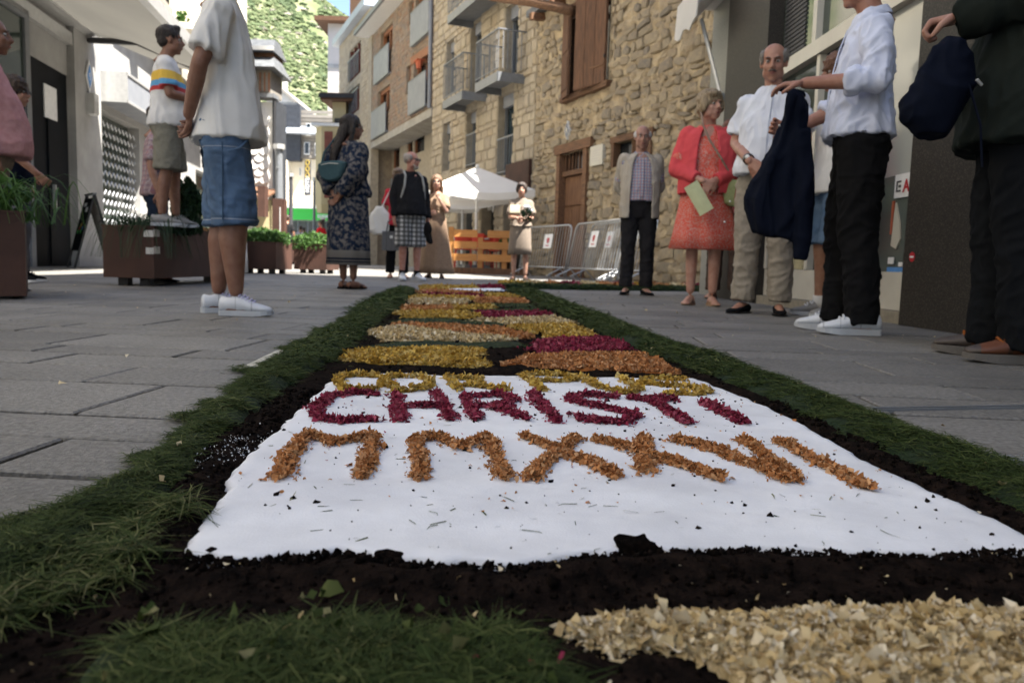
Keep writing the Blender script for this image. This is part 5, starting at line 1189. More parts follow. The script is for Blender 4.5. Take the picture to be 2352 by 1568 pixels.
# foreground heap of cut grass with leaves, bottom left
gpile = G2([(90, 1700), (170, 1530), (235, 1455), (420, 1425), (620, 1432), (720, 1418), (790, 1380), (850, 1415), (1000, 1455), (1180, 1440), (1270, 1500), (1370, 1570), (1500, 1800), (900, 1900), (300, 1900)], .02)
grass_bank('grass_heap', gpile, [(0, 3, 34000, .030, .0011)], .026, edge=.05, bm=.006)
P = sample(gpile, 130, rg); V, F, T = chips(P, np.full(len(P), .030) + rg.uniform(-.004, .006, len(P)), rg.uniform(.006, .016, len(P)), rg, flat=.6, aspect=(.6, 1.0)); obj('clover_leaves', fast_mesh('clover_leaves', V, F, M['grass'], T), None, 'stuff')
P = sample(gpile, 6, rg); V, F, T = chips(P, np.full(len(P), .034), rg.uniform(.006, .012, len(P)), rg); obj('red_petals', fast_mesh('red_petals', V, F, M['crimson'], T), None, 'stuff')
# left foreground grass fringe reaching into the soil
gl2 = G2([(-300, 1500), (-200, 1330), (60, 1230), (250, 1150), (360, 1130), (400, 1180), (330, 1260), (230, 1330), (130, 1400), (0, 1450), (-150, 1560)], .02)
P = sample(gl2, 7000, rg, .02, lambda P: .35 + .65 * (fbm(P, 12, 9) > .45)); V, F, T = blades(P, soilz(P) + rg.uniform(0, .014, len(P)), rg.uniform(.015, .05, len(P)), rg.uniform(.0008, .0016, len(P)), rg); obj('loose_grass', fast_mesh('loose_grass', V, F, M['grass'], T), None, 'stuff')
# heap of pale wood shavings, bottom right
wpile = G2([(1300, 1446), (1345, 1425), (1420, 1418), (1600, 1412), (1760, 1420), (1830, 1402), (2000, 1412), (2150, 1400), (2352, 1412), (2600, 1420), (2700, 1900), (1900, 1900), (1760, 1600), (1680, 1556), (1600, 1520), (1500, 1492), (1400, 1482)], .02)
sh = thing('shavings_heap', 'heap of pale cream wood shavings in the bottom right corner', 'heap')
o, zf = mound('underlay', wpile, .016, M['under_cream'], sh, res=.006, edge=.03, rough=.4, z0=.010, freq=25)
P = sample(wpile, 30000, rg, .006); n = len(P); s_ = rg.gamma(3.0, .00115, n).clip(.0015, .010)
V, F, T = chips(P, zf(P) + rg.uniform(-.001, .007, n), s_ * 1.7, rg, flat=.5, aspect=(.45, .9), curl=.5, tip=(.5, .9, .4, .85)); obj('shavings', fast_mesh('shavings', V, F, M['cream'], T), sh, 'stuff')
P = sample(wpile, 70, rg, .003); V, F, T = chips(P, zf(P) + rg.uniform(.004, .010, len(P)), rg.uniform(.012, .02, len(P)), rg, flat=.7, aspect=(.4, .7), curl=.6, tip=(.6, .95, .5, .9)); obj('curls', fast_mesh('curls', V, F, M['cream'], T), sh, 'stuff')
# bits on the soil and paving
P = sample(soil_poly, 260, rg, dens=lambda P: (P[:, 1] < .9) * 1.0); P = P[~inpoly(P, white)]; V, F, T = chips(P, soilz(P) + .003, rg.uniform(.002, .007, len(P)), rg); obj('wood_bits', fast_mesh('wood_bits', V, F, M['cream'], T), None, 'stuff')
P = rg.uniform([-4, 1], [3.5, 7], (260, 2)); V, F, T = chips(P, np.full(len(P), .006), rg.uniform(.004, .018, len(P)), rg, flat=.3); obj('pavement_litter', fast_mesh('pavement_litter', V, F, M['cream'], T), None, 'stuff')
# ------------------------------------------------------------------ planters, plants, signs
def leafy(parent, n, cx, cy, z0, sx, sy, h, size, m, seed, upright=.5, name='foliage', droop=False):
    r = random.Random(seed); V, F, T = [], [], []
    for i in range(n):
        a = r.random() * 6.283; q = math.sqrt(r.random()); p = Vector((cx + sx * q * math.cos(a), cy + sy * q * math.sin(a), z0 + h * r.random() ** .8 * (1 - .35 * q)))
        s_ = size * r.uniform(.5, 1.3); d = Vector((r.gauss(0, 1), r.gauss(0, 1), r.gauss(upright, .7))).normalized() * s_; w = d.cross(Vector((r.gauss(0, 1), r.gauss(0, 1), .2))).normalized() * s_ * .3
        k_ = len(V); V += [tuple(p - d * .5), tuple(p + w), tuple(p + d * .5), tuple(p - w)]; F.append((k_, k_ + 1, k_ + 2, k_ + 3)); T += [r.random()] * 4
    return obj(name, mesh_from(name, V, F, m, attr=T), parent, 'stuff')
def arching(parent, n, cx, cy, z0, reach, h, w, m, seed, name='blades', sx=.1, sy=.1, zend=-.1):
    r = random.Random(seed); V, F, T = [], [], []
    for i in range(n):
        a = r.random() * 6.283; x0, y0 = cx + r.gauss(0, sx), cy + r.gauss(0, sy); L = reach * r.uniform(.4, 1.2); H_ = h * r.uniform(.5, 1.2); t = r.random(); base = len(V); ns = 6
        px_, py_ = -math.sin(a), math.cos(a)
        for k_ in range(ns + 1):
            s_ = k_ / ns; x = x0 + math.cos(a) * L * s_; y = y0 + math.sin(a) * L * s_; z = z0 + H_ * 4 * s_ * (1 - s_) * .9 + zend * s_ * s_; ww = w * (1 - s_ * .85) * .5
            V += [(x - px_ * ww, y - py_ * ww, z), (x + px_ * ww, y + py_ * ww, z + ww * .3)]; T += [t, t]
        for k_ in range(ns): F.append((base + 2 * k_, base + 2 * k_ + 1, base + 2 * k_ + 3, base + 2 * k_ + 2))
    return obj(name, mesh_from(name, V, F, m, attr=T), parent, 'stuff')
def corten_box(name, label, x0, x1, y0, y1, h, rz=0.0, leg=.07, group='corten steel planters'):
    t = thing(name, label, 'planter', (x0, y0, 0), rz, group); w_, d_ = x1 - x0, y1 - y0
    part('front_panel', M['corten'], t, lambda b: b.box(0, w_, 0, .012, leg, h)); part('back_panel', M['corten'], t, lambda b: b.box(0, w_, d_ - .012, d_, leg, h))
    part('side_panel', M['corten'], t, lambda b: b.box(0, .012, .0121, d_ - .0121, leg, h)); part('side_panel', M['corten'], t, lambda b: b.box(w_ - .012, w_, .0121, d_ - .0121, leg, h))
    part('rim', M['corten'], t, lambda b: (b.box(-.006, w_ + .006, -.006, .04, h + .0005, h + .012), b.box(-.006, w_ + .006, d_ - .04, d_ + .006, h + .0005, h + .012), b.box(-.006, .04, .0405, d_ - .0405, h + .0005, h + .012), b.box(w_ - .04, w_ + .006, .0405, d_ - .0405, h + .0005, h + .012)))
    part('soil', M['soil'], t, lambda b: b.box(.013, w_ - .013, .013, d_ - .013, leg + .02, h - .05))
    for x in (.08, w_ - .16):
        for y in (.08, d_ - .16): part('leg', M['black'], t, lambda b: b.box(x, x + .08, y, y + .08, 0, leg - .001))
    return t, w_, d_
# big planter with bench
pA = gp(345, 659); pB = gp(238, 655)
PZ = R(3)
ZPL = .50
x1 = pA.x; yf = pA.y
big, w_, d_ = corten_box('corten_planter', 'large dark brown corten steel planter bench that two men stand on', x1 - .42 * 1, x1, yf, yf + 1.95, ZPL, 0)
# placed so that its narrow end faces the street edge: rebuild as L x W rotated
def place(t, px_, py_, rz): t.location = (px_, py_, 0); t.rotation_euler = (0, 0, rz)
place(big, pB.x, pB.y, R(-2))
big.scale = ((pA - pB).length / .42, 1, 1)
bw = (pA - pB).length
part('bench_top', M['pinewood'], big, lambda b: b.box(.02, .40, .95, 1.93, ZPL + .013, ZPL + .045))
for z, wd in ((.455, .10), (.31, .08)):
    part('tape', M['alu'], big, lambda b: (b.box(.42 - wd * .8, .4195, -.004, -.001, z - .035, z + .02), b.box(.4205, .4235, 0, .1, z - .03, z + .03)))
gp_ = thing('sedge_plant', 'arching dark green sedge grass drooping over the large planter', 'plant', (pB.x + .16, yf + .35, ZPL - .04))
arching(gp_, 260, .12, 0, 0, .42, .20, .012, M['leafdark'], 3, sx=.14, sy=.14, zend=-.22)
sp_ = thing('dark_conifer', 'small dark upright conifer in the large planter in front of the men', 'plant', (pB.x + .52, yf + .55, ZPL - .04))
leafy(sp_, 1500, 0, 0, 0, .13, .13, .55, .06, M['leafdark'], 4, .9); part('stem', M['dark_wood'], sp_, lambda b: b.tube([(0, 0, 0), (0, 0, .45)], [.02, .008], 6))
# left edge planter
pC = gp(62, 688)
lp, w_, d_ = corten_box('corten_planter', 'corten steel planter cut by the left edge of the picture with bamboo-like plants', pC.x - 1.6, pC.x, pC.y, pC.y + .6, .49, 0, leg=.02)
LRZ = R(31); lp.location = (pC.x - 1.6 * math.cos(LRZ), pC.y - 1.6 * math.sin(LRZ), 0); lp.rotation_euler = (0, 0, LRZ)
lpl = thing('bamboo_plant', 'feathery green bamboo-like plant growing in the left edge planter', 'plant', (pC.x - .42, pC.y + .22, .45))
arching(lpl, 150, 0, 0, 0, .55, .28, .014, M['leaf'], 8, sx=.18, sy=.22, zend=-.02); leafy(lpl, 500, -.05, 0, 0, .32, .3, .34, .09, M['leaf'], 9, .3)
part('stem', M['leafdark'], lpl, lambda b: [b.tube([(x, y, 0), (x * 1.5, y, .3)], .006, 5) for x, y in ((-.2, 0), (-.1, .1), (.05, 0), (.12, .1))])
# small planter with shrubs
pD = gp(624, 629); pE = gp(562, 632)
sm, w_, d_ = corten_box('corten_planter', 'sunlit square corten planter with light green lavender beside the cream cloth', 0, .62, 0, .62, .50, 0)
place(sm, pD.x - .52, pD.y, R(-8)); sh1 = thing('lavender_shrub', 'light green feathery shrub spilling out of the small square planter', 'shrub', (pD.x - .22, pD.y + .3, .46))
leafy(sh1, 1700, 0, 0, 0, .42, .34, .30, .07, M['leaf'], 12, 1.0)
sm2, w_, d_ = corten_box('corten_planter', 'second small corten planter just behind the sunlit square one', 0, .6, 0, .6, .50, 0); place(sm2, pD.x + .05, pD.y + 1.1, R(-8))
sh2 = thing('lavender_shrub', 'rounded light green shrub right of the small square planter', 'shrub', (pD.x + .35, pD.y + 1.3, .42)); leafy(sh2, 1500, 0, 0, 0, .38, .36, .34, .06, M['leaf'], 13, .8)
# white cloth hanging between man and planter
cb = gp(545, 628)
clo = MB(); rs = []
for z, w1 in ((.02, .15), (.3, .14), (.7, .12), (1.0, .10)): rs.append([(w1 * math.cos(a) * (1 + .12 * math.sin(5 * a)), .10 * math.sin(a) * (1 + .12 * math.sin(5 * a)), z) for a in np.linspace(0, 2 * math.pi, 24, endpoint=False)])
clo.rings(rs); tag(clo.build('cream_cloth', M['canvas'], None, True, loc=(cb.x, cb.y, 0)), 'cream cloth cover hanging to the ground behind the shorts man legs', 'cloth')
# far planter with dark shrub
fp = gp(718, 590); fpx = atY(700, 590, 30); f3, w_, d_ = corten_box('corten_planter', 'long low corten planter far down the street with dark green shrubs', 0, 1.9, 0, .7, .55, 0); place(f3, fpx.x - .5, 30, 0)
f4 = thing('dark_shrub', 'bushy dark green shrub in the far planter beside the lamp posts', 'shrub', (fpx.x + .4, 30.3, .5)); leafy(f4, 900, 0, 0, 0, .75, .35, .75, .13, M['leafdark'], 21, .5)
f5 = thing('dark_shrub', 'small round green shrub at the right end of the far planter', 'shrub', (fpx.x + 1.15, 30.2, .5)); leafy(f5, 400, 0, 0, 0, .3, .3, .35, .09, M['leaf'], 22, .5)
# tall corten column, lamp posts
cc_ = atY(626, 600, 23); c2 = atY(652, 600, 23); zt_ = atY(640, 456, 23).z
colm = thing('corten_column', 'tall rust-brown corten steel information column left of the street', 'column', (cc_.x, 23, 0), R(-4)); wc = c2.x - cc_.x
part('front_panel', M['corten'], colm, lambda b: b.box(0, wc * .82, 0, .3, 0, zt_)); part('side_fin', M['corten'], colm, lambda b: b.box(wc * .84, wc, .05, .28, 0, zt_ - .03)); part('base_plate', M['black'], colm, lambda b: b.box(-.03, wc + .03, -.03, .33, -.01, .012))
part('white_strip', M['whitepaint'], colm, lambda b: b.box(wc * .66, wc * .72, -.006, -.001, .9, 1.7))
cs = atY(592, 500, 20.5); cs2 = atY(608, 500, 20.5)
cs3 = thing('corten_sign_box', 'small brown corten box sign hanging above the yellow shop band', 'sign', (cs.x, 20.5, atY(600, 497, 20.5).z)); part('box', M['corten'], cs3, lambda b: b.box(0, cs2.x - cs.x, 0, .3, 0, .78)); part('arm', M['black'], cs3, lambda b: b.box(-.6, -.001, .1, .16, .6, .66))
def lamp(px_, ytop, Y, label, rad, m, head=True):
    p = atY(px_, ytop, Y); t = thing('street_lamp', label, 'lamp post', (p.x, Y, 0), 0, 'street lamps'); h = p.z
    part('post', m, t, lambda b: b.tube([(0, 0, 0), (0, 0, h * .96)], [rad, rad * .75], 10)); part('base_plate', M['black'], t, lambda b: b.tube([(0, 0, -.01), (0, 0, .06)], rad * 1.6, 10))
    part('lamp_head', M['alu'], t, lambda b: b.tube([(0, 0, h * .961), (0, 0, h)], [rad * 1.25, rad * 1.25], 10)); part('bracket', m, t, lambda b: b.box(-.02, .02, -.3, 0, h * .8, h * .81))
lamp(641, 332, 26, 'thick grey cylindrical lamp post rising behind the corten column', .15, M['greysteel'])
lamp(668, 398, 31, 'slim dark lamp post in front of the cream hotel block', .09, M['printdark'])
lamp(722, 408, 40, 'slim grey lamp post in front of the green fascia', .08, M['greysteel'])
lamp(742, 500, 34, 'short dark post close to the yellow house bay', .10, M['printdark'])
# A-board
ab = atY(212, 604, 13.3)
bo = thing('chalkboard_sign', 'black A-frame chalkboard with a colourful list standing by the grey pillar', 'sign', (ab.x, 13.3, 0), R(-50)); hb_ = 1.22
def aleg(b, x, s_): b.beam((x, s_ * .32, 0), (x, 0, hb_), .035, .03)
for s_ in (-1, 1):
    for x in (-.28, .28): part('leg', M['black'], bo, lambda b: aleg(b, x, s_))
    tilt = math.atan2(.32, hb_)
    pn = part('panel', M['darkdoor'] if s_ < 0 else M['pale_grey'], bo, lambda b: b.box(-.26, .26, -.012, .012, -.0, hb_ * .72), loc=(0, s_ * .32 * .76, hb_ * .25), rot=(s_ * tilt, 0, 0))
    if s_ < 0:
        part('heading', M['printwhite'], pn, lambda b: (b.box(-.18, -.02, -.016, -.0125, .74, .80), b.box(.02, .16, -.016, -.0125, .64, .72)))
        for i, mm_ in enumerate(('green_sign', 'emboss', 'printgold', 'green_sign', 'printblue')): part('chalk_drawing', M[mm_], pn, lambda b: b.tube([(-.14 + .07 * i, -.0125, .3 + .06 * (i % 3)), (-.14 + .07 * i, -.016, .3 + .06 * (i % 3))], .035, 8))
part('hinge', M['greysteel'], bo, lambda b: b.box(-.3, .3, -.03, .03, hb_ - .01, hb_ + .02))
part('shelf_bar', M['black'], bo, lambda b: (b.box(-.26, .26, -.26, -.23, .28, .31), b.box(-.26, .26, .23, .26, .28, .31)))
# ------------------------------------------------------------------ terrace: deck, fence, furniture, parasols
YT = 18.6
def tx(px_, Y=YT): return atY(px_, 560, Y).x
dk_ = thing('terrace_deck', 'low wooden terrace platform under the white parasols', 'platform', (tx(1028), YT - .1, 0))
wd_ = tx(1176) - tx(1028)
part('edge_board', M['dark_wood'], dk_, lambda b: b.box(-.1, wd_ + .4, 0, .04, .0, .14))
for i in range(9): part('plank', M['grey_wood'], dk_, lambda b: b.box(-.1, wd_ + .4, .045 + i * .32, .045 + i * .32 + .31, .10, .14))
fe_ = thing('wooden_fence', 'orange pine rail fence enclosing the terrace under the parasol', 'fence', (tx(1030), YT, .14)); wf_ = tx(1165) - tx(1030)
for x in (0, wf_ * .5, wf_ - .12): part('post', M['pinewood'], fe_, lambda b: b.box(x, x + .12, 0.0, .09, 0, .95 if x == 0 else .72))
for i, z in enumerate((.16, .45, .72)):
    for s_ in range(2):
        x0, x1 = (.13, wf_ * .49) if s_ == 0 else (wf_ * .5 + .003, wf_ + .1)
        if i == 2 and s_ == 1: x0 = wf_ * .66
        part('rail', M['pinewood'], fe_, lambda b: b.box(x0, x1, -.03 - .012 * s_, -.002, z, z + .17))
def chair(x, y, rz, lab):
    t = thing('terrace_chair', lab, 'chair', (x, y, .14), rz, 'red terrace chairs')
    part('seat', M['redplastic'], t, lambda b: b.box(-.21, .21, -.2, .2, .43, .455))
    bk = [(.21 * math.cos(a), .17 + .05 * math.sin(a), .47) for a in np.linspace(math.pi, 0, 9)]
    part('backrest', M['redplastic'], t, lambda b: b.rings([[(x_, y_ , z) for x_, y_, _ in bk] + [(x_ * .93, y_ - .02, z) for x_, y_, _ in reversed(bk)] for z in (.48, .84)]))
    for sx_ in (-.18, .18):
        for sy_ in (-.17, .17): part('leg', M['redplastic'], t, lambda b: b.tube([(sx_, sy_, .43), (sx_ * 1.15, sy_ * 1.15, 0)], .014, 6))
chair(tx(1060), YT + .75, R(180), 'red plastic chair behind the left part of the terrace fence'); chair(tx(1100), YT + 1.0, R(150), 'red plastic chair at the middle of the terrace behind the fence'); chair(tx(1145), YT + .8, R(200), 'red plastic chair at the right of the terrace near the flower woman'); chair(tx(1125), YT + 1.7, R(20), 'red plastic chair farthest back on the terrace')
def table(x, y, lab):
    t = thing('terrace_table', lab, 'table', (x, y, .14), 0, 'terrace tables'); part('table_top', M['whitepaint'], t, lambda b: b.box(-.35, .35, -.35, .35, .71, .74)); part('leg', M['alu'], t, lambda b: b.tube([(0, 0, .02), (0, 0, .71)], .03, 8)); part('base', M['alu'], t, lambda b: b.tube([(0, 0, 0), (0, 0, .02)], .22, 14))
table(tx(1085), YT + 1.3, 'white square terrace table under the parasol'); table(tx(1040), YT + 1.6, 'white terrace table at the left end of the deck')
fpt = thing('table_plant', 'bright green potted plant at the right end of the terrace', 'plant', (tx(1160), YT + .4, .14)); part('pot', M['corten'], fpt, lambda b: b.tube([(0, 0, 0), (0, 0, .55)], [.12, .16], 10)); leafy(fpt, 220, 0, 0, .52, .16, .16, .25, .08, M['leaf'], 31, 1.2)
def parasol(px_, Y, pl, pr, ye, yt, lab, rz):
    c = atY(px_, 500, Y); s_ = (atY(pr, ye, Y).x - atY(pl, ye, Y).x) / 2; ze = atY(px_, ye, Y).z; zt2 = atY(px_, yt, Y).z
    t = thing('parasol', lab, 'parasol', (c.x, Y, .14), rz, 'white terrace parasols'); ze -= .14; zt2 -= .14; h_ = s_ * .82
    cor = [(-h_, -h_), (h_, -h_), (h_, h_), (-h_, h_)]
    def can(b):
        n = 9
        for k_ in range(4):
            a, c_ = Vector((*cor[k_], ze)), Vector((*cor[(k_ + 1) % 4], ze)); top = Vector((0, 0, zt2)); rows = []
            for i in range(n):
                s1 = i / (n - 1); e0 = a.lerp(top, s1); e1 = c_.lerp(top, s1); row = []
                for j in range(n):
                    s2 = j / (n - 1); p = e0.lerp(e1, s2); p.z -= .16 * math.sin(math.pi * s2) * (1 - s1) * .8 + .0 * math.sin(math.pi * s1); row.append(p)
                rows.append(row)
            base = len(b.v)
            for r__ in rows: b.v += [tuple(p) for p in r__]
            for i in range(n - 1):
                for j in range(n - 1): q_ = base + i * n + j; b.f.append((q_, q_ + 1, q_ + n + 1, q_ + n)); b.m.append(0)
            # valance
            base = len(b.v)
            for p in rows[0]: b.v += [tuple(p + Vector((0, 0, .003))), tuple(p - Vector((0, 0, .16)))]
            for j in range(n - 1): q_ = base + 2 * j; b.f.append((q_, q_ + 1, q_ + 3, q_ + 2)); b.m.append(0)
    part('canopy', M['canvas'], t, can, smooth=False); part('pole', M['whitepaint'], t, lambda b: b.tube([(0, 0, 0), (0, 0, zt2 - .02)], .035, 10)); part('base', M['greysteel'], t, lambda b: b.box(-.3, .3, -.3, .3, 0, .07))
    for x, y in cor: part('rib', M['whitepaint'], t, lambda b: b.tube([(0, 0, zt2 - .06), (x * .97, y * .97, ze + .0)], .012, 5))
    for x, y in cor: part('strut', M['whitepaint'], t, lambda b: b.tube([(0, 0, ze - .25), (x * .5, y * .5, (ze + zt2) / 2 - .06)], .010, 5))
    part('finial', M['whitepaint'], t, lambda b: b.ell((0, 0, zt2 + .02), (.05, .05, .05), 8, 6))
parasol(1094, 19.6, 955, 1226, 440, 384, 'larger white parasol in front, sunlit on top', R(12)); parasol(1062, 22.2, 975, 1146, 462, 430, 'smaller white parasol farther back, mostly hidden below the front one', R(4))
# ------------------------------------------------------------------ crowd barriers leaning on the rubble wall
def barrier(pxa, Ya, pxb, Yb, lab, sign_t, tilt=11, h=1.1):
    a, b_ = atY(pxa, 640, Ya), atY(pxb, 640, Yb); v = Vector((b_.x - a.x, b_.y - a.y, 0)); L = v.length
    t = thing('crowd_barrier', lab, 'barrier', (a.x, a.y, 0), math.atan2(v.y, v.x), 'steel crowd barriers by the old house'); t.rotation_euler = (R(-tilt), 0, math.atan2(v.y, v.x))
    rr = .14; pts = [(.04, 0, .05), (.04, 0, h - rr)] + [(.04 + rr - rr * math.cos(a_), 0, h - rr + rr * math.sin(a_)) for a_ in (.5, 1.0, 1.57)] + [(L - .04 - rr + rr * math.sin(a_), 0, h - rr + rr * math.cos(a_)) for a_ in (0, .57, 1.07, 1.57)] + [(L - .04, 0, .05)]
    part('frame', M['steel'], t, lambda b: (b.tube(pts, .019, 8), b.tube([(.04, 0, .22), (L - .04, 0, .22)], .016, 8)), smooth=True)
    n = int(L / .12); me = None
    for i in range(1, n):
        x = .04 + i * (L - .08) / n
        if me is None: o_ = part('bar', M['steel'], t, lambda b: b.tube([(0, 0, .22), (0, 0, h)], .007, 6)); o_.location = (x, 0, 0); me = o_.data
        else: obj('bar', me, t, loc=(x, 0, 0))
    for x in (.25, L - .25): part('foot', M['steel'], t, lambda b: (b.tube([(x, -.25, .02), (x, 0, .2), (x, .25, .02)], .016, 6), b.box(x - .03, x + .03, -.28, -.2, -.005, .02)))
    if sign_t is not None:
        x = L * sign_t; pl_ = part('sign_plate', M['printwhite'], t, lambda b: b.box(x - .18, x + .18, -.035, -.03, .62, .92))
        def crest(b):
            p2 = [(x - .05, .84), (x + .05, .84), (x + .055, .78), (x + .03, .735), (x, .72), (x - .03, .735), (x - .055, .78)]
            b.rings([[(q[0], -.0352, q[1]) for q in p2], [(q[0], -.038, q[1]) for q in reversed(p2)][::-1]])
            b.box(x - .07, x + .07, -.038, -.0352, .665, .685)
        part('emblem', M['emboss'], pl_, crest)
barrier(1188, 17.9, 1296, 15.9, 'left crowd barrier with a small square emblem sign, beside the woman with flowers', .58, 9)
barrier(1296, 15.6, 1418, 13.1, 'middle crowd barrier leaning on the old wall, largest emblem sign', .46, 11)
barrier(1330, 15.6, 1440, 13.2, 'second barrier stacked behind the middle one', .5, 12)
barrier(1404, 13.6, 1482, 12.2, 'short visible barrier behind the elderly man in the light jacket', None, 10)
# pigeon
pg = gp(723, 604); pgn = thing('pigeon', 'small grey pigeon walking on the far sunlit paving', 'bird', (atY(723, 600, 18).x, 18, 0), R(160))
pm = flat('pigeon_grey', (.12, .125, .14), .7)
part('body', pm, pgn, lambda b: (b.ell((0, 0, .12), (.12, .05, .055), 10, 8), b.ell((.10, 0, .17), (.035, .03, .04), 8, 6), b.rings([[(-.1, -.03, .12), (-.1, .03, .12), (-.1, .03, .135), (-.1, -.03, .135)], [(-.2, -.035, .085), (-.2, .035, .085), (-.2, .035, .09), (-.2, -.035, .09)]])), smooth=True)
part('beak', M['black'], pgn, lambda b: b.beam((.13, 0, .172), (.155, 0, .166), .008, .006))
for s_ in (-1, 1): part('leg', M['terracotta'], pgn, lambda b: b.tube([(0, .02 * s_, .08), (.01, .02 * s_, 0), (.03, .02 * s_, .002)], .004, 5))
# ------------------------------------------------------------------ people
def remesh_np(parts, voxel, smooth=2):
    """voxel union of closed shells -> verts, faces (numpy), then Laplacian smoothing"""
    b = parts; me = bpy.data.meshes.new('tmp'); me.from_pydata(b.v, [], b.f); me.update()
    bm = bmesh.new(); bm.from_mesh(me); bmesh.ops.recalc_face_normals(bm, faces=bm.faces); bm.to_mesh(me); bm.free()
    o = bpy.data.objects.new('tmp', me); link(o); md = o.modifiers.new('r', 'REMESH'); md.mode = 'VOXEL'; md.voxel_size = voxel; md.adaptivity = 0
    dg = bpy.context.evaluated_depsgraph_get(); m2 = bpy.data.meshes.new_from_object(o.evaluated_get(dg)); bpy.data.objects.remove(o); bpy.data.meshes.remove(me)
    V = np.empty(len(m2.vertices) * 3, np.float32); m2.vertices.foreach_get('co', V); V = V.reshape(-1, 3).astype(np.float64)
    nl = len(m2.loops); li = np.empty(nl, np.int32); m2.loops.foreach_get('vertex_index', li); ls = np.empty(len(m2.polygons), np.int32); m2.polygons.foreach_get('loop_start', ls); lt = np.empty(len(m2.polygons), np.int32); m2.polygons.foreach_get('loop_total', lt)
    F = li[ls[:, None] + np.minimum(np.arange(4)[None, :], lt[:, None] - 1)]; F = F[lt == 4]; bpy.data.meshes.remove(m2)
    return smooth_np(V, F, smooth), F
def smooth_np(V, F, it, lam=.55):
    E = np.concatenate([F[:, [0, 1]], F[:, [1, 2]], F[:, [2, 3]], F[:, [3, 0]]]); E = np.concatenate([E, E[:, ::-1]]); n = len(V)
    cnt = np.bincount(E[:, 0], minlength=n).astype(float); cnt[cnt == 0] = 1
    for k in range(it):
        S = np.column_stack([np.bincount(E[:, 0], V[E[:, 1], i], n) for i in range(3)]) / cnt[:, None]; V = V + lam * (S - V)
    return V
def normals_np(V, F):
    a = V[F[:, 2]] - V[F[:, 0]]; b = V[F[:, 3]] - V[F[:, 1]]; fn = np.cross(a, b); N = np.zeros_like(V)
    for k in range(4): 
        for i in range(3): N[:, i] += np.bincount(F[:, k], fn[:, i], len(V))
    return N / (np.linalg.norm(N, axis=1)[:, None] + 1e-9)
_RT = np.random.default_rng(77).random((48, 48, 48))
def vn3(P):
    i = np.floor(P).astype(int); f = P - i; f = f * f * (3 - 2 * f); o = 0
    for dx in (0, 1):
        for dy in (0, 1):
            for dz in (0, 1):
                w = (f[:, 0] if dx else 1 - f[:, 0]) * (f[:, 1] if dy else 1 - f[:, 1]) * (f[:, 2] if dz else 1 - f[:, 2]); o = o + w * _RT[(i[:, 0] + dx) % 48, (i[:, 1] + dy) % 48, (i[:, 2] + dz) % 48]
    return o
def wrinkle(V, F, amp, f=(9, 9, 4), seed=0.0, shear=.5):
    N = normals_np(V, F); P = V.copy(); P[:, 2] += shear * (V[:, 0] + .6 * V[:, 1]); Q = P * np.array(f) + seed
    w = np.column_stack([vn3(Q * .7 + 9), vn3(Q * .7 + 20), vn3(Q * .7 + 31)]) - .5
    r = 1 - np.abs(2 * vn3(Q + w * 1.5) - 1); r2 = 1 - np.abs(2 * vn3(Q * 2.1 + w * 2 + 5) - 1)
    return V + N * (amp * ((r ** 3 - .27) + .6 * (r2 ** 3 - .27)))[:, None]
def np_obj(name, V, F, m, parent, mats_idx=None): return obj(name, fast_mesh(name, V, F, m, smooth=True), parent)
def selr(c, rx, ry, n=20, p=2.3, yo=0.0, z=None, tilt=0.0):
    out = []
    for k in range(n):
        a = 2 * math.pi * k / n; ca_, sa_ = math.cos(a), math.sin(a)
        x = rx * abs(ca_) ** (2 / p) * (1 if ca_ >= 0 else -1); y = ry * abs(sa_) ** (2 / p) * (1 if sa_ >= 0 else -1)
        out.append((c[0] + x, c[1] + y + yo, c[2] + tilt * y))
    return out
def capsule(b, p0, p1, r0, r1, n=12):
    p0, p1 = Vector(p0), Vector(p1); d = (p1 - p0)
    if d.length < 1e-5: d = Vector((0, 0, 1e-4))
    dn = d.normalized(); b.tube([p0 - dn * r0 * .9, p0 - dn * r0 * .55, p0, p1, p1 + dn * r1 * .55, p1 + dn * r1 * .9], [r0 * .35, r0 * .82, r0, r1, r1 * .82, r1 * .35], n)
def limb(b, pts, rad, n=12):
    for i in range(len(pts) - 1): capsule(b, pts[i], pts[i + 1], rad[i], rad[i + 1], n)
def hand(b, w, d, nrm, side, k=1.0, curl=.5, spread=.0, thumb=.5):
    """w wrist, d finger direction, nrm palm direction, side = thumb side sign applied to d x nrm"""
    w, d, nrm = Vector(w), Vector(d).normalized(), Vector(nrm); nrm = (nrm - d * nrm.dot(d)).normalized(); s = d.cross(nrm) * side
    for q in (-.026, -.009, .009, .026): capsule(b, w + d * .02 * k + s * q * .7 * k, w + d * .088 * k + s * q * k * 1.05, .0155 * k, .0125 * k, 8)
    for q, L, sp in ((-.031, .060, -.10), (-.0105, .076, -.03), (.0105, .080, .03), (.031, .072, .10)):
        p = w + d * .088 * k + s * q * k; a = 0; dd = (d + s * (sp * (1 + spread * 4))).normalized()
        for seg, (f_, r0, r1) in enumerate(((.45, .0105, .0092), (.32, .0092, .0083), (.23, .0083, .0068))):
            a += curl * (1.0 if seg else .8); v = dd * math.cos(a) + nrm * math.sin(a); q2 = p + v * L * f_ * k; capsule(b, p, q2, r0 * k, r1 * k, 8); p = q2
    p = w + d * .025 * k + s * .030 * k; v = (d * .75 + s * .6 + nrm * .25 * (1 + curl)).normalized(); q2 = p + v * .048 * k; capsule(b, p, q2, .0135 * k, .0115 * k, 8)
    v2 = (d * .9 + s * (.25 - .6 * thumb) + nrm * (.3 + curl * .6)).normalized(); capsule(b, q2, q2 + v2 * .036 * k, .011 * k, .0085 * k, 8)

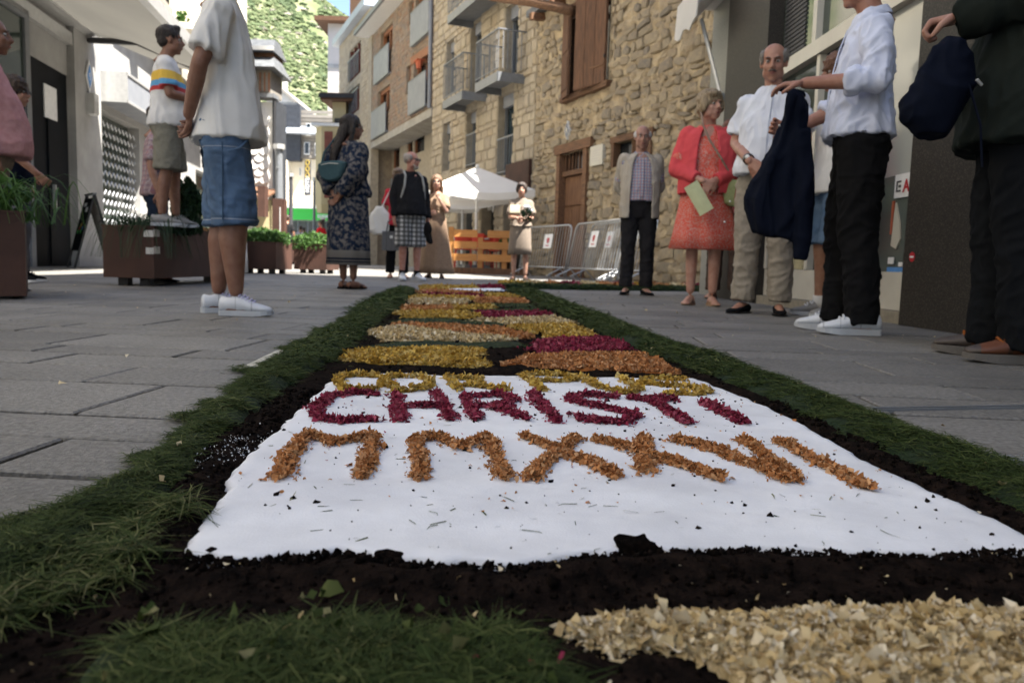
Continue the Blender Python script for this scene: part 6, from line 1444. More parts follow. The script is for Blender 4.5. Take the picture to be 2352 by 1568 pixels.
SK = {}
def skin(c, name):
    if name not in SK:
        m = mat(name, c, (c[0] * .82, c[1] * .72, c[2] * .68), 22, .52, bump=.15, bscale=220, spec=.4, bdist=.002); bs = m.node_tree.nodes['Principled BSDF']
        bs.inputs['Subsurface Weight'].default_value = .12; bs.inputs['Subsurface Radius'].default_value = (.012, .005, .003); SK[name] = m
    return SK[name]
def cloth(name, c, c2=None, sc=40, bump=.25, **k): return mat(name, c, c2 or tuple(x * .85 for x in c), sc, .9, bump=bump, bscale=k.pop('bscale', 300), spec=.06, bdist=.002, **k)
def hairmat(name, c, c2): return mat(name, c, c2, 14, .5, bump=.8, bscale=60, spec=.4, stretch=(6, 6, 1), bdist=.006)

def build_head(root, H, hc, yaw, pitch, cfg, vox):
    """head in its own frame (+Y forward), baked into body coordinates; returns MB shells for the body mesh and a matrix"""
    k = cfg.get('hk', 1.0) * H / 1.75; Mx = Matrix.Translation(Vector(hc)) @ Matrix.Rotation(yaw, 4, 'Z') @ Matrix.Rotation(pitch, 4, 'X') @ Matrix.Scale(k, 4)
    b = MB(); f = cfg.get('face', 1.0)
    b.ell((0, -.014, .034), (.076, .096, .088), 18, 12); b.ell((0, .022, -.028), (.062 * f, .066, .086), 16, 12); b.ell((0, .062, -.094), (.026, .024, .022), 10, 8)
    for s in (-1, 1):
        b.ell((s * .043 * f, .022, -.062), (.026, .040, .034), 10, 8); b.ell((s * .036, .060, -.022), (.026, .025, .026), 10, 8)
        b.ell((s * .011, .101, -.027), (.011, .012, .009), 8, 6); b.ell((s * .079, -.002, -.004), (.010, .019, .031), 10, 8, Matrix.Rotation(s * .35, 3, 'Z'))
        b.ell((s * .026, .080, .036), (.024, .012, .008), 8, 6)
    capsule(b, (0, .086, .030), (0, .113, -.020), .009, .0135, 8); b.ell((0, .088, -.052), (.023, .012, .007), 10, 6); b.ell((0, .086, -.064), (.020, .012, .008), 10, 6); b.ell((0, .07, -.058), (.036, .022, .028), 10, 8)
    nb = Mx.inverted() @ Vector(cfg['neckbase']); nr = cfg.get('neck', .056)
    b.tube([(0, -.012, -.02), (0, -.016, -.09), tuple(nb.lerp(Vector((0, -.016, -.09)), .3)), tuple(nb), tuple(nb + (nb - Vector((0, -.016, -.09))) * .5)], [nr * .9, nr, nr * 1.02, nr * 1.15, nr * 1.5], 14)
    V, F = remesh_np(b, vox / k, 3)
    for s in (-1, 1):
        d = V - np.array([s * .031, .088, .012]); g = np.exp(-(d[:, 0] ** 2 / .017 ** 2 + d[:, 1] ** 2 / .03 ** 2 + d[:, 2] ** 2 / .011 ** 2)); V[:, 1] -= g * .011
    V[:, 1] -= .004 * np.exp(-((V[:, 0] / .022) ** 2 + ((V[:, 2] + .058) / .003) ** 2)) * (V[:, 1] > .07)
    A = np.array(Mx); V = V @ A[:3, :3].T + A[:3, 3]
    kids = []
    def kid(name, m, fn, smooth=True): o = part(name, m, root, fn, smooth); o.data.transform(Mx); kids.append(o); return o
    if cfg.get('facevis', True):
        for s in (-1, 1):
            kid('eye', M['eyewhite'], lambda b: b.ell((s * .031, .0735, .011), (.0125, .0115, .0105), 10, 8)); kid('iris', M['eyedark'], lambda b: b.ell((s * .031, .0815, .0105), (.0058, .0046, .0058), 8, 6))
            kid('eyebrow', cfg['browm'], lambda b: b.tube([(s * .014, .094, .030), (s * .032, .092, .037), (s * .048, .080, .031)], [.0032, .0042, .002], 6))
        kid('lips', M['lip'], lambda b: (b.tube([(-.021, .093, -.056), (0, .0995, -.053), (.021, .093, -.056)], [.0015, .0042, .0015], 6), b.tube([(-.018, .091, -.061), (0, .097, -.0625), (.018, .091, -.061)], [.0015, .0048, .0015], 6)))
    if cfg.get('glasses'):
        gm = M['black'] if cfg['glasses'] == 'sun' else M['glassclear']
        def gl(b):
            for s in (-1, 1):
                pts = [(s * .032 + .024 * math.cos(a), .103, .010 + .018 * math.sin(a)) for a in np.linspace(0, 2 * math.pi, 12, endpoint=False)]
                if cfg['glasses'] == 'sun': b.rings([[(x, y - .003 * abs(x) * 60 * .1, z) for x, y, z in pts], [(x, y + .004, z) for x, y, z in pts]])
                else: b.tube(pts + [pts[0]], .0018, 5)
                b.tube([(s * .056, .101, .015), (s * .080, .06, .014), (s * .083, .0, .008)], .0026 if cfg['glasses'] == 'sun' else .0015, 5)
            b.tube([(-.01, .105, .014), (.01, .105, .014)], .002, 5)
        kid('sunglasses' if cfg['glasses'] == 'sun' else 'glasses', M['black'] if cfg['glasses'] == 'sun' else M['alu'], gl, False)
    if cfg.get('moustache'): kid('moustache', cfg['browm'], lambda b: b.tube([(-.026, .090, -.050), (-.012, .101, -.043), (0, .104, -.042), (.012, .101, -.043), (.026, .090, -.050)], [.003, .0058, .006, .0058, .003], 7))
    if cfg.get('beard'): kid('beard', cfg['browm'], lambda b: (b.ell((0, .052, -.096), (.034, .038, .026), 12, 8), b.tube([(-.052, .05, -.05), (-.04, .075, -.085), (0, .09, -.098), (.04, .075, -.085), (.052, .05, -.05)], [.008, .012, .013, .012, .008], 7)))
    # hair
    hs = cfg.get('hair'); hb = MB(); rx_ = .084
    if hs == 'short': hb.ell((0, -.024, .047), (.083, .098, .086), 20, 14); hb.ell((0, -.055, .0), (.074, .052, .06), 16, 10)
    elif hs == 'quiff': hb.ell((0, -.022, .050), (.084, .099, .088), 20, 14); hb.ell((0, -.055, .0), (.076, .054, .062), 16, 10); hb.ell((0, .045, .112), (.055, .04, .024), 12, 8)
    elif hs == 'bald':
        for s in (-1, 1): hb.ell((s * .063, -.030, .024), (.025, .062, .042), 12, 10)
        hb.ell((0, -.080, .022), (.068, .036, .055), 14, 10)
    elif hs == 'receding':
        for s in (-1, 1): hb.ell((s * .064, -.022, .036), (.024, .066, .050), 12, 10)
        hb.ell((0, -.068, .034), (.076, .054, .070), 16, 12)
    elif hs == 'bob': hb.ell((0, -.020, .054), (.096, .108, .092), 20, 14); hb.ell((0, -.050, -.012), (.094, .070, .075), 16, 12); [hb.ell((s * .078, .010, .008), (.024, .048, .062), 12, 10) for s in (-1, 1)]; hb.ell((.015, .068, .088), (.062, .034, .028), 12, 8)
    elif hs == 'curly': hb.ell((0, -.02, .055), (.105, .115, .10), 20, 14); hb.ell((0, -.055, -.02), (.10, .075, .09), 16, 12)
    elif hs == 'long':
        hb.ell((0, -.020, .050), (.090, .104, .092), 20, 14); L = cfg.get('hairlen', .42)
        hb.rings([selr((0, -.045 - .13 * min(1, t * 1.6), .03 - L * t), .088 + .06 * min(1, t * 1.3) - .05 * t * t, .070 - .035 * t, 20) for t in np.linspace(0, 1, 8)])
        [limb(hb, [(s * .078, .018, .05), (s * .092, .0, -.06), (s * .085, -.02, -.2)], [.024, .024, .022], 8) for s in (-1, 1)]
    if hs:
        V2, F2 = remesh_np(hb, max(vox, .006) / k, 2); V2 = wrinkle(V2, F2, .010 if hs != 'curly' else .016, (60, 60, 9) if hs != 'curly' else (30, 30, 30), 3.0, 0); V2 = V2 @ A[:3, :3].T + A[:3, 3]
        np_obj('hair', V2, F2, cfg['hairm'], root)
    return V, F, Mx
M['eyewhite'] = flat('eye_white', (.36, .32, .29), .3); M['eyedark'] = flat('iris', (.03, .02, .015), .2); M['lip'] = flat('lip', (.34, .13, .11), .5); M['glassclear'] = M['alu']

def shoe(root, ank, toe_dir, style, m_up, m_sole, k=1.0, L=.28, extra=None):
    """lofted shoe: heel behind the ankle, toe along toe_dir, sole on z = ankle ground"""
    a = Vector((ank[0], ank[1], ank[2])); d = Vector((toe_dir[0], toe_dir[1], 0)).normalized(); s = Vector((-d.y, d.x, 0)); g = ank[2]
    st = {'sneaker': [(-.085, .030, .090, .0), (-.075, .037, .105, 0), (-.04, .040, .098, 0), (.0, .041, .110, 0), (.035, .042, .108, 0), (.07, .045, .088, 0), (.11, .049, .070, 0), (.145, .047, .060, 0), (.175, .038, .052, 0), (.192, .022, .042, 0)],
          'dress': [(-.082, .028, .060, 0), (-.07, .035, .066, 0), (-.03, .037, .068, 0), (.01, .037, .066, 0), (.05, .040, .054, 0), (.09, .044, .044, 0), (.13, .043, .038, 0), (.165, .034, .032, 0), (.19, .020, .026, 0), (.20, .009, .020, 0)],
          'sandal': [(-.08, .028, .016, 0), (-.05, .035, .018, 0), (0, .036, .018, 0), (.05, .04, .016, 0), (.10, .044, .014, 0), (.15, .036, .012, 0), (.175, .02, .010, 0)]}[style]
    sc = L / .28; sole_h = .030 if style != 'dress' else .014; sole_h = .02 if style == 'sandal' else sole_h
    P = lambda x, y, z: tuple(a * 0 + Vector((ank[0], ank[1], g)) + d * x * sc + s * y * sc + Vector((0, 0, z * sc)))
    def up(b):
        rs = []
        for x, w_, h_, _ in st:
            ring = []
            for q in range(14):
                an = 2 * math.pi * q / 14; cx_, sz_ = math.cos(an), math.sin(an); zz = sole_h * .8 + max(h_ - sole_h * .8, .006) * (.5 + .5 * sz_) if sz_ > -1 else 0
                wid = w_ * (abs(cx_) ** .75) * (1 if cx_ > 0 else -1) * (1 - .28 * max(0, sz_) ** 2); ring.append(P(x, wid, zz))
            rs.append(ring)
        b.rings(rs)
    def so(b):
        out = [(x, w_ + .004) for x, w_, _, _ in st]; x0, x1 = out[0][0] - .008, out[-1][0] + .010
        pr = [(x0, 0)] + [(x, w_) for x, w_ in out] + [(x1, 0)] + [(x, -w_) for x, w_ in reversed(out)]
        b.rings([[P(x, y, z + (0.012 * max(0, (x - .12) / .08) if z < .01 else 0)) for x, y in pr] for z in (.001, sole_h)])
    sh_ = part('shoe', m_up, root, up, True) if style != 'sandal' else part('sandal', m_up, root, lambda b: [b.tube([P(x, -w_, .02), P(x + .01, -w_ * .6, h1), P(x + .015, 0, h1 * 1.12), P(x + .01, w_ * .6, h1), P(x, w_, .02)], .006 * sc, 6) for x, w_, h1 in ((.08, .043, .05), (.10, .042, .045), (-.05, .032, .08))], True)
    part('sole', m_sole, sh_, so)
    if style == 'sneaker' and extra != 'nolace': part('laces', extra or m_up, sh_, lambda b: [b.tube([P(.02 + i * .018, -.030, .103 - i * .0092), P(.028 + i * .018, 0, .124 - i * .0105), P(.02 + i * .018 + (.012 if i % 2 else 0), .030, .103 - i * .0092)], .0048 * sc, 5) for i in range(5)])
    return sh_, P
def foot(b, ank, toe_dir, k=1.0):
    d = Vector((toe_dir[0], toe_dir[1], 0)).normalized(); a = Vector(ank); s = Vector((-d.y, d.x, 0))
    capsule(b, a + d * -.035 + Vector((0, 0, .04)), a + d * .04 + Vector((0, 0, .045)), .032, .030, 10); capsule(b, a + d * .04 + Vector((0, 0, .04)), a + d * .12 + Vector((0, 0, .024)), .032, .022, 10)
    for q in (-.028, -.013, 0, .013, .028): capsule(b, a + d * .11 + s * q + Vector((0, 0, .022)), a + d * (.155 - abs(q - .01) * .5) + s * q * 1.15 + Vector((0, 0, .016)), .011, .008, 6)

def person(label, X, Y, heading, H=1.75, z0=0.0, cfg=None):
    """heading: direction the body faces, degrees, 0 = +Y (away), 90 = -X (left), 180 = towards the camera, -90 = +X (right)"""
    c = dict(skin=(.42, .24, .165), top=None, bottom=None, shoe='sneaker', arms=('hang', 'hang'), yaw=0, pitch=0, hair='short', hairc=((.03, .02, .015), (.06, .04, .03)), build=1.0, belly=0.0, female=False, lean=0.0, stance=.11, step=0.0, vox=.012)
    c.update(cfg or {}); root = thing('person', label, 'person', (X, Y, z0), R(heading)); k = H / 1.75; bd = c['build']; vox = c['vox']; vx = max(vox * .8, .006)
    skm = skin(c['skin'], 'skin_%d_%d' % (int(c['skin'][0] * 100), int(c['skin'][1] * 100))); hm = hairmat('hair', *c['hairc']); lean = c['lean']
    S = lambda x, y, z: Vector((x * k, (y + lean * max(0, z - .9)) * k, z * k))
    sw_ = (.165 if not c['female'] else .148) * (.6 + .4 * bd); hpw = .09 if not c['female'] else .095
    sh = {s: S(s * sw_, -.01, 1.385) for s in (-1, 1)}; hip = {s: S(s * hpw, 0, .93) for s in (-1, 1)}
    st = c['stance']; ank = {s: S(s * st, (-s * c['step']), 0.0) for s in (-1, 1)}; knee = {s: S(s * (st + hpw) / 2 * 1.02, .02 - s * c['step'] * .5, .49) for s in (-1, 1)}
    tdir = {s: (s * .25, 1.0) for s in (-1, 1)}
    poses = {'hang': lambda s: (S(s * (sw_ + .065), -.03, 1.13), S(s * (sw_ + .075), .04, .885), (0, .12, -1), (-s, 0, 0), .35),
             'back': lambda s: (S(s * (sw_ + .05), -.13, 1.15), S(s * .045, -.155 - .02 * (s > 0), .95 - .03 * (s > 0)), (-s * .8, -.05, -.45), (0, -1 if s > 0 else -.9, .1), .55),
             'front': lambda s: (S(s * (sw_ + .055), .0, 1.14), S(s * .07, .20 + c['belly'] * .8, .97 + .015 * s), (-s * .75, .12, -.55), (0, -1, 0), .5),
             'fronthigh': lambda s: (S(s * (sw_ + .05), .03, 1.14), S(s * .07, .23 + c['belly'] * .8, 1.10 + .02 * s), (-s * .9, .1, -.1), (0, -1, -.2), .5),
             'crossed': lambda s: (S(s * (sw_ + .04), .03, 1.16), S(-s * .03, .23, 1.19 + .03 * s), (-s * 1, .0, .1), (0, -1, 0), .6)}
    arms = {}
    for s in (-1, 1):
        a = c['arms'][0 if s < 0 else 1]; arms[s] = poses[a](s) if isinstance(a, str) else (S(*a[0]), S(*a[1]), a[2], a[3], a[4])
    hc = S(0, .015 + c.get('hfwd', .02), 1.635); c['neckbase'] = tuple(S(0, -.02, 1.46)); c['hairm'] = hm; c['browm'] = hairmat('brow', *c.get('browc', c['hairc']))
    Vs, Fs, off = [], [], 0
    def add(V, F):
        nonlocal off
        Vs.append(V); Fs.append(F + off); off += len(V)
    V, F, _ = build_head(root, H, hc, R(c['yaw']), R(c['pitch']), c, vx); add(V, F)
    # arms with hands
    ab = MB(); w_ = .9 * bd if not c['female'] else .8
    for s in (-1, 1):
        e, w, d, nn, cu = arms[s]; limb(ab, [sh[s] + Vector((-s * .03, 0, -.01)), e.lerp(sh[s], .5), e, e.lerp(w, .3), w], [.052 * w_ * k, .049 * w_ * k, .041 * w_ * k, .043 * w_ * k, .028 * k * (.6 + .4 * w_)]); hand(ab, w, d, nn, (-1 if s > 0 else 1) * c.get('tflip', 1), k * (1.0 if not c['female'] else .9), cu)
    V, F = remesh_np(ab, max(.0045, vox * .45), 2); add(V, F)
    # torso core and legs
    tb = MB(); tw = bd
    tb.rings([selr(S(0, 0, z), rx * tw * k, ry * tw * k, 16, yo=yo * k) for z, rx, ry, yo in ((.86, .12, .09, 0), (.95, .15, .10, 0), (1.08, .135, .09, .0), (1.25, .15, .10, 0), (1.38, .155, .09, 0), (1.44, .10, .07, 0), (1.48, .06, .055, 0))])
    lr = c.get('legr', 1.0) * (.92 if c['female'] else 1)
    for s in (-1, 1):
        A_ = ank[s] + Vector((0, 0, .07)); kn = knee[s]; limb(tb, [hip[s], kn.lerp(hip[s], .5), kn, kn.lerp(A_, .3) + Vector((0, -.012, 0)), A_.lerp(kn, .12)], [.085 * lr * k, .076 * lr * k, .056 * lr * k, .056 * lr * k, .036 * k])
        foot(tb, ank[s], tdir[s], k)
    V, F = remesh_np(tb, max(vox * .75, .008), 3); add(V, F); np_obj('body', np.concatenate(Vs), np.concatenate(Fs), skm, root)
    # trousers / shorts
    bt = c['bottom']
    if bt:
        b = MB(); ty = bt['type']; fit = bt.get('fit', 1.0); bl = c['belly']
        b.rings([selr(S(0, 0, z), rx * bd * k, ry * bd * k, 18, yo=yo * k) for z, rx, ry, yo in ((.80, .125, .10, -.0), (.88, .172, .125, -.005), (.95, .168, .116, bl * .2), (1.03 if bt.get('belt') else .98, .155, .108, bl * .3))])
        end = bt.get('end', .09)
        for s in (-1, 1):
            A_ = ank[s].copy(); A_.z = end * k; h_ = hip[s] + Vector((0, 0, -.02)); kn = knee[s]
            if ty == 'shorts':
                t_ = (h_.z - A_.z) / (h_.z - kn.z); E_ = h_.lerp(kn, t_) if t_ < 1 else kn.lerp(ank[s], (kn.z - A_.z) / kn.z); b.tube([h_ + Vector((0, 0, .03)), h_, h_.lerp(E_, .5), E_], [.07 * k * fit, .102 * k * fit, .098 * k * fit, .100 * k * fit], 16)
            else:
                b.tube([h_ + Vector((0, 0, .03)), h_, kn.lerp(h_, .5), kn, kn.lerp(A_, .5) + Vector((0, -.01, 0)), A_ + Vector((0, 0, .02)), A_], [.07 * k * fit, .101 * k * fit, .089 * k * fit, .074 * k * fit, .070 * k * fit, .066 * k * fit, .066 * k * fit], 16)
        V, F = remesh_np(b, vox, 3); V = wrinkle(V, F, bt.get('wr', .009), (10, 10, 13), 2.0, .2); V[:, 2] = np.maximum(V[:, 2], .02); np_obj(ty, V, F, bt['m'], root)
        if bt.get('belt'): part('belt', bt['belt'], root, lambda b: (b.rings([selr(S(0, 0, z), .172 * bd * k, .124 * bd * k, 18, yo=bl * .5 * k) for z in (1.01, 1.045)])), True); part('buckle', M['alu'], root, lambda b: b.box(-.018, .018, (.124 * bd + bl * .5) * k, (.131 * bd + bl * .5) * k, 1.012 * k, 1.043 * k))
    # skirt / dress body
    sk_ = c['skirt'] if 'skirt' in c else None
    if sk_:
        b = MB(); n = 44; rs = []
        prof = sk_['prof']
        for i, (z, rx, ry) in enumerate(prof):
            fo_ = sk_.get('fold', .008) * (i / (len(prof) - 1)); ring = []
            for q in range(n):
                a = 2 * math.pi * q / n; r_ = 1 + fo_ / max(rx, .05) * (math.sin(7 * a + 1.3 * i * .3) + .6 * math.sin(11 * a + 2)); ring.append(tuple(S(0, 0, z) + Vector((rx * r_ * math.cos(a) * k, ry * r_ * math.sin(a) * k, 0))))
            rs.append(ring)
        b.rings(rs, cap=False)
        o = b.build('skirt', sk_['m'], root, True); md = o.modifiers.new('t', 'SOLIDIFY'); md.thickness = .004
    tp = c['top']
    if tp:
        b = MB(); ls = tp.get('loose', 1.0); hem = tp.get('hem', .86); bl = c['belly']; fm_ = c['female']
        hx = max(.175, (.093 + .106 * bt.get('fit', 1)) / (ls * bd)) if bt and hem < .97 else .172; prof = [(hem, hx * tp.get('hemw', 1), .140 * tp.get('hemw', 1), bl * .6), ((hem + 1.02) / 2, (hx + .17) / 2 + .008, .132, bl * .8), (1.04, .163, .122, bl), (1.14, .160 if not fm_ else .145, .120 if not fm_ else .108, bl * .9), (1.24, .170 if not fm_ else .155, .120, bl * .5 + (.014 if fm_ else 0)), (1.33, .172 if not fm_ else .155, .112, (.012 if fm_ else 0)), (1.39, .148 if not fm_ else .132, .095, 0), (1.43, .108, .080, -.005), (1.475, .088, .068, -.012), (1.49, .070, .062, -.015)]
        if hem > 1.0: prof = [p_ for p_ in prof if p_[0] >= hem]
        dp0 = c.get('dep', .92); b.rings([selr(S(0, 0, z), rx * ls * bd * k, (ry * (dp0 if z > 1.1 else (1.04 if z < 1.0 else (1 + dp0) / 2)) * ls * bd + yo * .5) * k, 22, yo=yo * .5 * k) for z, rx, ry, yo in prof])
        sl_ = tp.get('sleeve', 'short'); sr = tp.get('sr', 1.0)
        for s in (-1, 1):
            e, w, d, nn, cu = arms[s]; sp0 = sh[s] + Vector((-s * .035 * k, 0, 0)); q0 = .063 * sr * k * bd
            if sl_ == 'short': E_ = sh[s].lerp(e, .78); capsule(b, sp0, sh[s], q0 * .95, q0, 14); b.tube([sh[s] + Vector((-s * .02, 0, .01)), sh[s].lerp(E_, .5), E_], [q0 * .96, q0 * 1.0, q0 * 1.10], 14)
            elif sl_ == 'rolled': E_ = e.lerp(w, .42); limb(b, [sp0, sh[s], sh[s].lerp(e, .5), e], [q0 * .9, q0, q0 * .93, q0 * .82], 14); b.tube([e, E_], [q0 * .80, q0 * .76], 14); b.tube([e.lerp(w, .28), E_], [q0 * .92, q0 * .90], 14)
            elif sl_ == 'long': limb(b, [sp0, sh[s], sh[s].lerp(e, .5), e], [q0 * .9, q0, q0 * .92, q0 * .80], 14); b.tube([e, e.lerp(w, .5), w + (w - e).normalized() * .01], [q0 * .78, q0 * .68, q0 * .60], 14)
            elif sl_ == 'kimono': limb(b, [sp0, sh[s], sh[s].lerp(e, .5), e], [q0, q0 * 1.1, q0 * 1.15, q0 * 1.1], 14); b.tube([e, e.lerp(w, .45), e.lerp(w, .8)], [q0 * 1.1, q0 * 1.0, q0 * .95], 14)
        V, F = remesh_np(b, vox, 3); V = wrinkle(V, F, tp.get('wr', .008), tp.get('wf', (9, 9, 6)), tp.get('seed', 4.0), .8)
        z_lim = (V[:, 2] < (hem + .03) * k); np_obj(tp.get('name', 'shirt'), V, F, tp['m'], root)
        if tp.get('collar'):
            cm = tp.get('collarm', tp['m'])
            def col(b):
                rs = []
                for t_ in np.linspace(.10, .90, 15):
                    a = math.pi / 2 + 2 * math.pi * t_; x, y = math.cos(a), math.sin(a); op_ = .02 * abs(2 * t_ - 1) ** 2; q1 = S(x * .066, y * .062 - .014, 1.468 - .012 * y - op_); q2 = S(x * .068, y * .064 - .012, 1.505 - .018 * y - op_); q3 = S(x * .090, y * .088 - .010, 1.466 - .022 * y - op_ * 1.6); rs.append([tuple(q1), tuple(q2), tuple(q3), tuple(q3 + Vector((0, 0, -.004)))])
                b.rings(rs)
            part('collar', cm, root, col, False)
        if tp.get('placket'): part('placket', tp['m'], root, lambda b: b.rings([[(x, (y1 * bd * ls + yo) * k + q_, z * k) for x, q_ in ((-.016, 0.0), (.016, 0.0), (.016, .006), (-.016, .006))] for z, y1, yo in ((hem + .04, .128, bl * .95), (1.04, .126, bl * 1.0), (1.14, .124, bl * .9), (1.24, .122, bl * .5), (1.33, .118, 0), (1.42, .088, 0))]), False)
        if tp.get('cuff'): pass
    # feet
    if c['shoe']:
        for s in (-1, 1):
            L = c.get('shoeL', .28) * k * (.9 if c['female'] else 1); _s, P = shoe(root, ank[s], tdir[s], c['shoe'], c.get('shoem', M['whitepaint']), c.get('solem', M['whitepaint']), k, L, c.get('lacem'))
            if c.get('sock'): part('sock', c['sock'], root, lambda b: b.tube([ank[s] + Vector((0, -.0, .06)), ank[s] + Vector((0, 0, .09)), ank[s].lerp(knee[s], .36 if c.get('sockhi') else .30)], [.047 * k, .044 * k, .046 * k], 12), True)
            if c.get('heeltab'): part('heel_tab', c['heeltab'], _s, lambda b: b.rings([[P(-.090 + q_, y, z) for y, q_ in ((-.024, .010), (0, 0), (.024, .010), (.024, .016), (0, .008), (-.024, .016))] for z in (.05, .082)]))
    c.update(root=root, S=S, arms_=arms, ank=ank, k=k, hc=hc); return c

W1 = (.60, .58, .54)
tan = (.34, .185, .125); fair = (.44, .26, .19); dark_tan = (.23, .118, .078)
denim = mat('denim', (.085, .145, .24), (.13, .20, .31), 11, .9, bump=.35, bscale=260, bdist=.002, spec=.1); denim2 = stripes_mat('denim_hemmed', (.072, .125, .215), 2, [(.452, .457, (.24, .27, .32)), (.462, .466, (.05, .08, .13)), (.78, .784, (.24, .27, .32))], .9); stain(denim2, 7, .68, 1.22)
_b = denim2.node_tree; _n = _b.nodes.new('ShaderNodeTexNoise'); _n.inputs['Scale'].default_value = 240; _p = _b.nodes.new('ShaderNodeBump'); _p.inputs['Strength'].default_value = .4; _p.inputs['Distance'].default_value = .002; _b.links.new(_n.outputs['Fac'], _p.inputs['Height']); _b.links.new(_p.outputs[0], _b.nodes['Principled BSDF'].inputs['Normal'])
darkdenim = cloth('dark_denim', (.018, .028, .05))
wtee = cloth('white_jersey', (.66, .65, .63), (.62, .61, .59), 12); wshirt = cloth('white_shirt_cotton', (.66, .68, .74), (.60, .62, .69), 12); bshirt = cloth('pale_blue_shirt', (.60, .64, .78), (.55, .59, .73), 12)
blackcl = cloth('black_cotton', (.009, .009, .010)); charcoal = cloth('charcoal_wool', (.022, .021, .023)); khaki = cloth('beige_chino', (.30, .265, .22)); beige = cloth('beige_linen', (.22, .18, .145)); greyshort = cloth('grey_khaki_shorts', (.20, .19, .155))
pinkshirt = mat('pink_shirt', (.48, .26, .26), (.42, .21, .21), 30, .9, bump=.25, bscale=260, bdist=.002, spec=.1); navy = cloth('navy_cotton', (.005, .007, .015)); jacketgreen = cloth('dark_green_jacket', (.014, .018, .016))
leatherb = flat('black_leather', (.010, .010, .011), .35, .5); sn_w = stripes_mat('white_leather', (.60, .62, .66), 1, [(.118, .124, (.34, .35, .38)), (-.045, -.040, (.34, .35, .38)), (.045, .049, (.38, .39, .42))], .5); sn_sole = flat('white_rubber', (.42, .44, .47), .6); sn_grey = cloth('grey_knit', (.26, .255, .25)); 
purple = flat('lilac_lace', (.55, .52, .70), .8)
# --- man in white T-shirt and denim shorts (left, near)
p = gp(512, 722); 
c = person('man in white T-shirt and knee-length denim shorts at left, hands behind his back', -1.40, 3.83, -74, 1.74, cfg=dict(vox=.009, skin=dark_tan, belly=.05, dep=.86, legr=1.18, build=1.0, arms=(((-.23, -.09, 1.14), (-.08, -.15, .95), (.7, -.05, -.5), (0, -1, 0), .5), ((.23, -.09, 1.14), (.12, -.15, .93), (-.75, -.05, -.4), (0, -1, 0), .5)), stance=.10, step=-.05, facevis=False, hair='short', top=dict(m=wtee, sleeve='short', loose=1.02, hemw=1.045, hem=.83, wr=.015, wf=(9, 9, 3.6), sr=1.10), bottom=dict(m=denim2, type='shorts', end=.43, fit=1.08, wr=.010), shoem=sn_w, solem=sn_sole, lacem=purple, shoeL=.25, yaw=-10))
part('hem_seam', wtee, c['root'], lambda b: None) if False else None
for s_ in (-1, 1): part('side_seam', cloth('seam_blue_%d' % (s_ + 1), (.05, .085, .14)), c['root'], lambda b: b.tube([(s_ * .196, 0, .80), (s_ * .207, .0, .62), (s_ * .205, .0, .45)], .0035, 5)); part('pocket_edge', denim, c['root'], lambda b: b.tube([(s_ * .150, .115, .83), (s_ * .185, .075, .78), (s_ * .200, .02, .76)], .005, 5))
# --- man in striped polo on the planter
stripe = stripes_mat('striped_polo', (.64, .63, .62), 2, [(1.20, 1.275, (.62, .40, .06)), (1.155, 1.20, (.10, .30, .52)), (1.12, 1.155, (.42, .04, .04)), (1.47, 1.49, (.62, .40, .06))])
c = person('man in white polo with yellow, blue and red stripes standing on the planter', -3.00, 6.85, -68, 1.67, z0=.515, cfg=dict(vox=.012, skin=dark_tan, build=1.12, belly=.06, arms=('fronthigh', 'fronthigh'), beard=False, hair='quiff', hairc=((.012, .009, .008), (.03, .02, .018)), glasses=None, top=dict(m=stripe, sleeve='short', loose=1.08, hem=.88, wr=.009), bottom=dict(m=greyshort, type='shorts', end=.50, fit=1.15), shoem=sn_grey, solem=sn_sole, stance=.09, step=.06))
# --- heavy man in pink shirt, left edge
sun_g = dict(vox=.012, skin=dark_tan, belly=.09, build=1.12, arms=('back', 'hang'), hair='bald', hairc=((.06, .05, .045), (.12, .10, .09)), top=dict(m=pinkshirt, sleeve='short', loose=1.1, hem=.88, collar=True), bottom=dict(m=beige, type='trousers'), shoe='dress', shoem=leatherb, solem=leatherb)
c = person('heavy-set man in pink shirt at the left edge', -3.31, 5.0, -62, 1.71, cfg=sun_g)
c = person('person in dark navy T-shirt with one arm bent, behind the pink shirt man', -4.27, 6.75, -75, 1.70, cfg=dict(vox=.013, skin=tan, hair='curly', hairc=((.03, .018, .012), (.06, .035, .02)), glasses='sun', arms=('hang', ((.23, .05, 1.12), (.15, .22, .95), (-.3, .6, -.7), (-1, 0, 0), .5)), top=dict(m=navy, sleeve='short', loose=1.05), bottom=dict(m=cloth('grey_jeans', (.14, .14, .15)), type='trousers'), shoem=blackcl))
pk = cloth('navy_backpack', (.012, .018, .035))
bp = thing('backpack', 'dark blue backpack worn by the navy T-shirt person', 'backpack', (-4.50, 6.72, 0), R(-75)); V, F = remesh_np((lambda b: (b.rings([selr((0, 0, z), w, .09, 18, 3) for z, w in ((.98, .10), (1.02, .15), (1.2, .16), (1.35, .15), (1.42, .09))]), b)[1])(MB()), .014, 3); np_obj('bag', wrinkle(V, F, .006), F, pk, bp); part('strap', pk, bp, lambda b: b.tube([(.08, .05, 1.38), (.1, .18, 1.45), (.12, .3, 1.3)], .018, 6))
# shoe on the left planter
bs = thing('black_shoe', 'black dress shoe standing on the rim of the left edge planter', 'shoe', (pC.x - .42, pC.y + .05, .502), R(-80)); shoe(bs, (0, 0, 0), (0, 1), 'dress', leatherb, leatherb); part('sock', blackcl, bs, lambda b: b.tube([(0, -.03, .05), (0, -.06, .085)], [.036, .034], 10))
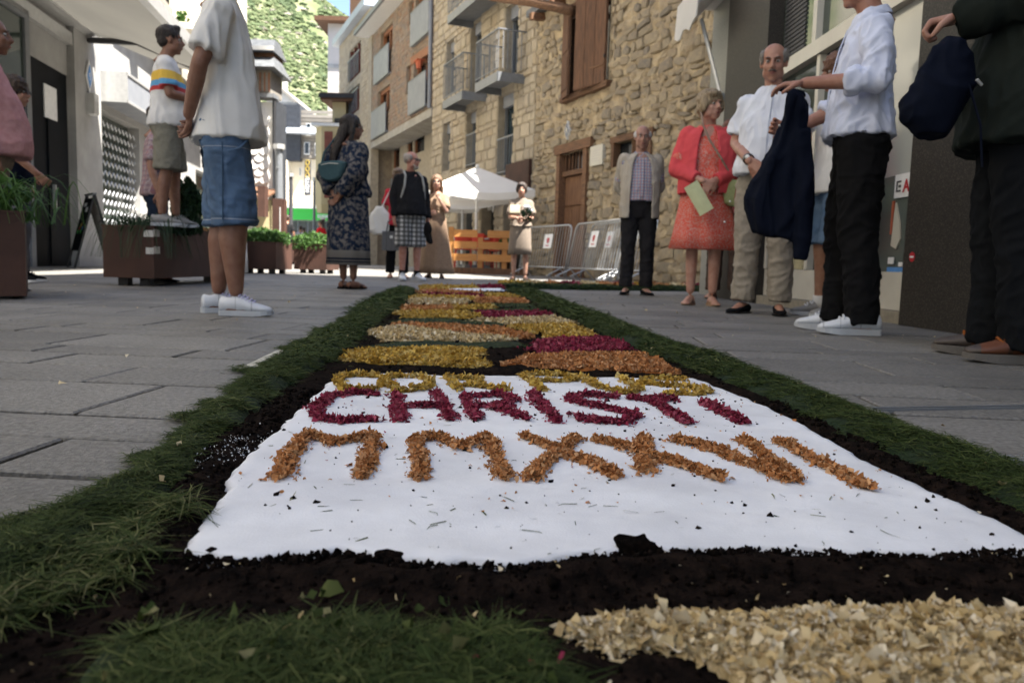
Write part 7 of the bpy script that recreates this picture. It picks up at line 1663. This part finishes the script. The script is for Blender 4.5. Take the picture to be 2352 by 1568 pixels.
# --- two people behind the striped man
pl1 = plaid_mat('red_plaid_shirt', (.34, .25, .25), [(0, .045, .4, 0, (.26, .09, .10), .7), (2, .045, .4, 0, (.20, .12, .16), .6), (0, .015, .2, 0, (.5, .45, .45), .6)])
c = person('person in faded red plaid shirt mostly hidden behind the striped polo man', -3.42, 7.55, -70, 1.66, cfg=dict(vox=.014, skin=tan, arms=('hang', 'hang'), hair='short', yaw=-20, top=dict(m=pl1, sleeve='short', loose=1.1), bottom=dict(m=darkdenim, type='trousers'), shoem=leatherb, shoe='dress', solem=leatherb))
c = person('person in dark blue trousers standing on the planter behind the striped polo man', -2.80, 7.3, -80, 1.60, z0=.548, cfg=dict(vox=.014, skin=fair, arms=(((-.24, .02, 1.12), (-.2, .22, .92), (0, .8, -.5), (1, 0, 0), .5), ((.24, .02, 1.12), (.2, .22, .92), (0, .8, -.5), (-1, 0, 0), .5)), hair='short', top=dict(m=cloth('cream_top', (.5, .45, .38)), sleeve='short'), bottom=dict(m=darkdenim, type='trousers'), shoem=leatherb, shoe='dress', solem=leatherb))
# --- woman with long dark hair, blue floral kimono dress
flo = mat('blue_floral_print', (.010, .018, .038), (.13, .12, .115), 26, .9, bump=.2, bscale=200, lo=.46, hi=.60, detail=5, spec=.1)
nt = flo.node_tree; bsn = nt.nodes['Principled BSDF']; src = bsn.inputs['Base Color'].links[0].from_socket; tcx = nt.nodes.new('ShaderNodeTexCoord'); spx = nt.nodes.new('ShaderNodeSeparateXYZ'); nt.links.new(tcx.outputs['Object'], spx.inputs[0])
for lo_, hi_, col_ in ((.2, .36, (.17, .16, .15)), (.275, .292, (.015, .02, .04)), (.250, .262, (.015, .02, .04))):
    g_ = nt.nodes.new('ShaderNodeMath'); g_.operation = 'GREATER_THAN'; g_.inputs[1].default_value = lo_; nt.links.new(spx.outputs[2], g_.inputs[0]); l_ = nt.nodes.new('ShaderNodeMath'); l_.operation = 'LESS_THAN'; l_.inputs[1].default_value = hi_; nt.links.new(spx.outputs[2], l_.inputs[0])
    mu = nt.nodes.new('ShaderNodeMath'); mu.operation = 'MULTIPLY'; nt.links.new(g_.outputs[0], mu.inputs[0]); nt.links.new(l_.outputs[0], mu.inputs[1]); mx = nt.nodes.new('ShaderNodeMix'); mx.data_type = 'RGBA'; nt.links.new(mu.outputs[0], mx.inputs[0]); nt.links.new(src, mx.inputs[6]); mx.inputs[7].default_value = (*col_, 1); src = mx.outputs[2]
nt.links.new(src, bsn.inputs['Base Color'])
c = person('woman with long dark hair in blue floral kimono dress, teal bag on back', -1.56, 7.4, -34, 1.59, cfg=dict(vox=.011, female=True, skin=dark_tan, build=1.12, belly=.04, arms=('back', 'back'), yaw=-42, hair='long', hairlen=.50, hairc=((.010, .007, .006), (.022, .014, .012)), glasses='sun', stance=.07,
    top=dict(m=flo, sleeve='kimono', loose=1.12, hem=.95, sr=1.25, wr=.012, name='kimono'), skirt=dict(m=flo, prof=[(1.12, .165, .125), (1.0, .20, .155), (.85, .225, .17), (.65, .24, .175), (.45, .25, .18), (.25, .255, .185)], fold=.012), shoe='sandal', shoem=blackcl, solem=blackcl, tflip=-1))
bag = thing('belt_bag', 'teal crescent belt bag hanging on the back of the long-haired woman', 'bag', (-1.56, 7.4, -.05), R(-34)); tealm = cloth('teal_leather', (.045, .085, .10))
def crescent(b): b.rings([[(x * sx_, y, 1.13 - .0 + z * sz_) for x, z in [(-.17, .06), (-.16, .0), (-.12, -.07), (-.05, -.10), (.05, -.10), (.12, -.07), (.16, .0), (.17, .06), (.1, .075), (0, .08), (-.1, .075)]] for y, sx_, sz_ in ((-.16, 1, 1), (-.215, 1.05, 1.05), (-.24, .92, .9))])
V, F = remesh_np((lambda b: (crescent(b), b)[1])(MB()), .008, 3); np_obj('pouch', V, F, tealm, bag); part('strap', tealm, bag, lambda b: b.tube([(-.15, -.2, 1.18), (-.17, -.15, 1.3), (-.1, -.06, 1.46), (-.02, .03, 1.48)], .012, 6)); part('zip', M['alu'], bag, lambda b: b.tube([(-.14, -.235, 1.175), (0, -.25, 1.185), (.14, -.235, 1.175)], .003, 5))
# --- man with sunglasses, black jacket, checked shorts
chk = plaid_mat('black_white_check', (.50, .50, .50), [(0, .06, .5, .1, (.03, .03, .03), .7), (2, .06, .5, .1, (.03, .03, .03), .7), (1, .06, .5, .1, (.03, .03, .03), .35)])
c = person('man in sunglasses, black jacket and checked shorts holding a black cap', -1.45, 10.9, -152, 1.745, cfg=dict(vox=.013, skin=(.40, .20, .15), build=1.12, belly=.06, yaw=42, arms=('hang', 'hang'), hair='receding', hairc=((.25, .22, .20), (.35, .31, .28)), glasses='sun', beard=True, browc=((.30, .26, .22), (.4, .35, .3)),
    top=dict(m=cloth('black_softshell', (.016, .016, .018)), sleeve='long', loose=1.08, hem=.90, collar=True, name='jacket', wr=.012), bottom=dict(m=chk, type='shorts', end=.47, fit=1.2), sock=blackcl, shoem=sn_w, solem=sn_sole))
rt = c['root']; part('backpack_strap', cloth('strap_grey', (.30, .30, .29)), rt, lambda b: [b.tube([(s * .10, .0, 1.49), (s * .12, .12, 1.42), (s * .14, .145, 1.28), (s * .17, .10, 1.12)], .016, 6) for s in (-1, 1)])
capo = thing('baseball_cap', 'black baseball cap held down in the hand of the checked shorts man', 'cap', (-1.19, 10.75, .62), R(-150)); V, F = remesh_np((lambda b: (b.ell((0, 0, .08), (.045, .09, .11), 14, 10), b.ell((0, .04, -.03), (.03, .07, .07), 12, 8), b)[2])(MB()), .010, 3); np_obj('crown', wrinkle(V, F, .006), F, blackcl, capo); part('visor', blackcl, capo, lambda b: b.rings([[(-.02, .04, -.02), (.02, .04, -.02), (.02, .08, .03), (-.02, .08, .03)], [(-.02, .10, -.11), (.02, .10, -.11), (.02, .14, -.09), (-.02, .14, -.09)]]))
# --- woman with tote bag behind him
c = person('woman in black trousers with a pale tote bag, half hidden behind the checked shorts man', -1.80, 12.1, -165, 1.64, cfg=dict(vox=.014, female=True, skin=fair, arms=('hang', 'hang'), hair='bob', hairc=((.10, .06, .04), (.18, .12, .08)), top=dict(m=cloth('red_top', (.45, .03, .05)), sleeve='short'), bottom=dict(m=blackcl, type='trousers', fit=1.1), shoe='sandal', shoem=M['terracotta'], solem=leatherb))
tt_ = thing('tote_bag', 'large pale cream cloth tote bag at the shoulder of the half hidden woman', 'bag', (-2.08, 12.0, .0), R(10)); V, F = remesh_np((lambda b: (b.rings([selr((.03, 0, z), w, .07, 16, 2.5) for z, w in ((.66, .10), (.72, .17), (.85, .19), (.98, .14), (1.08, .05))]), b)[1])(MB()), .014, 3); np_obj('bag', wrinkle(V, F, .012), F, M['canvas'], tt_); part('strap', M['canvas'], tt_, lambda b: b.tube([(.05, 0, 1.06), (.16, 0, 1.3), (.2, 0, 1.36)], .014, 6))
hb2 = thing('handbag', 'grey ribbed handbag hanging from the hand of the half hidden woman', 'bag', (-1.83, 11.75, 0)); greybag = cloth('grey_leather', (.12, .12, .125)); part('bag_body', greybag, hb2, lambda b: [b.box(-.14 + i * .07, -.14 + i * .07 + .065, -.05, .05, .42, .70) for i in range(4)]); part('handle', greybag, hb2, lambda b: b.tube([(-.08, 0, .70), (-.06, 0, .84), (0, 0, .89), (.06, 0, .84), (.08, 0, .70)], .010, 6)); part('clasp', M['alu'], hb2, lambda b: b.box(-.02, .02, -.056, -.0505, .60, .64))
# --- woman in long beige dress, hand to her face
bdress = mat('beige_print_dress', (.29, .20, .135), (.21, .14, .095), 60, .9, bump=.2, bscale=200, spec=.1)
c = person('young woman in long beige dress and sunglasses raising one hand to her mouth', -1.30, 13.0, 176, 1.66, cfg=dict(vox=.014, female=True, skin=fair, yaw=8, build=.98, hair='long', hairlen=.30, hairc=((.10, .055, .03), (.17, .10, .055)), glasses='sun', arms=(((-.20, .15, 1.14), (-.07, .17, 1.36), (.2, -.1, 1), (0, -1, 0), .5), ((.20, .0, 1.14), (.10, .20, 1.12), (-.8, .2, 0), (0, -1, 0), .6)),
    top=dict(m=bdress, sleeve='short', loose=1.02, hem=.98, sr=1.1), skirt=dict(m=bdress, prof=[(1.15, .135, .105), (1.0, .17, .13), (.8, .20, .16), (.5, .25, .20), (.2, .30, .25), (.08, .32, .27)], fold=.022), shoe='sandal', shoem=leatherb, solem=leatherb))
# --- woman in beige short-sleeved dress with flowers
c = person('woman in beige short-sleeved coat dress holding paper and white flowers, by the barriers', .09, 13.2, 178, 1.60, cfg=dict(vox=.014, female=True, skin=fair, build=1.08, hair='bob', hk=.98, hairc=((.02, .014, .012), (.05, .032, .025)), arms=('fronthigh', 'fronthigh'), top=dict(m=beige, sleeve='short', loose=1.1, hem=.98, sr=1.2, collar=True, placket=True), skirt=dict(m=beige, prof=[(1.14, .16, .125), (1.0, .18, .14), (.8, .195, .15), (.6, .205, .16), (.47, .215, .165)], fold=.005), shoe='dress', shoem=cloth('olive_suede', (.10, .085, .05)), solem=leatherb))
fl_ = thing('flower_bunch', 'white flowers with dark green leaves held by the beige dress woman', 'flowers', (.09 + .10, 13.2 - .30, 1.14)); rr_ = random.Random(2)
for i in range(5): part('bloom', M['printwhite'], fl_, lambda b: b.ell((rr_.uniform(-.05, .07), rr_.uniform(-.03, .02), rr_.uniform(.0, .08)), (.028, .028, .024), 8, 6), True)
leafy(fl_, 90, -.02, -.01, -.18, .09, .03, .26, .07, M['leafdark'], 41, .2); part('stem', M['leafdark'], fl_, lambda b: b.tube([(0, 0, .02), (-.03, .02, -.15)], .006, 5))
pp = thing('song_sheet', 'cream paper held by the beige dress woman beside her flowers', 'paper', (.0, 12.88, 1.10)); part('sheet', flat('cream_paper', (.66, .62, .42), .7), pp, lambda b: b.box(-.09, .07, 0, .004, 0, .13), rot=(R(-15), 0, 0))
# --- elderly man in light jacket and plaid shirt
pl2 = plaid_mat('blue_red_plaid', (.50, .50, .52), [(0, .030, .38, .0, (.10, .16, .30), .55), (2, .030, .38, .0, (.12, .18, .32), .55), (0, .030, .12, .55, (.42, .08, .05), .8), (2, .030, .12, .55, (.42, .08, .05), .8)])
ljk = mat('cream_ribbed_jacket', (.44, .39, .325), (.36, .32, .265), 8, .9, bump=.35, bscale=90, stretch=(6, 6, .3), bdist=.003, spec=.1)
c = person('elderly white-haired man in open cream jacket and plaid shirt', 1.235, 7.95, 177, 1.665, cfg=dict(vox=.010, skin=(.40, .225, .17), build=1.0, belly=.045, pitch=-8, arms=('back', 'back'), hair='bald', hairc=((.52, .50, .48), (.62, .60, .58)), browc=((.16, .13, .11), (.22, .19, .16)), stance=.105, top=dict(m=pl2, sleeve='short', loose=1.0, hem=.98, collar=True, placket=True), bottom=dict(m=charcoal, type='trousers', belt=leatherb, fit=1.02), shoe='dress', shoem=blackcl, solem=leatherb, hk=1.0))
def open_jacket(c, m, name, hem=.86, gapw=.45, loose=1.12, dpt=1.12, thick=.012, sleeve=True, sleevelen=1.0, wr=.008, gapfn=None, seed=1.0):
    rt = c['root']; k = c['k']; S = c['S']; bd = c['build']; b = MB(); rs = []; bl = c['belly']
    prof = [(hem, .185, .14, bl * .5), (.98, .182, .14, bl * .8), (1.1, .180, .138, bl), (1.24, .182, .132, bl * .5), (1.34, .186, .124, 0), (1.41, .168, .10, 0), (1.455, .11, .078, -.01), (1.475, .078, .068, -.014)]
    for z, rx, ry, yo in prof:
        g = gapfn(z) if gapfn else gapw * (1 - .35 * max(0, (z - 1.1) / .4)); ring = []; n = 30
        for q in range(n + 1):
            a = math.pi / 2 + g + (2 * math.pi - 2 * g) * q / n; ring.append(S(0, 0, z) + Vector((rx * loose * bd * math.cos(a) * k, (ry * dpt * bd * math.sin(a) + yo * .5 + (yo * .5 if math.sin(a) > 0 else 0)) * k, 0)))
        inner = [p_ + Vector((-p_.x, -(p_.y), 0)).normalized() * thick for p_ in ring]; rs.append([tuple(p_) for p_ in ring] + [tuple(p_) for p_ in reversed(inner)])
    b.rings(rs)
    if sleeve:
        for s in (-1, 1):
            e, w, d, nn, cu = c['arms_'][s]; s0 = S(s * .165, -.01, 1.415); q0 = .070 * k * bd; W_ = e.lerp(w, sleevelen); limb(b, [s0, s0.lerp(e, .5), e], [q0, q0 * .95, q0 * .86], 14); b.tube([e, e.lerp(W_, .5), W_], [q0 * .84, q0 * .76, q0 * .68], 14)
    V, F = remesh_np(b, max(.0075, c['vox'] * .8), 2); V = wrinkle(V, F, wr, (9, 9, 5), seed, .5); np_obj(name, V, F, m, rt)
open_jacket(c, ljk, 'jacket', hem=.80, gapw=.62)
# --- woman in coral jacket
coral = cloth('coral_jacket', (.60, .085, .095), (.54, .07, .08), 12); cdress = mat('coral_lace_dress', (.62, .10, .07), (.55, .28, .24), 90, .9, bump=.5, bscale=120, spec=.1, lo=.45, hi=.62)
c = person('woman with short blonde hair in coral jacket and coral lace dress', 1.47, 6.15, 166, 1.62, cfg=dict(vox=.010, female=True, skin=(.44, .25, .19), build=1.12, belly=.05, yaw=38, face=1.05, hair='bob', hairc=((.20, .14, .08), (.36, .28, .18)), browc=((.2, .13, .08), (.3, .2, .12)), stance=.09, step=.02,
    arms=(((-.26, .02, 1.13), (-.03, .25, 1.0), (.45, .1, -.8), (0, -1, 0), .35), ((.25, .04, 1.13), (.03, .26, 1.01), (-.8, .0, -.35), (0, -1, 0), .5)), top=dict(m=cdress, sleeve='short', loose=1.0, hem=.98, name='dress_top'), skirt=dict(m=cdress, prof=[(1.14, .155, .13), (1.0, .19, .15), (.8, .215, .165), (.6, .245, .185), (.47, .27, .20)], fold=.012), shoe='sandal', shoem=cloth('nude_leather', (.42, .27, .18)), solem=cloth('cork', (.30, .20, .13))))
open_jacket(c, coral, 'jacket', hem=.92, gapw=.42, sleevelen=.80, loose=1.13, seed=6.0)
part('bracelet', M['printgold'], c['root'], lambda b: b.tube([tuple(c['arms_'][1][1] + Vector((.02, -.02 + .03 * math.sin(a), .03 * math.cos(a)))) for a in np.linspace(0, 6.283, 12)], .003, 5, cap=False))
g_b = cloth('pale_green_leather', (.30, .34, .17)); hbg = thing('green_handbag', 'pale olive green round handbag on a strap at the hip of the coral woman', 'bag', (1.47, 6.15, 0), R(166))
V, F = remesh_np((lambda b: (b.rings([selr((-.215, .10, z), w * .8, .035 + w * .2, 16, 2.6) for z, w in ((.76, .05), (.785, .10), (.85, .118), (.92, .10), (.955, .05))]), b)[1])(MB()), .008, 3); np_obj('bag_body', V, F, g_b, hbg); part('strap', cloth('taupe_strap', (.30, .22, .17)), hbg, lambda b: b.tube([(-.20, .12, .94), (-.10, .19, 1.1), (.0, .19, 1.25), (.05, .155, 1.36), (.07, .06, 1.47), (.07, -.02, 1.49)], .008, 6)); part('tassel', cloth('tassel_leather', (.28, .14, .09)), hbg, lambda b: b.tube([(-.215, .165, .90), (-.215, .170, .80)], [.004, .014], 6))
pg_ = thing('paper_booklet', 'pale green folded booklet held downwards by the coral woman', 'paper', (1.47 - .06, 6.15 - .30, .70), R(166)); part('sheet', flat('pale_green_paper', (.56, .58, .34), .7), pg_, lambda b: b.rings([[(x, .02 * math.cos(x * 18), z) for x in (-.055, -.03, 0, .03, .055)] + [(x, .02 * math.cos(x * 18) + .004, z) for x in (.055, .03, 0, -.03, -.055)] for z in (.0, .24)]), rot=(0, R(32), 0))
# --- woman behind, reddish hair and glasses
c = person('woman with reddish brown hair and glasses peering out behind the coral woman', 2.02, 7.55, 160, 1.66, cfg=dict(vox=.013, female=True, skin=fair, yaw=20, hair='bob', hairc=((.10, .035, .02), (.16, .06, .035)), glasses='clear', top=dict(m=cloth('red_print_top', (.30, .08, .08)), sleeve='short'), bottom=dict(m=cloth('brown_trousers', (.08, .055, .045)), type='trousers', fit=1.1), shoe='sandal', shoem=M['terracotta'], solem=leatherb))
# --- man with moustache, white short-sleeved shirt, beige trousers
c = person('balding man with a moustache in white short-sleeved shirt, hands clasped', 1.63, 5.17, 152, 1.71, cfg=dict(vox=.0095, skin=(.40, .215, .155), build=1.06, belly=.075, yaw=6, pitch=-12, arms=('front', 'front'), moustache=True, hair='receding', hairc=((.16, .145, .13), (.26, .24, .22)), browc=((.10, .075, .06), (.16, .12, .10)), stance=.12,
    top=dict(m=wshirt, sleeve='short', loose=1.06, hem=.92, collar=True, placket=True, sr=.98, wr=.014, wf=(14, 14, 5)), bottom=dict(m=khaki, type='trousers', fit=1.12, wr=.012), shoe='dress', shoem=blackcl, solem=leatherb))
e, w = c['arms_'][1][0], c['arms_'][1][1]; q_ = w.lerp(e, .10); ax_ = (e - w).normalized(); part('watch', leatherb, c['root'], lambda b: b.tube([tuple(q_ - ax_ * .012), tuple(q_ + ax_ * .012)], .036, 12)); part('watch_face', M['alu'], c['root'], lambda b: b.ell(tuple(q_ + Vector((.0, .034, .008))), (.016, .006, .016), 10, 6))
# --- person in denim shorts behind the tall man
c = person('young person in denim shorts, white socks and grey sneakers, half hidden', 2.02, 5.05, 95, 1.62, cfg=dict(vox=.011, skin=tan, hair='curly', hairc=((.10, .045, .025), (.17, .08, .045)), yaw=0, arms=('hang', 'hang'), top=dict(m=wtee, sleeve='short', loose=1.1, hem=.84), bottom=dict(m=denim, type='shorts', end=.50, fit=1.1), sock=wtee, shoem=sn_grey, solem=sn_sole, lacem=sn_w))
c = person('person in dark brown jacket standing hidden behind the pale blue shirt man', 2.06, 4.35, 95, 1.70, cfg=dict(vox=.013, skin=fair, facevis=False, hair='short', hairc=((.10, .08, .06), (.2, .15, .1)), arms=('hang', 'hang'), top=dict(m=cloth('brown_coat', (.030, .022, .016)), sleeve='long', loose=1.05, hem=.72), bottom=dict(m=blackcl, type='trousers'), shoem=leatherb, shoe='dress', solem=leatherb)) if False else None
# --- tall man in pale blue shirt holding navy jacket
c = person('man in pale blue rolled-sleeve shirt and black trousers holding out a navy jacket', 1.62, 3.78, 72, 1.745, cfg=dict(vox=.0085, skin=(.36, .185, .13), build=1.0, belly=.03, facevis=True, hair='short', hairc=((.06, .045, .035), (.1, .08, .06)), stance=.11, step=-.045,
    arms=(((-.27, -.03, 1.13), (-.22, .27, 1.14), (.15, 1, .0), (.2, 0, -1), .45), ((.25, .06, 1.13), (.20, .30, 1.0), (0, 1, .2), (-1, 0, 0), .9)), top=dict(m=bshirt, sleeve='rolled', loose=1.02, hem=.92, collar=True, placket=True, wr=.017, wf=(15, 15, 8), sr=1.0), bottom=dict(m=blackcl, type='trousers', fit=1.14, end=.05, wr=.012), shoem=sn_w, solem=sn_sole, heeltab=navy))
# navy jacket hanging from his hand
nj = thing('navy_jacket', 'dark navy jacket hanging from the hand of the pale blue shirt man', 'jacket', (1.31, 3.86, 0), R(72))
def hangj(b):
    rs = []
    for z, w_, d_, xo, yo in ((1.13, .025, .03, .0, -.02), (1.10, .045, .04, 0, -.02), (1.0, .05, .045, 0, -.01), (.88, .065, .05, .0, .01), (.75, .095, .06, 0, .04), (.62, .13, .065, 0, .06), (.52, .115, .06, 0, .05), (.46, .10, .05, 0, .04)):
        rs.append([(xo + d_ * math.sin(a) * (1 + .3 * math.sin(5 * a)), yo + w_ * math.cos(a) * (1 + .10 * math.sin(4 * a)), z + .02 * math.cos(a)) for a in np.linspace(0, 2 * math.pi, 28, endpoint=False)])
    b.rings(rs)
    b.tube([(-.03, -.05, .95), (-.04, -.08, .7), (-.04, -.085, .45), (-.04, -.08, .34)], [.035, .04, .036, .03], 12)
V, F = remesh_np((lambda b: (hangj(b), b)[1])(MB()), .008, 3); V = wrinkle(V, F, .016, (11, 11, 4), 8.0, .3); np_obj('jacket_body', V, F, navy, nj); part('collar', navy, nj, lambda b: b.rings([[(-.03, -.06, 1.12), (.03, -.06, 1.12), (.03, -.05, 1.14), (-.03, -.05, 1.14)], [(-.02, .06, 1.15), (.02, .06, 1.15), (.02, .06, 1.17), (-.02, .06, 1.17)]]))
for z, y in ((.98, .05), (.62, .26), (.52, .28)): part('button', M['alu'], nj, lambda b: b.ell((-.03, y, z), (.006, .006, .006), 6, 4))
# --- man at right edge, dark jacket, brown sneakers
brn = mat('tan_brown_leather', (.13, .048, .022), (.085, .032, .016), 25, .5, bump=.3, bscale=150, bdist=.002); brn2 = stripes_mat('brown_shoe_two_tone', (.12, .042, .019), 1, [(.115, 1, (.055, .042, .036)), (-1, -.045, (.05, .036, .03)), (.02, .035, (.05, .022, .012))], .5); brsole = flat('taupe_sole', (.11, .10, .09), .8)
c = person('man in dark green jacket and black trousers with brown sneakers at the right edge', 1.755, 2.74, 66, 1.82, cfg=dict(vox=.0085, skin=(.38, .215, .16), build=1.3, facevis=False, hair=None, stance=.10, step=-.035, arms=(((-.29, -.02, 1.14), (-.18, .24, 1.09), (.15, .9, -.1), (0, -.15, -1), 1.15), 'hang'),
    top=dict(m=jacketgreen, sleeve='long', loose=1.2, hem=.70, name='jacket', wr=.014, sr=1.3), bottom=dict(m=cloth('black_trousers', (.007, .008, .010)), type='trousers', fit=1.42, end=.045, wr=.010), shoem=brn2, solem=brsole, lacem=cloth('orange_lace', (.22, .07, .02))))
for s in (): _a = c['ank'][s]; part('toe_cap', cloth('taupe_suede', (.085, .065, .055)), c['root'], lambda b: b.ell((_a.x + s * .035, _a.y + .145, .034), (.044, .052, .026), 12, 8), True)
part('shirt_collar', M['emboss'], c['root'], lambda b: b.tube([(-.16, .18, 1.27), (-.14, .20, 1.25)], .02, 8))
nb = thing('navy_bag', 'navy blue cloth bag held at chest height by the man at the right edge', 'bag', (1.775 - .40, 2.72 - .10, -.085), R(92))
V, F = remesh_np((lambda b: (b.rings([[(xo + d_ * math.sin(a), yo + w_ * math.cos(a), z) for a in np.linspace(0, 2 * math.pi, 26, endpoint=False)] for z, w_, d_, xo, yo in ((1.13, .03, .04, 0, -.03), (1.09, .06, .05, 0, -.02), (1.02, .085, .06, 0, -.01), (.94, .10, .07, 0, .02), (.88, .09, .06, 0, .03), (.83, .05, .04, 0, .02))]), b)[1])(MB()), .008, 3); V = wrinkle(V, F, .016, (10, 10, 7), 3.0, .8); np_obj('bag_body', V, F, navy, nb); part('cord', navy, nb, lambda b: b.tube([(-.06, -.05, .98), (-.09, -.08, .85), (-.085, -.1, .72)], .004, 5)); part('clip', M['alu'], nb, lambda b: b.tube([(-.095, -.07, .97), (-.10, -.05, .985)], .005, 6))
# --- people far down the street
def far_person(px_, Y, hd, lab, tc, bc, hc_=((.03, .02, .015), (.06, .04, .03)), H=1.68, sk=tan, skirt=None):
    x = atY(px_, 590, Y).x
    cfg = dict(vox=.024, skin=sk, facevis=False, hair='short', hairc=hc_, arms=('hang', 'hang'), top=dict(m=cloth('far_top', tc), sleeve='short'), bottom=dict(m=cloth('far_bottom', bc), type='trousers'), shoe='dress', shoem=leatherb, solem=leatherb)
    return person(lab, x, Y, hd, H, cfg=cfg)
far_person(660, 27, 0, 'distant person in dark clothes beside the corten column', (.02, .02, .022), (.015, .015, .02))
far_person(690, 36, 10, 'distant person in pale top and blue jeans with a bag, centre of the far street', (.45, .44, .46), (.04, .09, .2))
far_person(697, 38, 0, 'distant person in blue top walking away beside the person in jeans', (.03, .06, .2), (.05, .06, .09))
far_person(737, 30, 60, 'distant person in bright red T-shirt beside the far planter', (.6, .02, .03), (.05, .05, .06))
far_person(671, 44, 180, 'distant person in red top near the shop windows', (.5, .03, .04), (.05, .05, .06))
far_person(704, 47, 20, 'distant person in white shirt far away before the green shop', (.6, .6, .6), (.2, .18, .15))
